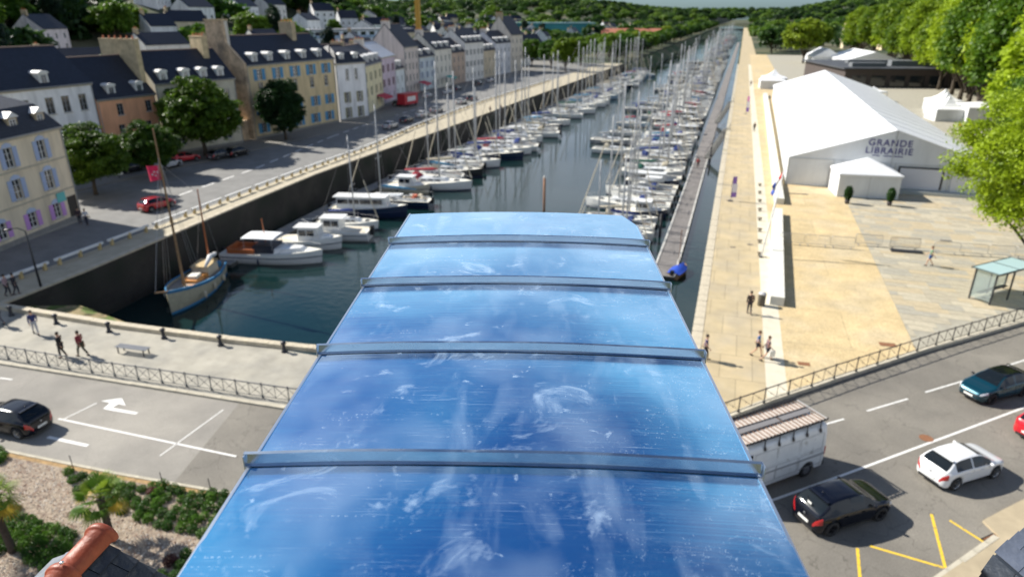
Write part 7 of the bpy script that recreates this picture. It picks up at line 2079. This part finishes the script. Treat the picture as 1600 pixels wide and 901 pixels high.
# big plane trees on the right
PT = [(41, 108), (47, 106), (54, 116), (47, 140), (48, 166), (50, 180), (54, 202), (56, 218), (56, 232), (58, 246), (57, 262), (60, 276), (58, 292), (62, 308), (60, 325), (62, 345), (44, 112), (50, 122), (45, 132), (51.5, 143), (49, 152), (57, 160), (53, 172), (55, 186), (60, 196), (58, 210), (61, 224), (60, 238), (64, 252), (62, 268), (67, 282), (64, 298), (68, 315), (66, 335), (72, 352), (60, 372), (70, 395), (58, 402), (82, 420),
      (60, 130), (64, 146), (68, 164), (70, 182), (72, 200), (74, 218), (74, 236), (78, 256), (80, 278), (82, 300), (84, 325), (86, 350), (94, 380), (58, 112), (72, 128), (78, 150), (84, 176), (88, 204), (90, 234), (94, 262), (98, 296)]
for k, (x, y) in enumerate(PT):
    key = ('plane1', 'plane2')[k % 2]; s = random.uniform(1.12, 1.35); big = x - 46 > .12 * (y - 100) + 12
    tree(key, 'tall bright green plane tree on the right bank, %s in planting order' % ordw(k + 1), (x, y, land(x, y)), s, random.uniform(0, 6), 'plane trees on the right bank', s * random.uniform(1.0, 1.2) * (1.12 if big else 1.0), 'plane_tree')
# dark ridge of wood behind them
for k in range(34):
    x = random.uniform(86, 190); y = random.uniform(110, 420)
    tree('dark1' if k % 3 else 'mid1', 'dark crowned tree in the wood above the right bank plane trees, %s of them' % ordw(k + 1), (x, y, land(x, y)), random.uniform(1.1, 1.6), random.uniform(0, 6), 'dark trees of the right hand wood', name='woodland_tree')
# yellow green tree and avenue beyond
for k, (x, y, key, s, lab, mm) in enumerate(((27.5, 350, 'mid1', 1.55, 'yellow green round tree behind the marquee', {'mid_tree_leaves': lm_yel}), (20, 470, 'mid2', 1.1, 'green tree left of the yellow green one, nearer', None), (18, 520, 'mid1', 1.2, 'green avenue tree farther along', None), (34, 450, 'mid2', 1.1, 'green tree right of the yellow green one', None),
        (46, 480, 'mid1', 1.2, 'green tree before the right skyline houses', {'mid_tree_leaves': lm_yel}), (22, 600, 'mid1', 1.4, 'distant avenue tree on the right', None), (40, 560, 'mid2', 1.4, 'distant tree below the manor', None), (58, 430, 'mid2', 1.2, 'tree beside the distant marquee roof', None), (56, 560, 'mid1', 1.3, 'distant tree right of the manor', None))):
    tree(key, lab, (x, y, 0), s, k, 'avenue trees beyond the marquee', None, 'avenue_tree', mm)
for k in range(26):
    y = 430 + k * 26; tree('farm' if k % 2 else 'far', 'distant tree of the avenue beside the canal end, %s nearest' % ordw(k + 1), (15 + random.uniform(0, 22), y, 0), 1.1, k, 'distant avenue trees', name='avenue_tree')
# quay trees on the west bank beyond the row of houses
for k in range(46):
    y = 268 + k * 11; x = -62 - (k % 3) * 9 - random.uniform(0, 5) + (4 if y > 330 else 0)
    tree('mid1' if k % 2 else 'mid2', 'leafy quay tree beyond the end of the house row, %s nearest' % ordw(k + 1), (x, y, 0), random.uniform(.7, 1.0), random.uniform(0, 6), 'quay trees beyond the house row', None, 'quay_tree', {'mid_tree_leaves': lm_yel} if k % 5 == 0 else None)
for k in range(64):
    y = 334 + k * 18; x = lqx(y) - 4 - random.uniform(-1.5, 3)
    tree('farm' if k % 3 else 'far', 'bushy tree on the far west bank of the canal, %s nearest' % ordw(k + 1), (x, y, -.5), random.uniform(.6, 1.05), random.uniform(0, 6), 'trees on the far west canal bank', name='bank_tree')
# hillside trees on the left
def hides(x, y):
    d = math.hypot(x, y)
    for q in bgpx:
        cx, cy = q[0] - 4, q[1] + 7; dh = math.hypot(cx, cy)
        if 0 < dh - d < 42 and abs(x * cy - y * cx) / dh < 9: return True
    return False
r2 = random.Random(17); cnt = 0
hs = []
while cnt < 180:
    y = r2.uniform(40, 640); x = -r2.uniform(118, 330) - .12 * y * r2.random()
    if any(abs(x - q[0] - 4) < 11 and abs(y - q[1] - 7) < 12 for q in bgpx): continue
    if -200 < x < -160 and 245 < y < 330 and r2.random() < .9: continue
    if hides(x, y) and r2.random() < .97: continue
    z = land(x, y); key = r2.choice(['dark1', 'dark1', 'mid1', 'mid2', 'con1', 'mid1']); big = r2.uniform(.8, 1.35)
    if math.atan2(-x, y) < R(33) and y > 200: big *= .72
    nm = {'dark1': ('dark_broadleaf_tree', 'dark broadleaf tree on the wooded hillside behind the houses'), 'mid1': ('hillside_tree', 'mid green tree on the hillside behind the houses'), 'mid2': ('hillside_tree', 'mid green tree on the hillside behind the houses'), 'con1': ('conifer_tree', 'dark conifer rising among the hillside trees')}[key]
    tree(key, nm[1] + ', %s of them' % ordw(cnt + 1), (x, y, z - .5), big, r2.uniform(0, 6), 'trees on the left hillside', None, nm[0]); cnt += 1
for k, (x, y, key, s) in enumerate(((-108, 88, 'dark1', .9), (-116, 104, 'dark1', .9), (-105, 112, 'mid1', .7), (-122, 72, 'dark1', 1.2), (-130, 60, 'dark1', 1.4), (-126, 90, 'con1', 1.2), (-98, 160, 'mid2', .6), (-104, 210, 'mid1', .7), (-108, 240, 'mid2', .8), (-106, 60, 'dark1', .9))):
    tree(key, 'tree growing between the roofs behind the front row, %s counted from the left' % ORD[k], (x, y, land(x, y)), s, k, 'trees between the roofs', None, 'garden_tree')
# far-off woods: one mass
pts = []
r3 = random.Random(9)
while len(pts) < 2600:
    x = r3.uniform(-900, 700); y = r3.uniform(480, 2300)
    if -66 < x < 12 and y < 1490: continue
    if 12 <= x < 60 and y < 620: continue
    if r3.random() > (1.0 if y > 1400 else .42) and not (-70 < x < 14 and y < 1600): continue
    pts.append((x, y, land(x, y) - 1))
while len(pts) < 3300:
    y = r3.uniform(20, 700); x = -r3.uniform(125, 520)
    if any(-16 < x - q[0] < 10 and -8 < y - q[1] < 22 for q in bgpx): continue
    if -205 < x < -165 and 245 < y < 335: continue
    if hides(x, y): continue
    if land(x, y) < 2.0 and r3.random() < .6: continue
    pts.append((x, y, land(x, y) - 4))
me = bpy.data.meshes.new('far_wood'); me.from_pydata(pts, [], []); me.update()
fw = put('far_wood', me); tag(fw, 'far off belt of woodland covering the hills under the skyline', 'wood', kind='stuff')
ng = bpy.data.node_groups.new('wood_scatter', 'GeometryNodeTree')
ng.interface.new_socket('Geometry', in_out='INPUT', socket_type='NodeSocketGeometry'); ng.interface.new_socket('Geometry', in_out='OUTPUT', socket_type='NodeSocketGeometry')
N = ng.nodes; L = ng.links
gi = N.new('NodeGroupInput'); go = N.new('NodeGroupOutput'); iop = N.new('GeometryNodeInstanceOnPoints')
srcs = [bpy.data.objects.new('wood_tree_crown', TPROTO[k][0]) for k in ('far', 'farm')]
ji = N.new('GeometryNodeJoinGeometry')
for i_, s_ in enumerate(srcs):
    oi = N.new('GeometryNodeObjectInfo'); oi.inputs['Object'].default_value = s_; oi.inputs['As Instance'].default_value = True
    gti = N.new('GeometryNodeGeometryToInstance') if False else None
    L.new(oi.outputs['Geometry'], ji.inputs[0])
L.new(gi.outputs[0], iop.inputs['Points']); L.new(ji.outputs[0], iop.inputs['Instance']); iop.inputs['Pick Instance'].default_value = True
rs = N.new('FunctionNodeRandomValue'); rs.data_type = 'FLOAT_VECTOR'; rs.inputs[0].default_value = (.9, .9, .8); rs.inputs[1].default_value = (1.7, 1.7, 1.6)
rr = N.new('FunctionNodeRandomValue'); rr.data_type = 'FLOAT_VECTOR'; rr.inputs[1].default_value = (0, 0, 6.28); rr.inputs['Seed'].default_value = 3
L.new(rs.outputs[0], iop.inputs['Scale']); L.new(rr.outputs[0], iop.inputs['Rotation']); L.new(iop.outputs[0], go.inputs[0])
md = fw.modifiers.new('scatter', 'NODES'); md.node_group = ng
